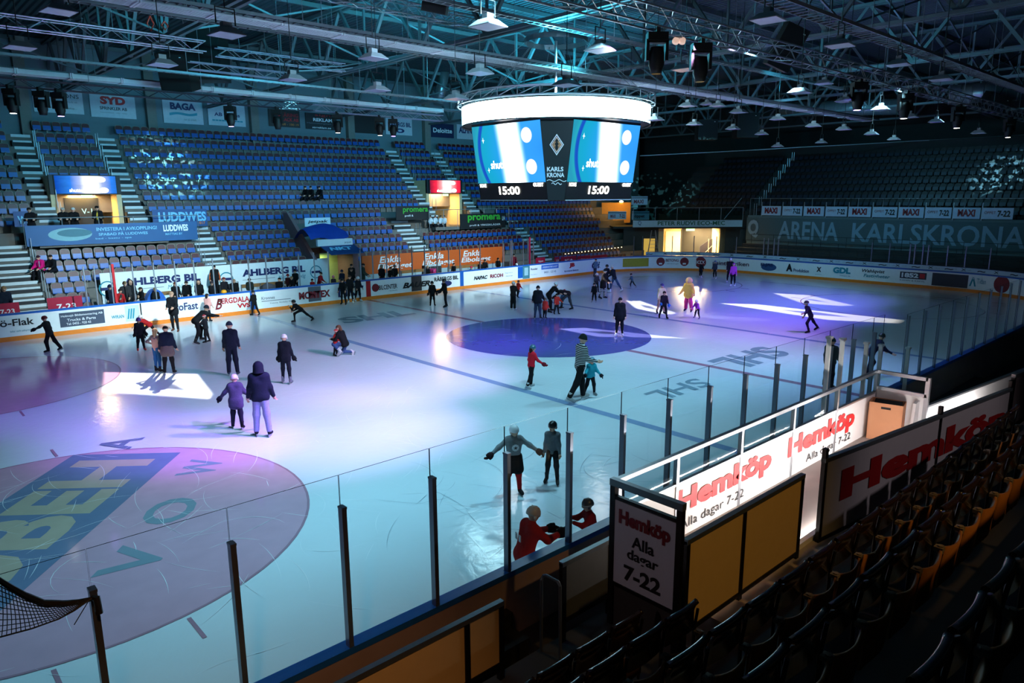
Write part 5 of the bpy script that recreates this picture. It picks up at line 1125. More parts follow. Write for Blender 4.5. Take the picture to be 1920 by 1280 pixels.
l1 = (onp(1762, 800, P7, n7)-P7).dot(d7); l2 = (onp(1895, 735, P7, n7)-P7).dot(d7)
zt = onp(1620, 834, P7, n7).z
hb = barrier('grey barrier with one huge red word, black posts, before the white parapet', P7, d7, [0, l1, l2], 1.1, zt, M_pan2, .16)
a, b = onp(1574, 925, P7, n7), onp(1878, 850, P7, n7); z0_ = onp(1597, 938, P7, n7).z; z1_ = onp(1607, 885, P7, n7).z
text('Hemköp', hb, P7+d7*(a-P7).dot(d7)+Z*(z0_-.05), d7, Z, (b-a).dot(d7), (z1_-z0_)*1.45, mat('letter_dark_red', (120, 10, 16), rough=.5), off=.05, out=.012)
barrier('dark high barrier continuing to the edge past the huge red word', P7+d7*(l2+.1), d7, [0, 2.2, 4.4], 1.1, zt+.25, mat('panel_dim', (90, 84, 88), rough=.6), .0)
# sign standing across the aisle
t = thing('sign_board', 'tall framed white sign with red word and opening hours, across the aisle', 'sign', (-16.0, -17.27, 1.1)); sx = -16.0
MB().bb((sx-.02, -17.68, 1.66), (sx+.02, -16.86, 2.66)).build('panel', mat('sign_white', (214, 206, 212), rough=.5, var=.03), t)
for y in (-16.83, -17.72): MB().bb((sx-.03, y-.035, 1.1), (sx+.03, y+.035, 2.86)).build('post', M_frm, t)
MB().bb((sx-.035, -17.76, 2.82), (sx+.035, -16.79, 2.9)).build('top_rail', M_toprail, t)
for z in (1.63, 2.69): MB().bb((sx-.025, -17.7, z-.02), (sx+.025, -16.84, z+.02)).build('cross_rail', M_frm, t)
MB().bb((sx, -17.7, 1.1), (sx+.02, -16.84, 1.62)).build('kick_panel', mat('kick_dark', (60, 52, 48), rough=.7), t)
for s, y0, y1, z0, z1, mm, of in (('Hemköp', -16.93, -17.62, 2.36, 2.58, M_dred, .05), ('Alla', -17.12, -17.42, 2.18, 2.32, M_ink, .02), ('dagar', -17.06, -17.48, 1.99, 2.15, M_ink, .02), ('7-22', -17.02, -17.52, 1.75, 1.94, M_ink, .03)): text(s, t, (sx-.02, y0, z0), -Y, Z, y0-y1, z1-z0, mm, off=of, out=.012)
t = thing('hand_rail', 'bent tube handrail at the steps before the short grey barrier', 'handrail', (-16.6, -16.2, .5)); _h0 = on(1015, 1190, 1, -16.1); _h1 = on(1051, 1190, 1, -16.4); pts = [Vector((_h0.x, -16.1, .55)),  on(1015, 1086, 1, -16.1), on(1019, 1079, 1, -16.1), on(1024, 1078, 1, -16.15), on(1046, 1090, 1, -16.35), on(1050, 1098, 1, -16.4), Vector((_h1.x, -16.4, .55))]; MB().tube(pts, .02, 8).build('tube', M_toprail, t)
t = thing('dark_glove', 'dark glove lying on the ledge behind the lettered sign', 'glove', on(1200, 957, 2, 1.1)); MB().tube([on(1190, 961, 2, 1.14), on(1198, 957, 2, 1.16), on(1208, 953, 2, 1.15)], [.03, .06, .04], 8).build('palm', M_black, t, smooth=True)
for k in range(4): a = on(1204+k*1.5, 953+k*1.5, 2, 1.14); MB().tube([a, a+Vector((.09, .02, .01))], [.016, .01], 6).build('finger', M_black, t)
# ---------------------------------------------------------------- wooden seats of the near stand
ROWN = [(-19.15, 2.90, -18.3, -9.2), (-19.95, 3.46, -19.3, -6.5), (-20.8, 4.02, -20.0, -4.5), (-21.55, 4.62, -20.15, -12)]
mb = MB()
for y, z, x0, x1 in ROWN: mb.bb((-30, y-.55, 0), (6, y+.35, z-.88))
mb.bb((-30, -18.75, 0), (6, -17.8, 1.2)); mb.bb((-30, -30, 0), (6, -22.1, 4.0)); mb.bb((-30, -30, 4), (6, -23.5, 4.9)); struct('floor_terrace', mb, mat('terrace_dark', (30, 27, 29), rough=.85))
M_ply = mat('plywood_gloss', (40, 25, 17), rough=.16, var=.25, scale=5, spec=1.0); M_ply2 = mat('plywood_warm', (150, 96, 42), rough=.55, var=.2, scale=5); M_hin = mat('hinge_grey', (130, 120, 110), rough=.4)
def wood_seat():
    n = 8; b = MB(); vs = []
    prof = [(-.045, .83), (-.025, .855), (.0, .86), (.012, .845), (.03, .72), (.022, .56), (.0, .55), (.004, .72), (-.02, .81)]
    for i in range(n+1):
        u = -1+2*i/n; x = .235*u; bow = -.03*u*u
        vs += [(x, yy-bow*.8, zz-(.012*u*u if zz > .8 else 0)) for yy, zz in prof]
    m_ = len(prof); b.add(vs, [(i*m_+k, i*m_+(k+1) % m_, (i+1)*m_+(k+1) % m_, (i+1)*m_+k) for i in range(n) for k in range(m_)]+[tuple(range(m_)), tuple(n*m_+k for k in reversed(range(m_)))])
    p = MB(); vs = []; prof = [(-.05, .50), (-.03, .505), (.0, .36), (.0, .16), (-.02, .155), (-.03, .34)]
    for i in range(n+1):
        u = -1+2*i/n; x = .225*u; dz = -.05*u*u*abs(u)
        vs += [(x, yy-.04*(1-u*u), zz+(dz if zz < .3 else -.03*(1-u*u) if zz > .45 else 0)) for yy, zz in prof]
    m_ = len(prof); p.add(vs, [(i*m_+k, i*m_+(k+1) % m_, (i+1)*m_+(k+1) % m_, (i+1)*m_+k) for i in range(n) for k in range(m_)]+[tuple(range(m_)), tuple(n*m_+k for k in reversed(range(m_)))])
    f = MB(); f.tube([(.25, .03, 0), (.25, .03, .5), (.25, .0, .74)], .016, 6); h = MB(); h.box((.25, -.02, .5), (.07, .07, .035)); h.tube([(.25, -.03, .46), (.25, -.03, .53)], .025, 8)
    return b.mesh('backrest', M_ply, True), p.mesh('seat_pan', M_ply2, True), f.mesh('leg', M_dark), h.mesh('hinge', M_hin)
WS = wood_seat(); k = 0
rn = ['row nearest the barrier', 'second row behind the barrier', 'third row behind the barrier', 'last row beside the camera']
for r_, (y, z, x0, x1) in enumerate(ROWN):
    n = int((x1-x0)/.53)
    for i in range(n):
        x = x0+.53*i+.3; u, v, dd = proj((x, y, z-.3))
        if not (-60 < u < 2080 and v < 1500 and dd > .5): continue
        t = inst('folding_seat', None, None, (x, y, z-.86)); tag(t, 'folding wooden seat, %s along the %s' % (nth(i+1), rn[r_]), 'seat', 'wooden folding seats of the near stand')
        for nm, me in zip(('backrest', 'seat_pan', 'leg', 'hinge'), WS): inst(nm, me, t)
for r_, (y, z, x0, x1) in enumerate(((-18.3, 2.30, -19.2, -16.1), (-17.5, 1.72, -19.5, -16.3))):
    for i in range(int((x1-x0)/.53)):
        t = inst('folding_seat', None, None, (x0+.53*i+.3, y, z-.86)); tag(t, 'folding wooden seat by the low cream barrier, %s in the %s little row' % (nth(i+1), ('upper', 'lower')[r_]), 'seat', 'wooden folding seats by the low barrier')
        for nm, me in zip(('backrest', 'seat_pan', 'leg', 'hinge'), WS): inst(nm, me, t)
# ---------------------------------------------------------------- safety net tied to a post
t = thing('safety_net', 'sagging black safety net tied to a glass post', 'net', on(180, 1122, 1, -15.4))
top = [(-60, 1040), (0, 1085), (40, 1110), (80, 1127), (120, 1128), (150, 1124), (172, 1120)]; bot = [(-60, 1210), (0, 1194), (60, 1178), (110, 1160), (140, 1144), (158, 1131), (172, 1122)]
T3 = [on(*p, 1, -15.42) for p in top]; B3 = [on(*p, 1, -15.5) for p in bot]
def along(P, f):
    f = f*(len(P)-1); i = min(int(f), len(P)-2); return P[i].lerp(P[i+1], f-i)
m = MB(); NL, NC = 12, 40; sag = lambda f, g: -Y*.10*math.sin(PI*g)*(1-f)
for j in range(NL+1):
    g = (j/NL)**1.6
    m.tube([along(T3, i/NC).lerp(along(B3, i/NC), g)+sag(i/NC, g) for i in range(NC+1)], .0035 if 0 < j < NL else .007, 4)
for i in range(0, NC+1): m.tube([along(T3, i/NC).lerp(along(B3, i/NC), j/NL)+sag(i/NC, j/NL) for j in range(NL+1)], .003, 4)
m.build('mesh', M_black, t); m = MB()
m.tube([along(T3, i/20)+Vector((0, -.01, -.012)) for i in range(21)], [.012+.016*math.sin(PI*i/20) for i in range(21)], 6); m.tube([on(172, 1120, 1, -15.42), on(181, 1121, 1, -15.45), on(184, 1135, 1, -15.47), on(186, 1150, 1, -15.48)], [.02, .03, .026, .03], 7); m.tube([on(165, 1128, 1, -15.45), on(139, 1171, 1, -15.45)], .004, 4); m.build('gathered_edge', M_black, t)
# ================================================================ projected patterns on the ice (gobos of the moving heads)
def hull(P):
    P = sorted(set(P)); h = []
    for half in (P, P[::-1]):
        st = len(h)
        for p in half:
            while len(h)-st >= 2 and (h[-1][0]-h[-2][0])*(p[1]-h[-2][1])-(h[-1][1]-h[-2][1])*(p[0]-h[-2][0]) <= 0: h.pop()
            h.append(p)
        h.pop()
    return h
def gobo(loc, poly, col, power, soft=.006):
    loc = Vector(loc); poly = hull([tuple(p) for p in poly]); c = Vector((sum(p[0] for p in poly)/len(poly), sum(p[1] for p in poly)/len(poly), 0))
    rot = (c-loc).to_track_quat('-Z', 'Y'); Ri = rot.to_matrix().transposed()
    l = bpy.data.lights.new('pattern_light', 'SPOT'); l.energy = power; l.color = col; l.shadow_soft_size = .004; l.spot_blend = .05
    ds = [(Ri @ (Vector((p[0], p[1], 0))-loc)).normalized() for p in poly]
    l.spot_size = min(PI*.9, 2*max(math.acos(max(-1, min(1, -d.z))) for d in ds)*1.15)
    l.use_nodes = True; nt = l.node_tree; em = [n for n in nt.nodes if n.type == 'EMISSION'][0]
    tc = nt.nodes.new('ShaderNodeTexCoord'); cur = None
    def mask(dirs):
        prod = None; cc = sum(dirs, Vector()).normalized()
        for a, b in zip(dirs, dirs[1:]+dirs[:1]):
            n_ = a.cross(b).normalized()
            if n_.dot(cc) < 0: n_ = -n_
            vm = nt.nodes.new('ShaderNodeVectorMath'); vm.operation = 'DOT_PRODUCT'; vm.inputs[1].default_value = n_*GSIGN
            nt.links.new(tc.outputs['Normal'], vm.inputs[0])
            mr = nt.nodes.new('ShaderNodeMapRange'); mr.inputs['From Min'].default_value = 0; mr.inputs['From Max'].default_value = soft; nt.links.new(vm.outputs['Value'], mr.inputs['Value'])
            if prod is None: prod = mr.outputs[0]
            else:
                mu = nt.nodes.new('ShaderNodeMath'); mu.operation = 'MULTIPLY'; nt.links.new(prod, mu.inputs[0]); nt.links.new(mr.outputs[0], mu.inputs[1]); prod = mu.outputs[0]
        return prod
    outer = mask(ds)
    # the emblem: a slender diamond left dark in the middle of the pattern
    far = max(poly, key=lambda p: (Vector((*p, 0))-c).length); ax = (Vector((*far, 0))-c); pr = Vector((-ax.y, ax.x, 0)).normalized()*ax.length*.10
    inner = mask([(Ri @ (c+v-loc)).normalized() for v in (ax*.38, pr, -ax*.38, -pr)])
    s_ = nt.nodes.new('ShaderNodeMath'); s_.operation = 'MULTIPLY_ADD'; s_.inputs[1].default_value = -.85; s_.inputs[2].default_value = 1; nt.links.new(inner, s_.inputs[0])
    f_ = nt.nodes.new('ShaderNodeMath'); f_.operation = 'MULTIPLY'; nt.links.new(outer, f_.inputs[0]); nt.links.new(s_.outputs[0], f_.inputs[1]); nt.links.new(f_.outputs[0], em.inputs['Strength'])
    o = bpy.data.objects.new('pattern_light', l); COL.objects.link(o); o.location = loc; o.rotation_mode = 'QUATERNION'; o.rotation_quaternion = rot
    return o
GSIGN = 1.0
WW = (1.0, .92, .86)
gobo((-9, 15.2, 9.6), [(-16.13, 6.13), (-13.74, 3.53), (-14.3, .49), (-14.66, -.14), (-16.89, 3.12)], WW, 45000)
gobo((-1, 15.2, 9.6), [(1.33, .79), (2.44, .08), (3.82, -4.91), (1.15, -1.85)], WW, 90000)
gobo((5, 15.2, 9.6), [(11.08, 4.74), (11.27, 3.63), (9.01, -.57), (7.98, -.74), (8.67, 1.99)], WW, 50000)
wash((5, 15.2, 9.6), on(1291, 555, 2, .9), (1, .92, .80), 9000, 6, .02, .4)
gobo((8, 15.2, 9.6), [(13.54, -.06), (14.77, -1.83), (15.14, -9.45), (13.88, -9.65), (12.4, -6.78)], (1, .86, .70), 110000)
gobo((12, 15.2, 9.6), [(19.63, -.08), (20.42, -2.22), (18.12, -5.93), (17.35, -5.44), (16.83, -3.29)], (1, .84, .78), 70000)

def speckle(loc, tgt, col, power, angle, scale):
    o = wash(loc, tgt, col, power, angle, .01, .9); l = o.data; l.use_nodes = True; nt = l.node_tree; em = [n for n in nt.nodes if n.type == 'EMISSION'][0]
    tc = nt.nodes.new('ShaderNodeTexCoord'); v = nt.nodes.new('ShaderNodeTexNoise'); v.inputs['Scale'].default_value = scale; v.inputs['Detail'].default_value = 1
    nt.links.new(tc.outputs['Normal'], v.inputs['Vector']); mr = nt.nodes.new('ShaderNodeMapRange'); mr.inputs['From Min'].default_value = .56; mr.inputs['From Max'].default_value = .62; nt.links.new(v.outputs[0], mr.inputs['Value']); nt.links.new(mr.outputs[0], em.inputs['Strength']); o.name = 'pattern_light'
speckle((-5, 9.2, 10.8), on(320, 315, 1, 26.5), (.25, .9, 1), 80000, 17, 60)
speckle((14, -2, 10.8), on(1255, 355, 0, 40), (.25, .9, 1), 90000, 11, 80)
speckle((14, -2, 10.8), on(1860, 320, 0, 41), (.3, .8, 1), 90000, 9, 80)
# ================================================================ people
def smooth_caps(caps, vox, k):
    """distance field of smoothly joined tapered limbs, turned into one closed quad surface"""
    A = np.array([c[0] for c in caps], np.float32); B = np.array([c[1] for c in caps], np.float32); RA = np.array([c[2] for c in caps], np.float32); RB = np.array([c[3] for c in caps], np.float32)
    rm = np.maximum(RA, RB)[:, None]+2*vox+k
    lo = np.minimum(A-rm, B-rm).min(0); hi = np.maximum(A+rm, B+rm).max(0); n = np.ceil((hi-lo)/vox).astype(int)+1
    gx = [lo[i]+vox*np.arange(n[i], dtype=np.float32) for i in range(3)]; acc = np.zeros(n, np.float32)
    for a, b, ra, rb in zip(A, B, RA, RB):
        r = max(ra, rb)+6*k+vox; s0 = np.maximum(np.floor((np.minimum(a, b)-r-lo)/vox).astype(int), 0); s1 = np.minimum(np.ceil((np.maximum(a, b)+r-lo)/vox).astype(int)+1, n)
        Xg = gx[0][s0[0]:s1[0], None, None]; Yg = gx[1][None, s0[1]:s1[1], None]; Zg = gx[2][None, None, s0[2]:s1[2]]
        ab = b-a; L = float(ab @ ab)+1e-9
        t = np.clip(((Xg-a[0])*ab[0]+(Yg-a[1])*ab[1]+(Zg-a[2])*ab[2])/L, 0, 1)
        d = np.sqrt((Xg-a[0]-t*ab[0])**2+(Yg-a[1]-t*ab[1])**2+(Zg-a[2]-t*ab[2])**2)-(ra+(rb-ra)*t)
        acc[s0[0]:s1[0], s0[1]:s1[1], s0[2]:s1[2]] += np.exp(-np.minimum(d, 8*k)/k)*(d < 7.9*k)
    val = -k*np.log(acc+1e-20)
    ins = val < 0; N = np.array(val.shape); cs = np.zeros((*(N-1), 3), np.float32); cc = np.zeros(N-1, np.float32); ed = []
    for ax in range(3):
        s0 = [slice(None)]*3; s1 = [slice(None)]*3; s0[ax] = slice(0, -1); s1[ax] = slice(1, None)
        va, vb = val[tuple(s0)], val[tuple(s1)]; cr = ins[tuple(s0)] != ins[tuple(s1)]; idx = np.argwhere(cr)
        a_, b_ = va[cr], vb[cr]; t = a_/(a_-b_); p = idx.astype(np.float32); p[:, ax] += t
        o1, o2 = [(1, 2), (2, 0), (0, 1)][ax]
        for d1 in (0, -1):
            for d2 in (0, -1):
                c = idx.copy(); c[:, o1] += d1; c[:, o2] += d2
                ok = (c >= 0).all(1) & (c < N-1).all(1); np.add.at(cs, tuple(c[ok].T), p[ok]); np.add.at(cc, tuple(c[ok].T), 1)
        ed.append((ax, idx, ins[tuple(s0)][cr]))
    has = cc > 0; ids = -np.ones(N-1, int); ids[has] = np.arange(has.sum()); V = cs[has]/cc[has][:, None]*vox+lo; Q = []
    for ax, idx, s in ed:
        o1, o2 = [(1, 2), (2, 0), (0, 1)][ax]; q = []
        for d1, d2 in ((-1, -1), (0, -1), (0, 0), (-1, 0)):
            c = idx.copy(); c[:, o1] += d1; c[:, o2] += d2; c = np.clip(c, 0, N-2); q.append(ids[tuple(c.T)])
        q = np.stack(q, 1); q[~s] = q[~s][:, ::-1]; Q.append(q)
    Q = np.concatenate(Q); Q = Q[(Q >= 0).all(1)]
    return V, Q
def np_mesh(name, V, Q, mats, smooth=True, mi=None):
    me = bpy.data.meshes.new(name); me.vertices.add(len(V)); me.vertices.foreach_set('co', np.asarray(V, np.float32).ravel())
    me.loops.add(Q.size); me.loops.foreach_set('vertex_index', Q.ravel().astype(np.int32)); me.polygons.add(len(Q))
    me.polygons.foreach_set('loop_start', (np.arange(len(Q))*4).astype(np.int32))
    for m in mats: me.materials.append(m)
    if mi is not None: me.polygons.foreach_set('material_index', mi.astype(np.int32))
    me.update(calc_edges=True); me.validate(); me.polygons.foreach_set('use_smooth', [smooth]*len(me.polygons)); return me
M_skin = mat('skin', (214, 164, 138), rough=.55, var=.06); M_eye = mat('eye_dark', (30, 24, 24), rough=.3); M_lip = mat('lips', (170, 92, 84), rough=.5)
PARTS = {}
def shared(key, fn):
    if key not in PARTS: PARTS[key] = fn()
    return PARTS[key]
def dome(name, m, prof, sy=1.15, n=18, extra=None):
    def f():
        b = MB().lathe(prof, n); b.v = [(x, y*sy, z) for x, y, z in b.v]
        if extra: extra(b)
        return b.mesh(name, m, True)
    return shared((name, m.name), f)
def helmet_mesh(m):
    def ex(b):
        for s in (-1, 1): b.tube([(s*.98, -.05, -.15), (s*.96, .0, -.45), (s*.88, .05, -.72)], [.22, .24, .12], 8)
        for k in (-.36, 0, .36): b.tube([(k, 1.02, .35), (k, .55, 1.0), (k, -.4, 1.08)], .07, 5)
    return dome('helmet', m, [(.0, 1.16), (.35, 1.12), (.72, .9), (.98, .5), (1.06, .1), (1.05, -.22), (.97, -.24), (.9, .1)], 1.14, 18, ex)
def beanie_mesh(m): return dome('beanie', m, [(.0, 1.3), (.3, 1.24), (.68, .95), (.96, .5), (1.02, .15), (1.08, .12), (1.08, -.15), (.98, -.15)], 1.08)
def hair_mesh(m): return dome('hair', m, [(.0, 1.1), (.45, 1.02), (.8, .72), (.98, .3), (1.0, .0), (.9, -.1)], 1.12)
def hood_mesh(m):
    def f():
        b = MB(); n = 14; vs = []; prof = [(.0, 1.32), (.5, 1.2), (.95, .8), (1.18, .2), (1.2, -.5), (1.25, -1.1), (1.3, -1.5)]
        b.lathe(prof, n, a0=R(140), a1=R(400)); b.v = [(x, y*1.1, z) for x, y, z in b.v]; return b.mesh('hood', m, True)
    return shared(('hood', m.name), f)
def skate_mesh(m):
    def f():
        b = MB(); b.tube([(0, -.03, .25), (0, -.035, .17), (0, -.03, .10)], [.052, .048, .05], 10); b.tube([(0, -.085, .085), (0, -.03, .095), (0, .06, .09), (0, .14, .075), (0, .175, .068)], [.03, .05, .048, .042, .02], 10); return b.mesh('skate', m, True)
    return shared(('skate', m.name), f)
def blade_mesh():
    def f():
        b = MB(); b.prism([(-.006, -.11, .02), (-.006, -.12, .035), (-.006, .16, .035), (-.006, .175, .02), (-.006, .15, .002), (-.006, -.09, .002)], (.012, 0, 0)); b.box((0, -.05, .045), (.03, .07, .03)); b.box((0, .10, .045), (.03, .06, .03)); return b.mesh('blade', M_alu)
    return shared('blade', f)
def shoe_mesh(m):
    def f():
        b = MB(); b.tube([(0, -.07, .045), (0, 0, .05), (0, .09, .042), (0, .16, .03)], [.04, .048, .044, .025], 10); b.tube([(0, -.03, .16), (0, -.03, .06)], .045, 8); return b.mesh('shoe', m, True)
    return shared(('shoe', m.name), f)
def hand_tubes(mb, wr, d, side, s, fat=1.0, curl=25.0):
    """palm, four unequal bent fingers and a thumb from the side of the palm; wr wrist, d direction of the hand, side the thumb side"""
    d = d.normalized(); side = (side-d*side.dot(d)).normalized(); nrm = d.cross(side)
    mb.tube([wr-d*.02*s, wr+d*.03*s, wr+d*.075*s], [.028*s*fat, .036*s*fat, .034*s*fat], 8)
    for i, (L, o) in enumerate(((.070, .026), (.078, .009), (.072, -.009), (.058, -.025))):
        b = wr+d*.075*s+side*o*s; c1 = math.cos(R(curl)); s1 = math.sin(R(curl)); d1 = d*c1+nrm*s1; d2 = d*math.cos(R(curl*2.2))+nrm*math.sin(R(curl*2.2))
        mb.tube([b-d*.01*s, b+d1*L*.5*s, b+d1*L*.5*s+d2*L*.5*s], [.0095*s*fat, .009*s*fat, .007*s*fat], 6)
    b = wr+d*.025*s+side*.03*s; mb.tube([b, b+(d*.6+side*.8)*.035*s, b+(d*.95+side*.45)*.066*s], [.012*s*fat, .010*s*fat, .008*s*fat], 6)
def vrot(v, ax, a): return Matrix.Rotation(R(a), 3, ax) @ v
def person(px, py, H, face, label, top, bot, head=('hair', (60, 44, 34)), lean=4, legs=((3, 4, 6), (-3, 4, 6)), arms=((4, 10, 14), (-2, 10, 14)), hd=(6, 0), g=None, bulk=0.0, coat=0.0, skate=(24, 24, 28), glove=None, group='skaters on the ice', wide=0.0, floor=0.0, sit=False, twist=0.0, extra=None, shoes=False, long_hair=None, skirt=None, hands=(1, 1), shield=False, drop=0.0):
    g = Vector(g) if g is not None else ice(px, py); g.z = floor
    D = (g-CAM).dot(FW); vox = min(max(1.5*D/FPX, .016), .036)
    a = g-CAM; az = math.atan2(a.y, a.x)-R(face); rz = az-PI/2
    kid = max(0, min(1, (1.7-H)/.6)); hr = (.062+.016*kid)*H; fat = 1.0+.12*kid+bulk*.8
    T = thing('person', label, 'person', (0, 0, 0), 0, group, world=False)
    leng = Vector((0, 0, 1)); tdir = Vector((0, math.sin(R(lean)), math.cos(R(lean)))); lat = Vector((math.cos(R(twist)), math.sin(R(twist)), 0))
    hip = Vector((0, 0, 0)); hw = .048*H; sw = (.088-.006*kid)*H
    J = {}
    for s, (p, ab, kn), nm in ((-1, legs[0], 'L'), (1, legs[1], 'R')):
        d = Vector((s*math.sin(R(ab)), math.sin(R(p))*math.cos(R(ab)), -math.cos(R(p))*math.cos(R(ab)))); q = p-kn
        d2 = Vector((s*math.sin(R(ab)), math.sin(R(q))*math.cos(R(ab)), -math.cos(R(q))*math.cos(R(ab))))
        h = hip+Vector((s*hw, 0, 0)); k = h+d*.245*H; an = k+d2*.235*H; J[nm] = (h, k, an, q)
    base = min(J['L'][2].z, J['R'][2].z); sole = .052*H+(.035*H/1.75 if not shoes else 0); up = Vector((0, 0, sole-base-drop))
    mid = (J['L'][2]+J['R'][2])/2; off = Vector((-mid.x, -mid.y, 0))+up
    if sit: off = Vector((0, 0, .26*H))
    P0 = hip+off; J = {n: (h+off, k+off, an+off, q) for n, (h, k, an, q) in J.items()}
    ch = P0+tdir*.17*H; sh = P0+tdir*.285*H; nk = sh+tdir*.045*H
    hdv = vrot(tdir, 'X', -(-hd[0]) if False else -hd[0]) if False else Vector((0, math.sin(R(lean*.5+hd[0])), math.cos(R(lean*.5+hd[0])))); hc = nk+hdv*hr*1.02
    hf = Vector((math.sin(R(hd[1])), math.cos(R(hd[1])), 0)); hf = (hf-hdv*hf.dot(hdv)).normalized(); hx = hf.cross(hdv)
    S = {}
    for s, arm, nm in ((-1, arms[0], 'L'), (1, arms[1], 'R')):
        p, ab, el = arm[:3]; inw = arm[3] if len(arm) > 3 else 0
        d = Vector((s*math.sin(R(ab)), math.sin(R(p))*math.cos(R(ab)), -math.cos(R(p))*math.cos(R(ab)))); q = p+el; ab2 = ab-inw
        d2 = Vector((s*math.sin(R(ab2)), math.sin(R(q))*math.cos(R(ab2)), -math.cos(R(q))*math.cos(R(ab2))))
        s0 = sh+lat*(s*sw)-tdir*.012*H; e = s0+d*.165*H; w = e+d2*.145*H; S[nm] = (s0, e, w, d2)
    kk = .013*H
    # body: one continuous surface
    body = [(P0+Vector((-.03*H, 0, .01*H)), sh-lat*.06*H-tdir*.03*H, .052*H, .052*H), (P0+Vector((.03*H, 0, .01*H)), sh+lat*.06*H-tdir*.03*H, .052*H, .052*H), (P0, ch, .055*H, .06*H), (sh-tdir*.01*H, nk+hdv*.02*H, .034*H, .031*H),
            (hc+hdv*hr*.22-hf*hr*.12, hc+hf*hr*.12+hdv*hr*.1, hr*.78, hr*.74), (hc-hdv*hr*.2+hf*hr*.15, hc-hdv*hr*.6+hf*hr*.38, hr*.52, hr*.33), (hc+hf*hr*.78+hdv*hr*.05, hc+hf*hr*.98-hdv*hr*.16, hr*.10, hr*.15), (hc-hx*hr*.76-hdv*hr*.1, hc-hx*hr*.82, hr*.13, hr*.16), (hc+hx*hr*.76-hdv*hr*.1, hc+hx*hr*.82, hr*.13, hr*.16)]
    for n in 'LR':
        h, k, an, q = J[n]; body += [(h, k, .042*H*fat, .031*H), (k, an, .031*H, .022*H)]
        s0, e, w, d2 = S[n]; body += [(s0, e, .027*H, .022*H), (e, w, .022*H, .017*H)]
    V, Q = smooth_caps(body, min(vox, .022), min(kk, .016))
    mi = np.zeros(len(Q), int); C = V[Q].mean(1)
    for pt, m_, rr in ((hc+hf*hr*.86+hx*hr*.32+hdv*hr*.12, 1, .15), (hc+hf*hr*.86-hx*hr*.32+hdv*hr*.12, 1, .15), (hc+hf*hr*.86-hdv*hr*.5, 2, .2)):
        dd = np.sqrt(((C-np.array(pt))**2).sum(1)); mi[dd < hr*rr] = m_
    hb = MB(); sc = H/1.7
    for n, s in (('L', -1), ('R', 1)):
        s0, e, w, d2 = S[n]
        if glove is None and hands[0 if n == 'L' else 1]: hand_tubes(hb, w, d2, Vector((-s*.4, 1, .2)), sc*1.05)
    V2 = np.array(hb.v, np.float32).reshape(-1, 3); F2 = [f for f in hb.f]
    me = np_mesh('body', V, Q, [M_skin, M_eye, M_lip], True, mi)
    if len(V2):
        # the hands join the wrists: same mesh
        vs = np.concatenate([V, V2]); fs = [tuple(q) for q in Q]+[tuple(i+len(V) for i in f) for f in F2]
        bpy.data.meshes.remove(me); me = bpy.data.meshes.new('body'); me.from_pydata(vs.tolist(), [], [tuple(int(i) for i in f) for f in fs])
        for m_ in (M_skin, M_eye, M_lip): me.materials.append(m_)
        me.polygons.foreach_set('material_index', np.concatenate([mi, np.zeros(len(F2), int)]).astype(np.int32)); me.polygons.foreach_set('use_smooth', [True]*len(fs)); me.update()
    inst('body', me, T)
    # jacket
    f2 = fat*(1+bulk*.8); jk = [(P0+Vector((-.03*H, 0, .02*H)), sh-lat*.062*H-tdir*.03*H, .054*H*f2, .054*H*f2), (P0+Vector((.03*H, 0, .02*H)), sh+lat*.062*H-tdir*.03*H, .054*H*f2, .054*H*f2), (P0+tdir*.05*H, ch, .055*H*f2, .062*H*f2), (sh, nk-hdv*.01*H, .046*H, .038*H), (P0-lat*.045*H*f2-tdir*.01*H, P0+lat*.045*H*f2-tdir*.01*H, .056*H*f2, .056*H*f2), (S['L'][0], S['R'][0], .030*H*f2, .030*H*f2)]
    for n in 'LR':
        s0, e, w, d2 = S[n]; jk += [(s0, e, .033*H*f2, .029*H*f2), (e, e+(w-e)*.96, .029*H*f2, .023*H*f2)]
        if coat: h, k, an, q = J[n]; jk += [(h, h.lerp(k, coat), .060*H*f2, .062*H*f2)]
    if coat: jk += [(P0, P0.lerp((J['L'][1]+J['R'][1])/2, coat), .056*H*f2, .062*H*f2)]
    tm = top if not isinstance(top, tuple) else cloth(top)
    V, Q = smooth_caps(jk, vox, kk); jo = inst('coat' if coat else 'jacket', np_mesh('jacket', V, Q, [tm]), T)
    # trousers
    tr = [(P0-Vector((.03*H, 0, -.01*H)), P0+Vector((.03*H, 0, .01*H)), .058*H*fat, .058*H*fat)]
    for n in 'LR':
        h, k, an, q = J[n]; ank = k+(an-k)*.93; tr += [(h, k, .051*H*fat, .038*H*fat*(1+wide*.5)), (k, ank, .038*H*fat*(1+wide*.5), .029*H*fat*(1+wide))]
    V, Q = smooth_caps(tr, vox, kk); inst('trousers', np_mesh('trousers', V, Q, [cloth(bot)]), T)
    if skirt:
        sk = [(P0+Vector((0, 0, .03*H)), P0-Vector((0, 0, .06*H)), .07*H*fat, .085*H*fat)]+[(J[n][0], J[n][0].lerp(J[n][1], skirt[1]), .07*H*fat, .075*H*fat) for n in 'LR']
        V, Q = smooth_caps(sk, vox, kk); inst('skirt', np_mesh('skirt', V, Q, [cloth(skirt[0])]), T)
    # feet
    fs_ = H/1.75*(1.06 if kid else 1.0)
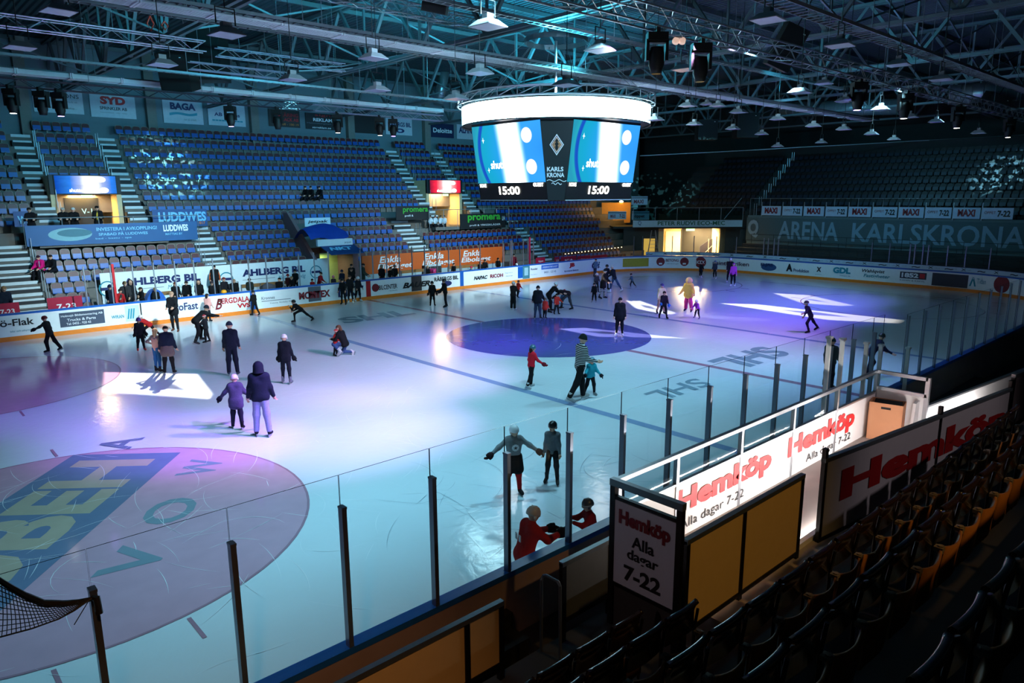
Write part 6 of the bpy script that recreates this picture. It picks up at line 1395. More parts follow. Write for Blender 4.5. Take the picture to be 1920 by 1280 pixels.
    for n, s in (('L', -1), ('R', 1)):
        h, k, an, q = J[n]; mm = cloth(skate) if isinstance(skate, tuple) else skate
        o = inst('shoe' if shoes else 'skate', (shoe_mesh if shoes else skate_mesh)(mm), T, scale=(fs_,)*3)
        o.rotation_euler = (R(max(-70, min(40, q*.75))), 0, R(-s*10))
        rot = o.rotation_euler.to_matrix(); o.location = an-rot @ Vector((0, -.03, .12 if not shoes else .10))*fs_
        if not shoes: inst('blade', blade_mesh(), o)
    # headwear and hair
    M4 = Matrix(((hx.x, hf.x, hdv.x), (hx.y, hf.y, hdv.y), (hx.z, hf.z, hdv.z))).to_euler()
    kind, col = head[0], head[1]; hm = cloth(col) if kind != 'helmet' else mat('shell_%d_%d_%d' % col, col, rough=.3, var=.04)
    fn = {'helmet': helmet_mesh, 'beanie': beanie_mesh, 'hair': hair_mesh, 'hood': hood_mesh}[kind]
    o = inst({'helmet': 'helmet', 'beanie': 'beanie', 'hair': 'hair', 'hood': 'hood'}[kind], fn(hm), T, hc+hdv*hr*(.18 if kind != 'hair' else .14)-hf*hr*.06, scale=(hr*(.92 if kind != 'hair' else .88),)*3); o.rotation_euler = M4
    if len(head) > 2:
        o2 = MB().lathe([(1.04, .16), (1.09, .10), (1.09, -.1), (1.04, -.16)], 16).build('helmet_band', cloth(head[2])); o2.parent = o; o2.scale = (1, 1.12, 1)
    if shield:
        v = MB().lathe([(.98, .1), (1.0, -.3), (.94, -.75)], 14, a0=R(25), a1=R(155)).build('face_shield', M_glass, smooth=True); v.parent = o; v.scale = (1, 1.15, 1)
    if long_hair:
        c0 = hc-hf*hr*.55; V, Q = smooth_caps([(c0+hdv*hr*.3, c0-hdv*hr*.8, hr*.62, hr*.6), (c0-hdv*hr*.8, c0-hf*hr*.25-Vector((0, 0, hr*long_hair[1])), hr*.6, hr*.35)], max(vox*.8, .014), .012); inst('long_hair', np_mesh('long_hair', V, Q, [cloth(long_hair[0])]), T)
    if glove is not None:
        for n, s in (('L', -1), ('R', 1)):
            s0, e, w, d2 = S[n]; b = MB(); hand_tubes(b, w, d2, Vector((-s*.4, 1, .2)), sc*1.35, 1.8, 20); b.tube([w-d2*.05*sc, w+d2*.01*sc], [.05*sc, .045*sc], 10)
            q_ = b.build('glove', cloth(glove), smooth=True); q_.parent = T
    T['rz'] = rz; T.location = g; T.rotation_euler = (0, 0, rz)
    if extra: extra(T, dict(P0=P0, sh=sh, ch=ch, hc=hc, hf=hf, hdv=hdv, hr=hr, J=J, S=S, H=H, tdir=tdir, lat=lat, fat=f2))
    return T
def hpx(px, py, vt): return height_at(ice(px, py), vt)
BK, NV, DG = (20, 20, 24), (26, 30, 48), (46, 48, 54)
WHT, RED = (226, 226, 228), (196, 28, 34)
def front_patch(name, m, w, h, z0, poly=None, n=10):
    """patch on the chest, curved round the jacket"""
    def f(T, q):
        H = q['H']; c = q['P0']+q['tdir']*z0*H; r = .10*H*q['fat']; b = MB(); vs = []
        for i in range(n+1):
            for j in range(n+1):
                x, y = (i/n-.5)*w*H, (j/n-.5)*h*H; p = c+q['lat']*x+q['tdir']*y; fw = q['tdir'].cross(q['lat'])*-1
                fw = Vector((0, q['tdir'].z, -q['tdir'].y)); vs.append(p+fw*(r*math.sqrt(max(.05, 1-(x/(r*1.7))**2))))
        ok = lambda i, j: poly is None or poly((i+.5)/n-.5, (j+.5)/n-.5)
        b.add(vs, [(i*(n+1)+j, (i+1)*(n+1)+j, (i+1)*(n+1)+j+1, i*(n+1)+j+1) for i in range(n) for j in range(n) if ok(i, j)])
        o = b.build(name, m); o.parent = T
    return f
def striped(name, c1, c2, f):
    if name in MATS: return MATS[name]
    m = mat(name, c1, rough=.85, var=.1, scale=20); nt = m.node_tree; b = nt.nodes['Principled BSDF']; tc = nt.nodes.new('ShaderNodeTexCoord'); w = nt.nodes.new('ShaderNodeTexWave'); w.bands_direction = 'Z'; w.inputs['Scale'].default_value = f; w.inputs['Distortion'].default_value = .15
    nt.links.new(tc.outputs['Object'], w.inputs['Vector']); cr = nt.nodes.new('ShaderNodeValToRGB'); cr.color_ramp.interpolation = 'CONSTANT'; cr.color_ramp.elements[0].color = (*lin(c1), 1); cr.color_ramp.elements[1].position = .72; cr.color_ramp.elements[1].color = (*lin(c2), 1)
    nt.links.new(w.outputs[0], cr.inputs[0]); nt.links.new(cr.outputs[0], b.inputs['Base Color']); return m
HLW, HLB = ('helmet', (232, 232, 234)), ('helmet', (18, 20, 24))
stride = ((22, 8, 30), (-26, 10, 18))
# ---- skaters nearest the camera
def star(T, q):
    front_patch('chest_roundel', M_wht, .10, .10, .19, lambda x, y: x*x+y*y < .25)(T, q)
    q2 = dict(q); q2['fat'] = q['fat']*1.06; front_patch('chest_star', M_ink, .058, .058, .19, lambda x, y: math.hypot(x, y) < .5*(.40+.60*(abs(((math.atan2(x, y)/(2*PI)*5) % 1)-.5)*2)**1.6), 26)(T, q2)
person(962, 924, hpx(962, 924, 797), 168, 'young hockey player with white helmet, grey star sweatshirt and arms spread wide', (132, 136, 140), RED, HLW, 6, ((6, 4, 8), (-4, 5, 10)), ((10, 52, 16), (8, 52, 14)), (8, -28), bulk=.05, skirt=((16, 16, 20), .72), glove=(40, 24, 28), extra=star, shield=True, skate=(30, 26, 30))
person(1035, 905, hpx(1035, 905, 792), 188, 'child in knitted grey sweater and black helmet standing on the near ice', (104, 110, 116), (20, 22, 26), HLB, 2, ((4, 4, 6), (-3, 6, 8)), ((8, 8, 16), (0, 9, 10)), (4, 20), bulk=-.05, shield=True, skate=(46, 44, 44))
p_ = Vector((-15.35, -14.62, 0)); person(0, 0, height_at(p_, 955), 62, 'child in red hockey shirt and white helmet at the near boards', (178, 30, 28), (24, 18, 22), ('helmet', (216, 200, 186)), 14, ((12, 6, 20), (-2, 6, 12)), ((42, 10, 52, 22), (48, 10, 48, 22)), (8, 6), g=p_, bulk=.12, glove=(22, 20, 22), coat=.35, extra=lambda T, q: [setattr(o, 'parent', T) for o in [MB().box(q['P0']+q['tdir']*.2*q['H']+Vector((dx*q['H'], -.115*q['H'], 0)), (.05, .012, .1), mi=0).build('back_number', M_pale) for dx in (-.035, .035)]])
p_ = Vector((-13.75, -14.62, 0)); person(0, 0, height_at(p_, 938), 250, 'child in red fleece and striped bike helmet leaning on the near boards', (150, 20, 30), (30, 24, 34), ('helmet', (70, 74, 76), (170, 174, 170)), 10, ((6, 6, 10), (-2, 6, 10)), ((50, 18, 60, 40), (50, 18, 60, 40)), (6, 10), g=p_, bulk=.05)
# ---- middle of the ice
def sweater(T, q): pass
person(1080, 754, hpx(1080, 754, 628), 62, 'man in black and white striped sweater and pointed black beanie', striped('stripes_black_white', (24, 26, 28), (190, 196, 196), 6.2), (16, 16, 18), ('beanie', (18, 22, 22)), 5, ((16, 4, 8), (-20, 4, 14)), ((8, 10, 55), (14, 9, 62)), (10, 10), wide=.28, skate=(150, 150, 150))
person(1105, 740, hpx(1105, 740, 670), 152, 'small child in turquoise jacket and blue helmet beside the striped man', (34, 150, 168), (20, 20, 26), ('helmet', (40, 120, 150)), 10, ((10, 8, 18), (-6, 8, 12)), ((20, 20, 30), (26, 34, 30)), (10, 14), bulk=.12, glove=(26, 30, 40), skate=(120, 124, 128))
person(992, 728, hpx(992, 728, 649), 58, 'girl in red jacket and petrol blue helmet skating alone in the middle', (190, 24, 44), (18, 18, 22), ('helmet', (36, 92, 108)), 6, ((12, 6, 12), (-14, 6, 14)), ((-8, 10, 34), (24, 20, 30)), (4, 10), wide=.25, glove=(120, 20, 36), long_hair=((34, 24, 22), 1.4), skate=(170, 170, 172))
person(1161, 630, hpx(1161, 630, 558), 180, 'person in long black coat standing on a bright light patch', (16, 14, 20), (14, 14, 18), ('hair', (14, 12, 14)), 2, ((2, 3, 3), (-1, 4, 3)), ((4, 10, 12), (4, 10, 12)), (8, 0), coat=.35, bulk=.12, long_hair=((14, 12, 14), 1.6), skate=(180, 176, 180))
person(494, 818, hpx(494, 818, 682), 6, 'person in dark hooded jacket and pale trousers seen from behind', (22, 26, 44), (140, 138, 176), ('hood', (18, 22, 38)), 3, ((4, 4, 6), (-4, 5, 6)), ((4, 14, 18), (2, 14, 18)), (6, 0), bulk=.12, skate=(20, 18, 30), wide=.12)
person(446, 804, hpx(446, 804, 706), 8, 'child in plum winter coat and white helmet with arms held out', (70, 62, 92), (24, 26, 44), ('helmet', (214, 196, 208)), 5, ((8, 5, 10), (-8, 5, 12)), ((6, 38, 16), (10, 28, 24)), (6, 0), coat=.42, bulk=.12, glove=(18, 18, 28), skate=(22, 20, 30))
person(438, 704, hpx(438, 704, 605), 4, 'tall man in navy sports jacket and dark beanie seen from behind', (22, 26, 46), (20, 24, 44), ('beanie', (48, 54, 78)), 3, ((3, 3, 4), (-2, 4, 5)), ((2, 9, 22), (2, 9, 22)), (8, 0), wide=.2, bulk=.04, skate=(60, 62, 80))
person(538, 719, hpx(538, 719, 629), 12, 'child with white helmet and dark jacket seen from behind', (20, 22, 36), (22, 24, 38), ('helmet', (226, 216, 226)), 3, ((5, 3, 8), (-5, 5, 8)), ((4, 11, 18), (2, 13, 18)), (8, 0), coat=.25, glove=(22, 22, 30), skate=(110, 110, 130))
person(318, 701, hpx(318, 701, 612), 10, 'man in navy jacket with hem of brown tunic, black trousers, back turned', (24, 32, 52), (20, 18, 20), ('hair', (24, 18, 16)), 3, ((3, 5, 6), (-2, 5, 6)), ((3, 13, 14), (4, 13, 14)), (8, 0), bulk=.12, skirt=((104, 88, 86), .45), skate=(18, 18, 20))
person(297, 698, hpx(297, 698, 617), 40, 'blonde woman in grey top with hands on hips beside the man in navy', (132, 124, 112), (38, 92, 134), ('hair', (196, 160, 108)), 2, ((4, 3, 5), (-3, 4, 5)), ((-22, 42, 76, 70), (-18, 36, 70, 60)), (2, -20), long_hair=((196, 160, 108), 1.8), skate=(40, 34, 32), bulk=-.08)
person(265, 657, hpx(265, 657, 597), 172, 'child with purple helmet, dark hockey jersey and bright red skates', (26, 24, 36), (20, 20, 28), ('helmet', (84, 56, 150)), 4, ((4, 4, 6), (-3, 5, 8)), ((12, 12, 26), (10, 14, 26)), (6, 0), bulk=.12, glove=(22, 20, 26), skate=(220, 60, 60))
person(287, 634, 1.30, 298, 'child in red jersey and white helmet bending forward behind the purple helmet', (178, 34, 36), (22, 20, 24), ('helmet', (222, 206, 200)), 58, ((50, 8, 60), (-30, 10, 12)), ((30, 18, 40), (-20, 40, 20)), (-30, 0), bulk=.08)
person(372, 643, 1.82, 66, 'man in dark jacket and bobble hat stooping to hold a child', (26, 28, 30), (24, 24, 28), ('beanie', (24, 28, 40)), 52, ((38, 7, 42), (4, 8, 34)), ((58, 10, 14, 6), (66, 8, 12, 6)), (-8, 0), bulk=.08, wide=.15, skate=(60, 60, 64))
person(390, 642, hpx(390, 642, 591), 285, 'child in grey snowsuit and striped helmet held by the stooping man', (34, 36, 40), (30, 30, 34), ('helmet', (180, 40, 50), (226, 220, 220)), 4, ((5, 5, 8), (-5, 5, 8)), ((46, 10, 20), (40, 10, 24)), (6, 0), bulk=.15)
person(330, 620, hpx(330, 620, 545), 200, 'fair haired person in black coat and brown boots near the boards', (22, 24, 28), (24, 26, 32), ('hair', (168, 132, 108)), 4, ((8, 4, 8), (-8, 4, 8)), ((20, 8, 56, 20), (14, 8, 60, 20)), (4, 20), coat=.3, shoes=True, skate=(92, 56, 44), bulk=.06)
person(103, 659, hpx(103, 659, 592), 298, 'child with dark red helmet, green scarf and black suit skating with one arm out', (30, 32, 30), (18, 18, 18), ('helmet', (120, 24, 28)), 12, ((18, 6, 28), (-16, 8, 14)), ((40, 60, 20), (-12, 14, 18)), (2, -10), wide=.35, glove=(26, 26, 26), extra=lambda T, q: setattr(MB().lathe([(.06, -.03), (.075, 0), (.06, .035)], 12).build('scarf', cloth((40, 84, 50))), 'parent', T) or [setattr(o, 'location', q['sh']+q['tdir']*.03) for o in T.children if o.name.startswith('scarf')], bulk=.1)
person(391, 603, hpx(391, 603, 552), 30, 'girl in pink jacket leaning against the far boards', (222, 158, 150), (26, 24, 30), ('hair', (40, 28, 26)), 3, ((3, 4, 5), (-3, 4, 5)), ((12, 10, 20), (10, 10, 20)), (8, 0), coat=.3, long_hair=((40, 28, 26), 1.4))
person(480, 592, hpx(480, 592, 546), 320, 'small child in black at the blue line mark of the far boards', (18, 18, 20), (18, 18, 22), HLB, 4, ((12, 5, 10), (-12, 5, 12)), ((14, 12, 24), (4, 12, 20)), (4, 0))
person(523, 579, hpx(523, 579, 521), 25, 'man in black tracksuit with white side stripe leaning on the far boards', (20, 20, 22), (20, 22, 24), ('hair', (34, 28, 26)), 14, ((-6, 8, 2), (-14, 8, 2)), ((40, 10, 50, 30), (40, 10, 50, 30)), (6, -60), bulk=.05, skate=(60, 50, 50))
person(570, 603, 1.42, 290, 'young speed skater in black leaning far forward with one leg pushed back', (18, 18, 20), (20, 20, 22), HLB, 52, ((62, 8, 64), (-42, 18, 6)), ((20, 12, 118, 30), (0, 14, 60, 20)), (-34, 0), skate=(40, 36, 40))
person(650, 667, 1.66, 300, 'brown haired woman kneeling on the ice in dark jacket and jeans', (18, 18, 22), (60, 84, 130), ('hair', (92, 62, 44)), 22, ((88, 10, 140), (30, 12, 118)), ((24, 12, 66, 30), (20, 12, 70, 30)), (8, 0), long_hair=((92, 62, 44), 1.6), bulk=.12, skate=(206, 204, 206), drop=0.0)
person(629, 667, hpx(629, 667, 619), 100, 'toddler in red jersey and red white helmet before the kneeling woman', (186, 40, 40), (30, 28, 32), ('helmet', (206, 60, 60), (232, 226, 226)), 6, ((6, 5, 10), (-4, 6, 8)), ((26, 10, 30), (26, 10, 30)), (4, 0), bulk=.18)
person(645, 571, hpx(645, 571, 522), 196, 'youth in black with white trouser stripe in front of the navy board letters', (20, 20, 24), (20, 22, 26), HLB, 8, ((10, 6, 10), (-10, 6, 8)), ((14, 10, 30), (10, 10, 26)), (6, 0))
person(658, 568, hpx(658, 568, 516), 186, 'long haired girl in black between two skaters at the far boards', (26, 24, 28), (18, 18, 20), ('hair', (60, 44, 38)), 4, ((4, 4, 5), (-4, 4, 5)), ((10, 9, 24), (10, 9, 24)), (6, 0), long_hair=((60, 44, 38), 1.6), skate=(226, 226, 226))
person(671, 565, hpx(671, 565, 519), 150, 'skater with round white helmet and white skates by the red line mark', (28, 28, 34), (20, 20, 24), HLW, 6, ((4, 5, 6), (-8, 6, 8)), ((10, 9, 24), (10, 9, 24)), (6, 0), skate=(226, 226, 226))
person(811, 573, hpx(811, 573, 528), 174, 'child in black with gloves standing before the brown advert panel', (22, 24, 26), (20, 20, 22), HLB, 4, ((3, 4, 5), (-3, 4, 5)), ((6, 16, 14), (4, 16, 14)), (4, 0), glove=(20, 22, 26), bulk=.08)
person(837, 576, hpx(837, 576, 524), 250, 'child in black turned sideways before the white car dealer board', (22, 24, 26), (20, 20, 22), HLB, 5, ((6, 5, 8), (-6, 5, 8)), ((24, 10, 40), (18, 10, 40)), (4, 0), glove=(20, 22, 26), bulk=.08)
person(880, 538, hpx(880, 538, 500), 55, 'girl in teal coat and pink hat skating along the far boards', (52, 110, 120), (22, 22, 28), ('beanie', (196, 50, 80)), 8, ((14, 5, 16), (-18, 6, 18)), ((14, 14, 24), (10, 14, 24)), (4, 0), coat=.4, skate=(226, 226, 226), bulk=.1)
person(962, 581, hpx(962, 581, 529), 20, 'woman with white helmet, fur collar and wide black trousers', (34, 30, 30), (16, 16, 18), HLW, 5, ((4, 3, 5), (-4, 3, 5)), ((30, 10, 40), (34, 10, 40)), (8, 0), wide=.5, bulk=.08, skate=(220, 218, 218))
person(970, 558, 1.0, 40, 'toddler in red vest hidden behind the woman with fur collar', (206, 44, 36), (26, 24, 30), ('helmet', (60, 60, 66)), 8, ((8, 6, 12), (-10, 6, 14)), ((20, 14, 24), (20, 14, 24)), (4, 0), bulk=.15)
person(1008, 598, hpx(1008, 598, 537), 10, 'stout man in black jacket and dark jeans holding a child', (22, 22, 28), (44, 56, 74), ('beanie', (16, 16, 20)), 10, ((6, 5, 8), (-4, 6, 8)), ((10, 18, 20), (16, 20, 20)), (8, 0), bulk=.22, skate=(30, 30, 34))
person(1021, 597, hpx(1021, 597, 560), 30, 'toddler in red vest at the hand of the stout man', (204, 50, 40), (24, 24, 28), ('helmet', (110, 92, 80)), 5, ((6, 5, 8), (-6, 5, 8)), ((10, 20, 20), (10, 14, 20)), (4, 0), bulk=.2, coat=.2)
person(1031, 586, 1.74, 70, 'woman in long black coat and white helmet stooping over a toddler', (18, 18, 20), (16, 16, 18), HLW, 42, ((24, 4, 22), (6, 5, 20)), ((40, 10, 24), (46, 10, 24)), (-10, 0), coat=.35, skate=(30, 30, 32))
person(1043, 589, hpx(1043, 589, 551), 150, 'toddler in red vest with dark hair facing the stooping pair', (206, 52, 40), (24, 24, 28), ('hair', (34, 26, 26)), 4, ((6, 6, 8), (-4, 6, 8)), ((26, 30, 20), (20, 20, 20)), (4, 0), bulk=.18)
person(1063, 582, 1.72, 275, 'adult with round white helmet bent double over a child in blue', (36, 26, 34), (52, 54, 58), ('helmet', (226, 228, 228)), 78, ((46, 10, 40), (-10, 12, 8)), ((40, 10, 20), (40, 10, 20)), (-6, 0), bulk=.12)
person(1052, 579, 1.05, 60, 'child in blue overalls under the adult bent double', (70, 110, 150), (54, 92, 140), ('beanie', (150, 60, 90)), 24, ((20, 8, 20), (-10, 8, 20)), ((30, 20, 30), (30, 20, 30)), (0, 0), bulk=.18)
person(1114, 567, hpx(1114, 567, 531), 190, 'child in black beside the skater with ringed stockings', (18, 18, 22), (18, 18, 22), HLB, 4, ((5, 6, 6), (-5, 8, 8)), ((12, 12, 20), (12, 12, 20)), (4, 0), bulk=.08, skate=(150, 150, 156))
person(1128, 560, hpx(1128, 560, 505), 110, 'person in black dress with black and white ringed stockings and white brimmed hat', (26, 20, 24), (24, 24, 24), ('beanie', (30, 28, 30), (226, 226, 220)), 8, ((6, 5, 10), (-6, 6, 10)), ((20, 14, 30), (26, 14, 30)), (6, 0), coat=.55, bulk=.15, extra=lambda T, q: [setattr(o.data, 'name', 'stockings') or o.data.materials.clear() or o.data.materials.append(striped('stripes_rings', (16, 16, 18), (224, 226, 226), 3.4)) for o in T.children if o.name.startswith('trousers')])
person(1135, 543, 1.62, 140, 'person in black behind the skater with ringed stockings', (20, 20, 26), (22, 22, 26), HLB, 6, ((5, 5, 8), (-5, 5, 8)), ((20, 10, 30), (16, 10, 30)), (6, 0))
person(1155, 549, hpx(1155, 549, 497), 300, 'tall man in black top and blue jeans gliding with one leg trailing', (22, 24, 32), (50, 72, 100), ('beanie', (200, 196, 196)), 16, ((20, 6, 14), (-28, 8, 8)), ((14, 10, 40), (4, 10, 30)), (2, 0), skate=(226, 226, 228))
person(1188, 541, hpx(1188, 541, 513), 290, 'child in grey green top pushing off near the end boards', (58, 84, 90), (24, 26, 30), HLB, 14, ((22, 6, 34), (-26, 8, 16)), ((20, 14, 40), (-4, 16, 40)), (0, 0), skate=(150, 150, 156))
person(1243, 597, hpx(1243, 597, 546), 165, 'child in dark jacket and blue mittens crossing the violet ice', (28, 22, 38), (24, 22, 34), ('hair', (54, 40, 40)), 5, ((12, 8, 10), (-10, 8, 12)), ((10, 12, 24), (18, 12, 40)), (6, 10), glove=(40, 110, 190), bulk=.05)
person(1238, 588, hpx(1238, 588, 532), 160, 'person in pale yellow jersey and blue helmet behind the child with blue mittens', (226, 206, 160), (190, 150, 130), ('helmet', (60, 60, 120), (220, 210, 220)), 6, ((8, 6, 10), (-6, 6, 10)), ((14, 14, 24), (12, 14, 24)), (6, 10), bulk=.1)
def fluff(T, q):
    r = q['hr']; c = q['hc']; pts = []
    V, Q = smooth_caps([(c-q['hf']*r*.5+q['hdv']*r*.3, c-q['hf']*r*.7-q['hdv']*r*1.6, r*1.25, r*1.2)]+[(c+Vector((math.cos(a)*r*1.05, -r*.2, math.sin(a)*r*1.05+r*.1)), c+Vector((math.cos(a)*r*1.25, -r*.5, math.sin(a)*r*1.2+r*.1)), r*.5, r*.4) for a in [R(-30+24*k) for k in range(11)]], .026, .02)
    inst('fluffy_mane', np_mesh('fluffy_mane', V, Q, [cloth((226, 190, 130))]), T)
person(1291, 584, hpx(1291, 584, 522), 200, 'person in fluffy cream wig, yellow jacket and pink trousers in a bright beam', (236, 190, 90), (206, 60, 130), ('hair', (226, 190, 130)), 6, ((8, 8, 12), (-8, 8, 12)), ((14, 26, 30), (14, 22, 30)), (6, 0), bulk=.28, skate=(40, 30, 60), extra=fluff, wide=.4, coat=.2)
person(1307, 597, hpx(1307, 597, 560), 215, 'child in purple jacket and white helmet with legs wide apart', (150, 50, 160), (24, 20, 34), HLW, 26, ((22, 18, 20), (-8, 22, 14)), ((30, 16, 30), (24, 18, 30)), (-8, 0), bulk=.08, skate=(110, 100, 130))
person(1524, 623, 1.50, 250, 'speed skater in dark suit pushing off near the near glass', (28, 24, 52), (24, 20, 46), ('helmet', (20, 18, 30), (220, 220, 226)), 26, ((30, 8, 44), (-34, 14, 6)), ((30, 34, 50), (-10, 12, 30)), (-6, 0), extra=front_patch('chest_mark', M_pale, .06, .07, .17))
person(1300, 506, hpx(1300, 506, 473), 20, 'person in red outfit at the end boards by the round red logo', (150, 24, 30), (60, 20, 24), ('helmet', (170, 30, 34)), 4, ((4, 4, 6), (-4, 4, 6)), ((8, 10, 16), (8, 10, 16)), (6, 0), skate=(190, 190, 196))
person(1313, 521, hpx(1313, 521, 492), 30, 'child in black skirt and white skates near the end boards', (20, 20, 26), (20, 20, 24), ('hair', (26, 22, 24)), 8, ((6, 5, 8), (-8, 6, 10)), ((8, 20, 16), (8, 14, 16)), (6, 0), skirt=((18, 18, 22), .5), skate=(226, 226, 230))
person(1340, 523, hpx(1340, 523, 489), 200, 'child in grey jacket before the maroon lettering on the end boards', (54, 60, 72), (24, 26, 32), ('helmet', (110, 130, 140)), 4, ((4, 4, 6), (-4, 5, 6)), ((8, 10, 16), (8, 10, 16)), (6, 0), skate=(220, 220, 226))
person(1367, 530, hpx(1367, 530, 484), 170, 'adult in black with pale cap beside the girl in pink', (26, 22, 30), (20, 20, 26), ('beanie', (200, 196, 200)), 4, ((4, 4, 6), (-4, 5, 6)), ((8, 10, 16), (8, 10, 16)), (6, 0), coat=.3, skate=(220, 220, 226), bulk=.08)
person(1374, 537, hpx(1374, 537, 493), 190, 'girl in bright pink jacket near the end boards', (200, 70, 180), (24, 22, 30), ('hair', (150, 70, 140)), 4, ((4, 4, 6), (-6, 5, 6)), ((8, 10, 16), (8, 10, 16)), (6, 0), skate=(226, 226, 230))
person(1118, 548, 1.2, 170, 'child in white helmet half hidden by the skater in black dress', (60, 54, 60), (30, 30, 36), HLW, 8, ((6, 6, 8), (-6, 6, 8)), ((16, 14, 20), (16, 14, 20)), (4, 0))
person(968, 528, hpx(968, 528, 495), 20, 'child in pink jacket and white helmet at the boards below the maroon jacket', (196, 110, 140), (30, 36, 60), HLW, 4, ((4, 4, 6), (-4, 4, 6)), ((20, 14, 40), (20, 14, 40)), (6, 0))
person(1115, 520, hpx(1115, 520, 486), 30, 'child in pale blue at the end of the far boards', (96, 120, 150), (50, 60, 90), ('hair', (60, 50, 44)), 10, ((8, 5, 8), (-8, 5, 8)), ((20, 10, 30), (20, 10, 30)), (6, 0))
pb = Vector((0.1, -12.3, 0)); person(0, 0, height_at(pb, 636), 20, 'dark figure with cap seen through the near glass between two white posts', (22, 34, 40), (20, 24, 34), ('beanie', (24, 40, 44)), 4, ((4, 5, 6), (-4, 5, 6)), ((6, 10, 16), (10, 12, 16)), (8, 0), g=pb, bulk=.1)
pb = Vector((2.4, -12.6, 0)); person(0, 0, 1.62, 60, 'dark skater crouching behind the near glass past the white posts', (26, 28, 54), (22, 22, 44), HLB, 34, ((30, 8, 40), (-10, 8, 20)), ((30, 10, 30), (30, 10, 30)), (-8, 0), g=pb)
# ---------------------------------------------------------------- onlookers behind the far boards
def onlooker(px, vt, face, label, top, head, y=16.4, floor=.25, **k):
    x = on(px, 520, 1, y); f = Vector((x.x, y, floor)); H = height_at(f, vt)
    base = dict(lean=3, legs=((2, 3, 4), (-2, 3, 4)), arms=((16, 8, 40, 10), (14, 8, 40, 10)), hd=(6, 0), shoes=True, group='onlookers behind the far boards', g=f, floor=floor); base.update(k)
    bot = base.pop('bot', (22, 22, 26))
    return person(px, 0, max(.9, H), face, label, top, bot, head, **base)
BH = ('hair', (40, 30, 26)); FH_ = ('hair', (150, 116, 84))
onlooker(203, 533, 170, 'onlooker in blue black coat by the red upright at the outer end', (24, 28, 44), ('beanie', (24, 30, 60)))
onlooker(222, 541, 175, 'child in red jacket among onlookers at the outer end', (170, 26, 32), BH)
onlooker(233, 526, 190, 'onlooker in open grey coat with pale scarf by the red upright', (52, 50, 52), FH_, bulk=.1); onlooker(242, 524, 160, 'onlooker with hood behind the open grey coat', (26, 26, 30), ('hood', (24, 24, 28)), y=16.8)
onlooker(263, 538, 240, 'dark haired woman with grey scarf turned to her neighbour', (20, 20, 24), BH, long_hair=((34, 26, 24), 1.6))
onlooker(288, 539, 175, 'fair haired onlooker in black beside the curved blue arch', (20, 20, 22), FH_)
onlooker(326, 528, 160, 'red haired woman in black jacket at the far boards', (18, 18, 20), ('hair', (110, 54, 36)), long_hair=((110, 54, 36), 1.3), bulk=.08)
onlooker(349, 526, 200, 'broad man in black coat, third from the curved blue arch', (16, 16, 20), BH, bulk=.25)
onlooker(371, 525, 176, 'onlooker in black with dark hood, hands clasped before the chest', (18, 18, 20), ('hood', (16, 16, 18)), bulk=.12)
onlooker(396, 527, 180, 'child onlooker in black below the man in the orange jacket', (22, 20, 24), ('beanie', (60, 46, 50)))
onlooker(403, 496, 184, 'tall man in black and orange tracksuit standing above the others', (26, 24, 26), ('hair', (22, 18, 18)), y=18.2, floor=.72, arms=((2, 9, 14), (2, 9, 14)), bulk=.08, extra=lambda T, q: [setattr(MB().tube([q['S'][n][0]+Vector((0, 0, .06)), q['S'][n][1]+Vector((s*.035, 0, 0)), q['S'][n][2]+Vector((s*.03, 0, 0))], [.05, .055, .045], 8).build('orange_sleeve', cloth((226, 96, 34)), smooth=True), 'parent', T) for n, s in (('L', -1), ('R', 1))])
onlooker(418, 519, 150, 'small girl with red hair band beside the orange jacket', (30, 26, 32), ('hair', (120, 50, 44)))
onlooker(438, 523, 180, 'heavy bald onlooker in a black down jacket', (16, 16, 18), ('hair', (150, 116, 96)), bulk=.28)
onlooker(467, 521, 178, 'onlooker in dark green parka before the white banner', (30, 38, 34), BH, bulk=.1)
onlooker(540, 514, 185, 'child with red cap on the bench before the second navy lettering', (60, 22, 26), ('beanie', (120, 30, 34)), y=17.2, floor=.4)
onlooker(547, 518, 200, 'fair haired child with yellow mitten on the bench', (22, 20, 24), FH_, y=16.9, floor=.3); onlooker(554, 505, 190, 'man in black leaning forward on the bench before the second navy lettering', (20, 20, 22), BH, y=17.6, floor=.4)
onlooker(585, 523, 180, 'toddler in red jacket beside the adult in red', (190, 30, 34), ('hair', (40, 28, 26)), y=16.6); onlooker(597, 509, 120, 'adult in red jacket bowed over a toddler', (170, 22, 34), ('hair', (40, 26, 26)), y=17.0, lean=16)
onlooker(625, 517, 180, 'child with pink woolly hat in the covered tunnel mouth', (40, 36, 44), ('beanie', (226, 130, 150)), y=16.6); onlooker(642, 506, 200, 'onlooker in dark blue in the covered tunnel mouth', (30, 34, 54), ('beanie', (40, 44, 70)), y=17.6)
onlooker(660, 494, 185, 'dark haired man standing at the tunnel post', (24, 24, 26), BH, y=18.0); onlooker(659, 502, 170, 'long haired woman before the man at the tunnel post', (22, 22, 24), ('hair', (70, 50, 40)), long_hair=((70, 50, 40), 1.7), y=17.0)
onlooker(680, 493, 100, 'man in green grey overcoat at the end of the orange banner', (54, 70, 66), BH, y=16.8, coat=.5)
onlooker(716, 496, 176, 'man with grey cap and black jacket before the first orange lettering', (18, 18, 20), ('beanie', (150, 140, 130)), y=16.6); onlooker(733, 500, 180, 'woman with white scarf before the first orange lettering', (30, 30, 34), ('hair', (60, 46, 40)), y=16.6); onlooker(741, 496, 190, 'child lifted up in grey trousers before the first orange lettering', (26, 24, 28), ('beanie', (120, 116, 120)), y=16.5, bot=(130, 124, 124))
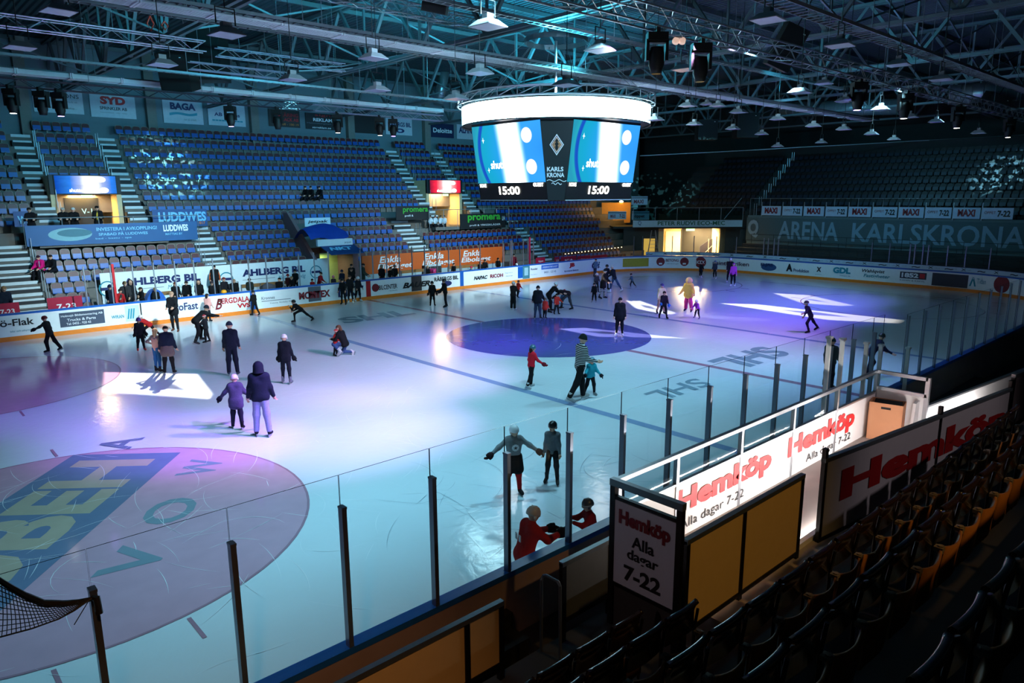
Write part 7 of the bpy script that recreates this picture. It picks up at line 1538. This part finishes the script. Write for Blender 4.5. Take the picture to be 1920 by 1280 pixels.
onlooker(802, 498, 180, 'fair woman in black with white paper before the second orange lettering', (18, 18, 20), ('hair', (190, 150, 110)), y=16.6); onlooker(852, 493, 210, 'dark onlooker in profile before the second orange lettering', (28, 32, 36), BH, y=16.6)
onlooker(899, 489, 160, 'onlooker in black leaning over the boards before the last orange lettering', (18, 18, 20), FH_, y=16.2, lean=18); onlooker(909, 485, 170, 'second onlooker in black leaning over the boards, slightly behind', (20, 18, 22), BH, y=16.6, lean=14); onlooker(934, 483, 178, 'dark haired woman in black at the end of the last orange lettering', (18, 18, 20), BH, y=16.6, long_hair=((30, 22, 22), 1.3))
onlooker(963, 475, 170, 'tall man in maroon jacket behind the child in pink', (110, 24, 40), BH, y=16.2, bulk=.08)
# ---- people up in the stands
def sitter(px, vt, k, label, top, head, **kw):
    x = on(px, 450, 1, rowy(k)-.2).x
    kw.setdefault('arms', ((30, 8, 40, 12), (30, 8, 40, 12)))
    person(0, 0, 1.7, 180+35, label, top, (22, 22, 28), head, 10, ((84, 6, 80), (84, 6, 80)), g=(x, rowy(k)-.22, 0), floor=zf(k), sit=True, shoes=True, group='onlookers in the stands', hd=(6, 0), **kw)
sitter(70, 448, 1, 'person in bright pink jacket seated below the blue spa banner', (214, 20, 110), ('hair', (60, 30, 40)), bulk=.2); sitter(93, 449, 1, 'person in black seated beside the bright pink jacket', (16, 16, 20), BH, bulk=.1)
sitter(580, 335, 7, 'person in black seated high up among empty seats, holding a phone', (10, 10, 12), BH); sitter(590, 336, 7, 'child in black seated close to the person with phone', (14, 12, 14), BH); sitter(606, 338, 7, 'second seated person in dark jacket high among empty seats', (14, 16, 20), BH)
onlooker(4, 535, 178, 'person in dark blue coat at the extreme edge behind the red board', (26, 34, 50), FH_, y=17.2, floor=.3)
for px, vt, y, lab, top, hd_ in ((72, 388, 22.0, 'person in dark coat on the platform by the outer stairs', (18, 16, 20), BH), (134, 388, 22.0, 'person in dark hooded coat with pale hair on the platform below the blue screen', (16, 14, 16), ('hair', (170, 160, 150))), (153, 388, 22.0, 'person with grey hair watching below the blue screen', (18, 16, 18), ('hair', (200, 196, 190))), (197, 385, 22.4, 'person with yellow scarf standing in the lit entrance', (20, 18, 20), ('hair', (24, 18, 16)))):
    onlooker(px, vt, 180, lab, top, hd_, y=y, floor=3.72, group='onlookers in the stands', arms=((30, 10, 60, 20), (30, 10, 60, 20)), bulk=.1, extra=(lambda T, q: setattr(MB().tube([q['sh']+Vector((0, .06, .03)), q['ch']+Vector((.03, .14, 0)), q['P0']+Vector((.03, .13, .1))], [.035, .04, .03], 6).build('scarf', cloth((210, 170, 60))), 'parent', T)) if 'yellow' in lab else None)
for i, px in enumerate((810, 819, 829, 836)):
    onlooker(px, 404, 178, ('%s of four people in white jackets on the railing platform below the red screen' % ('first', 'second', 'third', 'last')[i]), (206, 214, 220), ('hair', (44, 34, 30)), y=21.9, floor=3.35, group='people in white jackets')
# ---- things at the boards and on the ice
def prop(name, lab, cat, o): tag(o, lab, cat); return o
p = on(418, 540, 1, 15.15); b = MB(); b.lathe([(0, 0), (.13, 0), (.15, .06), (.10, .15), (0, .18)], 14); prop('', 'yellow orange helmet lying on top of the far boards', 'helmet', b.build('child_helmet', mat('shell_amber', (240, 160, 30), rough=.3), loc=None, smooth=True)).location = (p.x, 15.06, 1.2)
p = on(872, 498, 1, 16.4); b = MB().lathe([(0, 0), (.2, 0), (.24, .4), (.22, .4), (.19, .02), (0, .02)], 16); p = on(812, 508, 1, 17.6); t = thing('bucket', 'pink bucket standing on the bench below the orange banner', 'bucket', (p.x, 17.62, .78), world=False); q = b.build('body', mat('bucket_pink', (206, 40, 110), rough=.4), smooth=True); q.parent = t; q = MB().tube([(-.23, 0, .36), (-.16, 0, .56), (0, 0, .62), (.16, 0, .56), (.23, 0, .36)], .012, 6).build('handle', M_alu); q.parent = t
p = on(215, 540, 1, 15.3); b = MB().bb((p.x-.05, 15.22, 1.2), (p.x+.05, 15.32, 3.0)); prop('', 'red upright standing on the far boards by the outer onlookers', 'post', b.build('red_upright', mat('upright_red', (210, 26, 34), rough=.4), loc=(p.x, 15.27, 1.2)))
p = on(996, 500, 1, 15.1); b = MB().bb((p.x-.05, 15.22, 1.2), (p.x+.05, 15.32, 3.1)); prop('', 'crimson upright standing by the green door of the far boards', 'post', b.build('red_upright', mat('upright_crimson', (170, 24, 60), rough=.4), loc=(p.x, 15.27, 1.2)))
p = on(300, 545, 1, 16.6); b = MB(); b.prism([(p.x+.55*math.cos(a)-.2, 16.6, .25+1.25*math.sin(a)) for a in [PI*k/16 for k in range(17)]], (0, .5, 0)); prop('', 'rounded blue arch standing beside the fair haired onlooker', 'mat', b.build('blue_arch', mat('arch_blue', (30, 96, 190), rough=.5), loc=(p.x, 16.8, .25)))
p = on(505, 540, 1, 17.4); b = MB(); b.tube([(p.x-.5, 17.4, .9), (p.x-.1, 17.4, 1.0), (p.x+.4, 17.4, .93)], [.16, .26, .14], 10); prop('', 'grey holdall lying on the bench by the green parka', 'bag', b.build('holdall', cloth((96, 92, 100)), loc=(p.x, 17.4, .78), smooth=True))
b = MB().lathe([(0, .16), (.15, .14), (.17, 0), (.15, -.02), (0, -.02)], 14)
flush_texts()
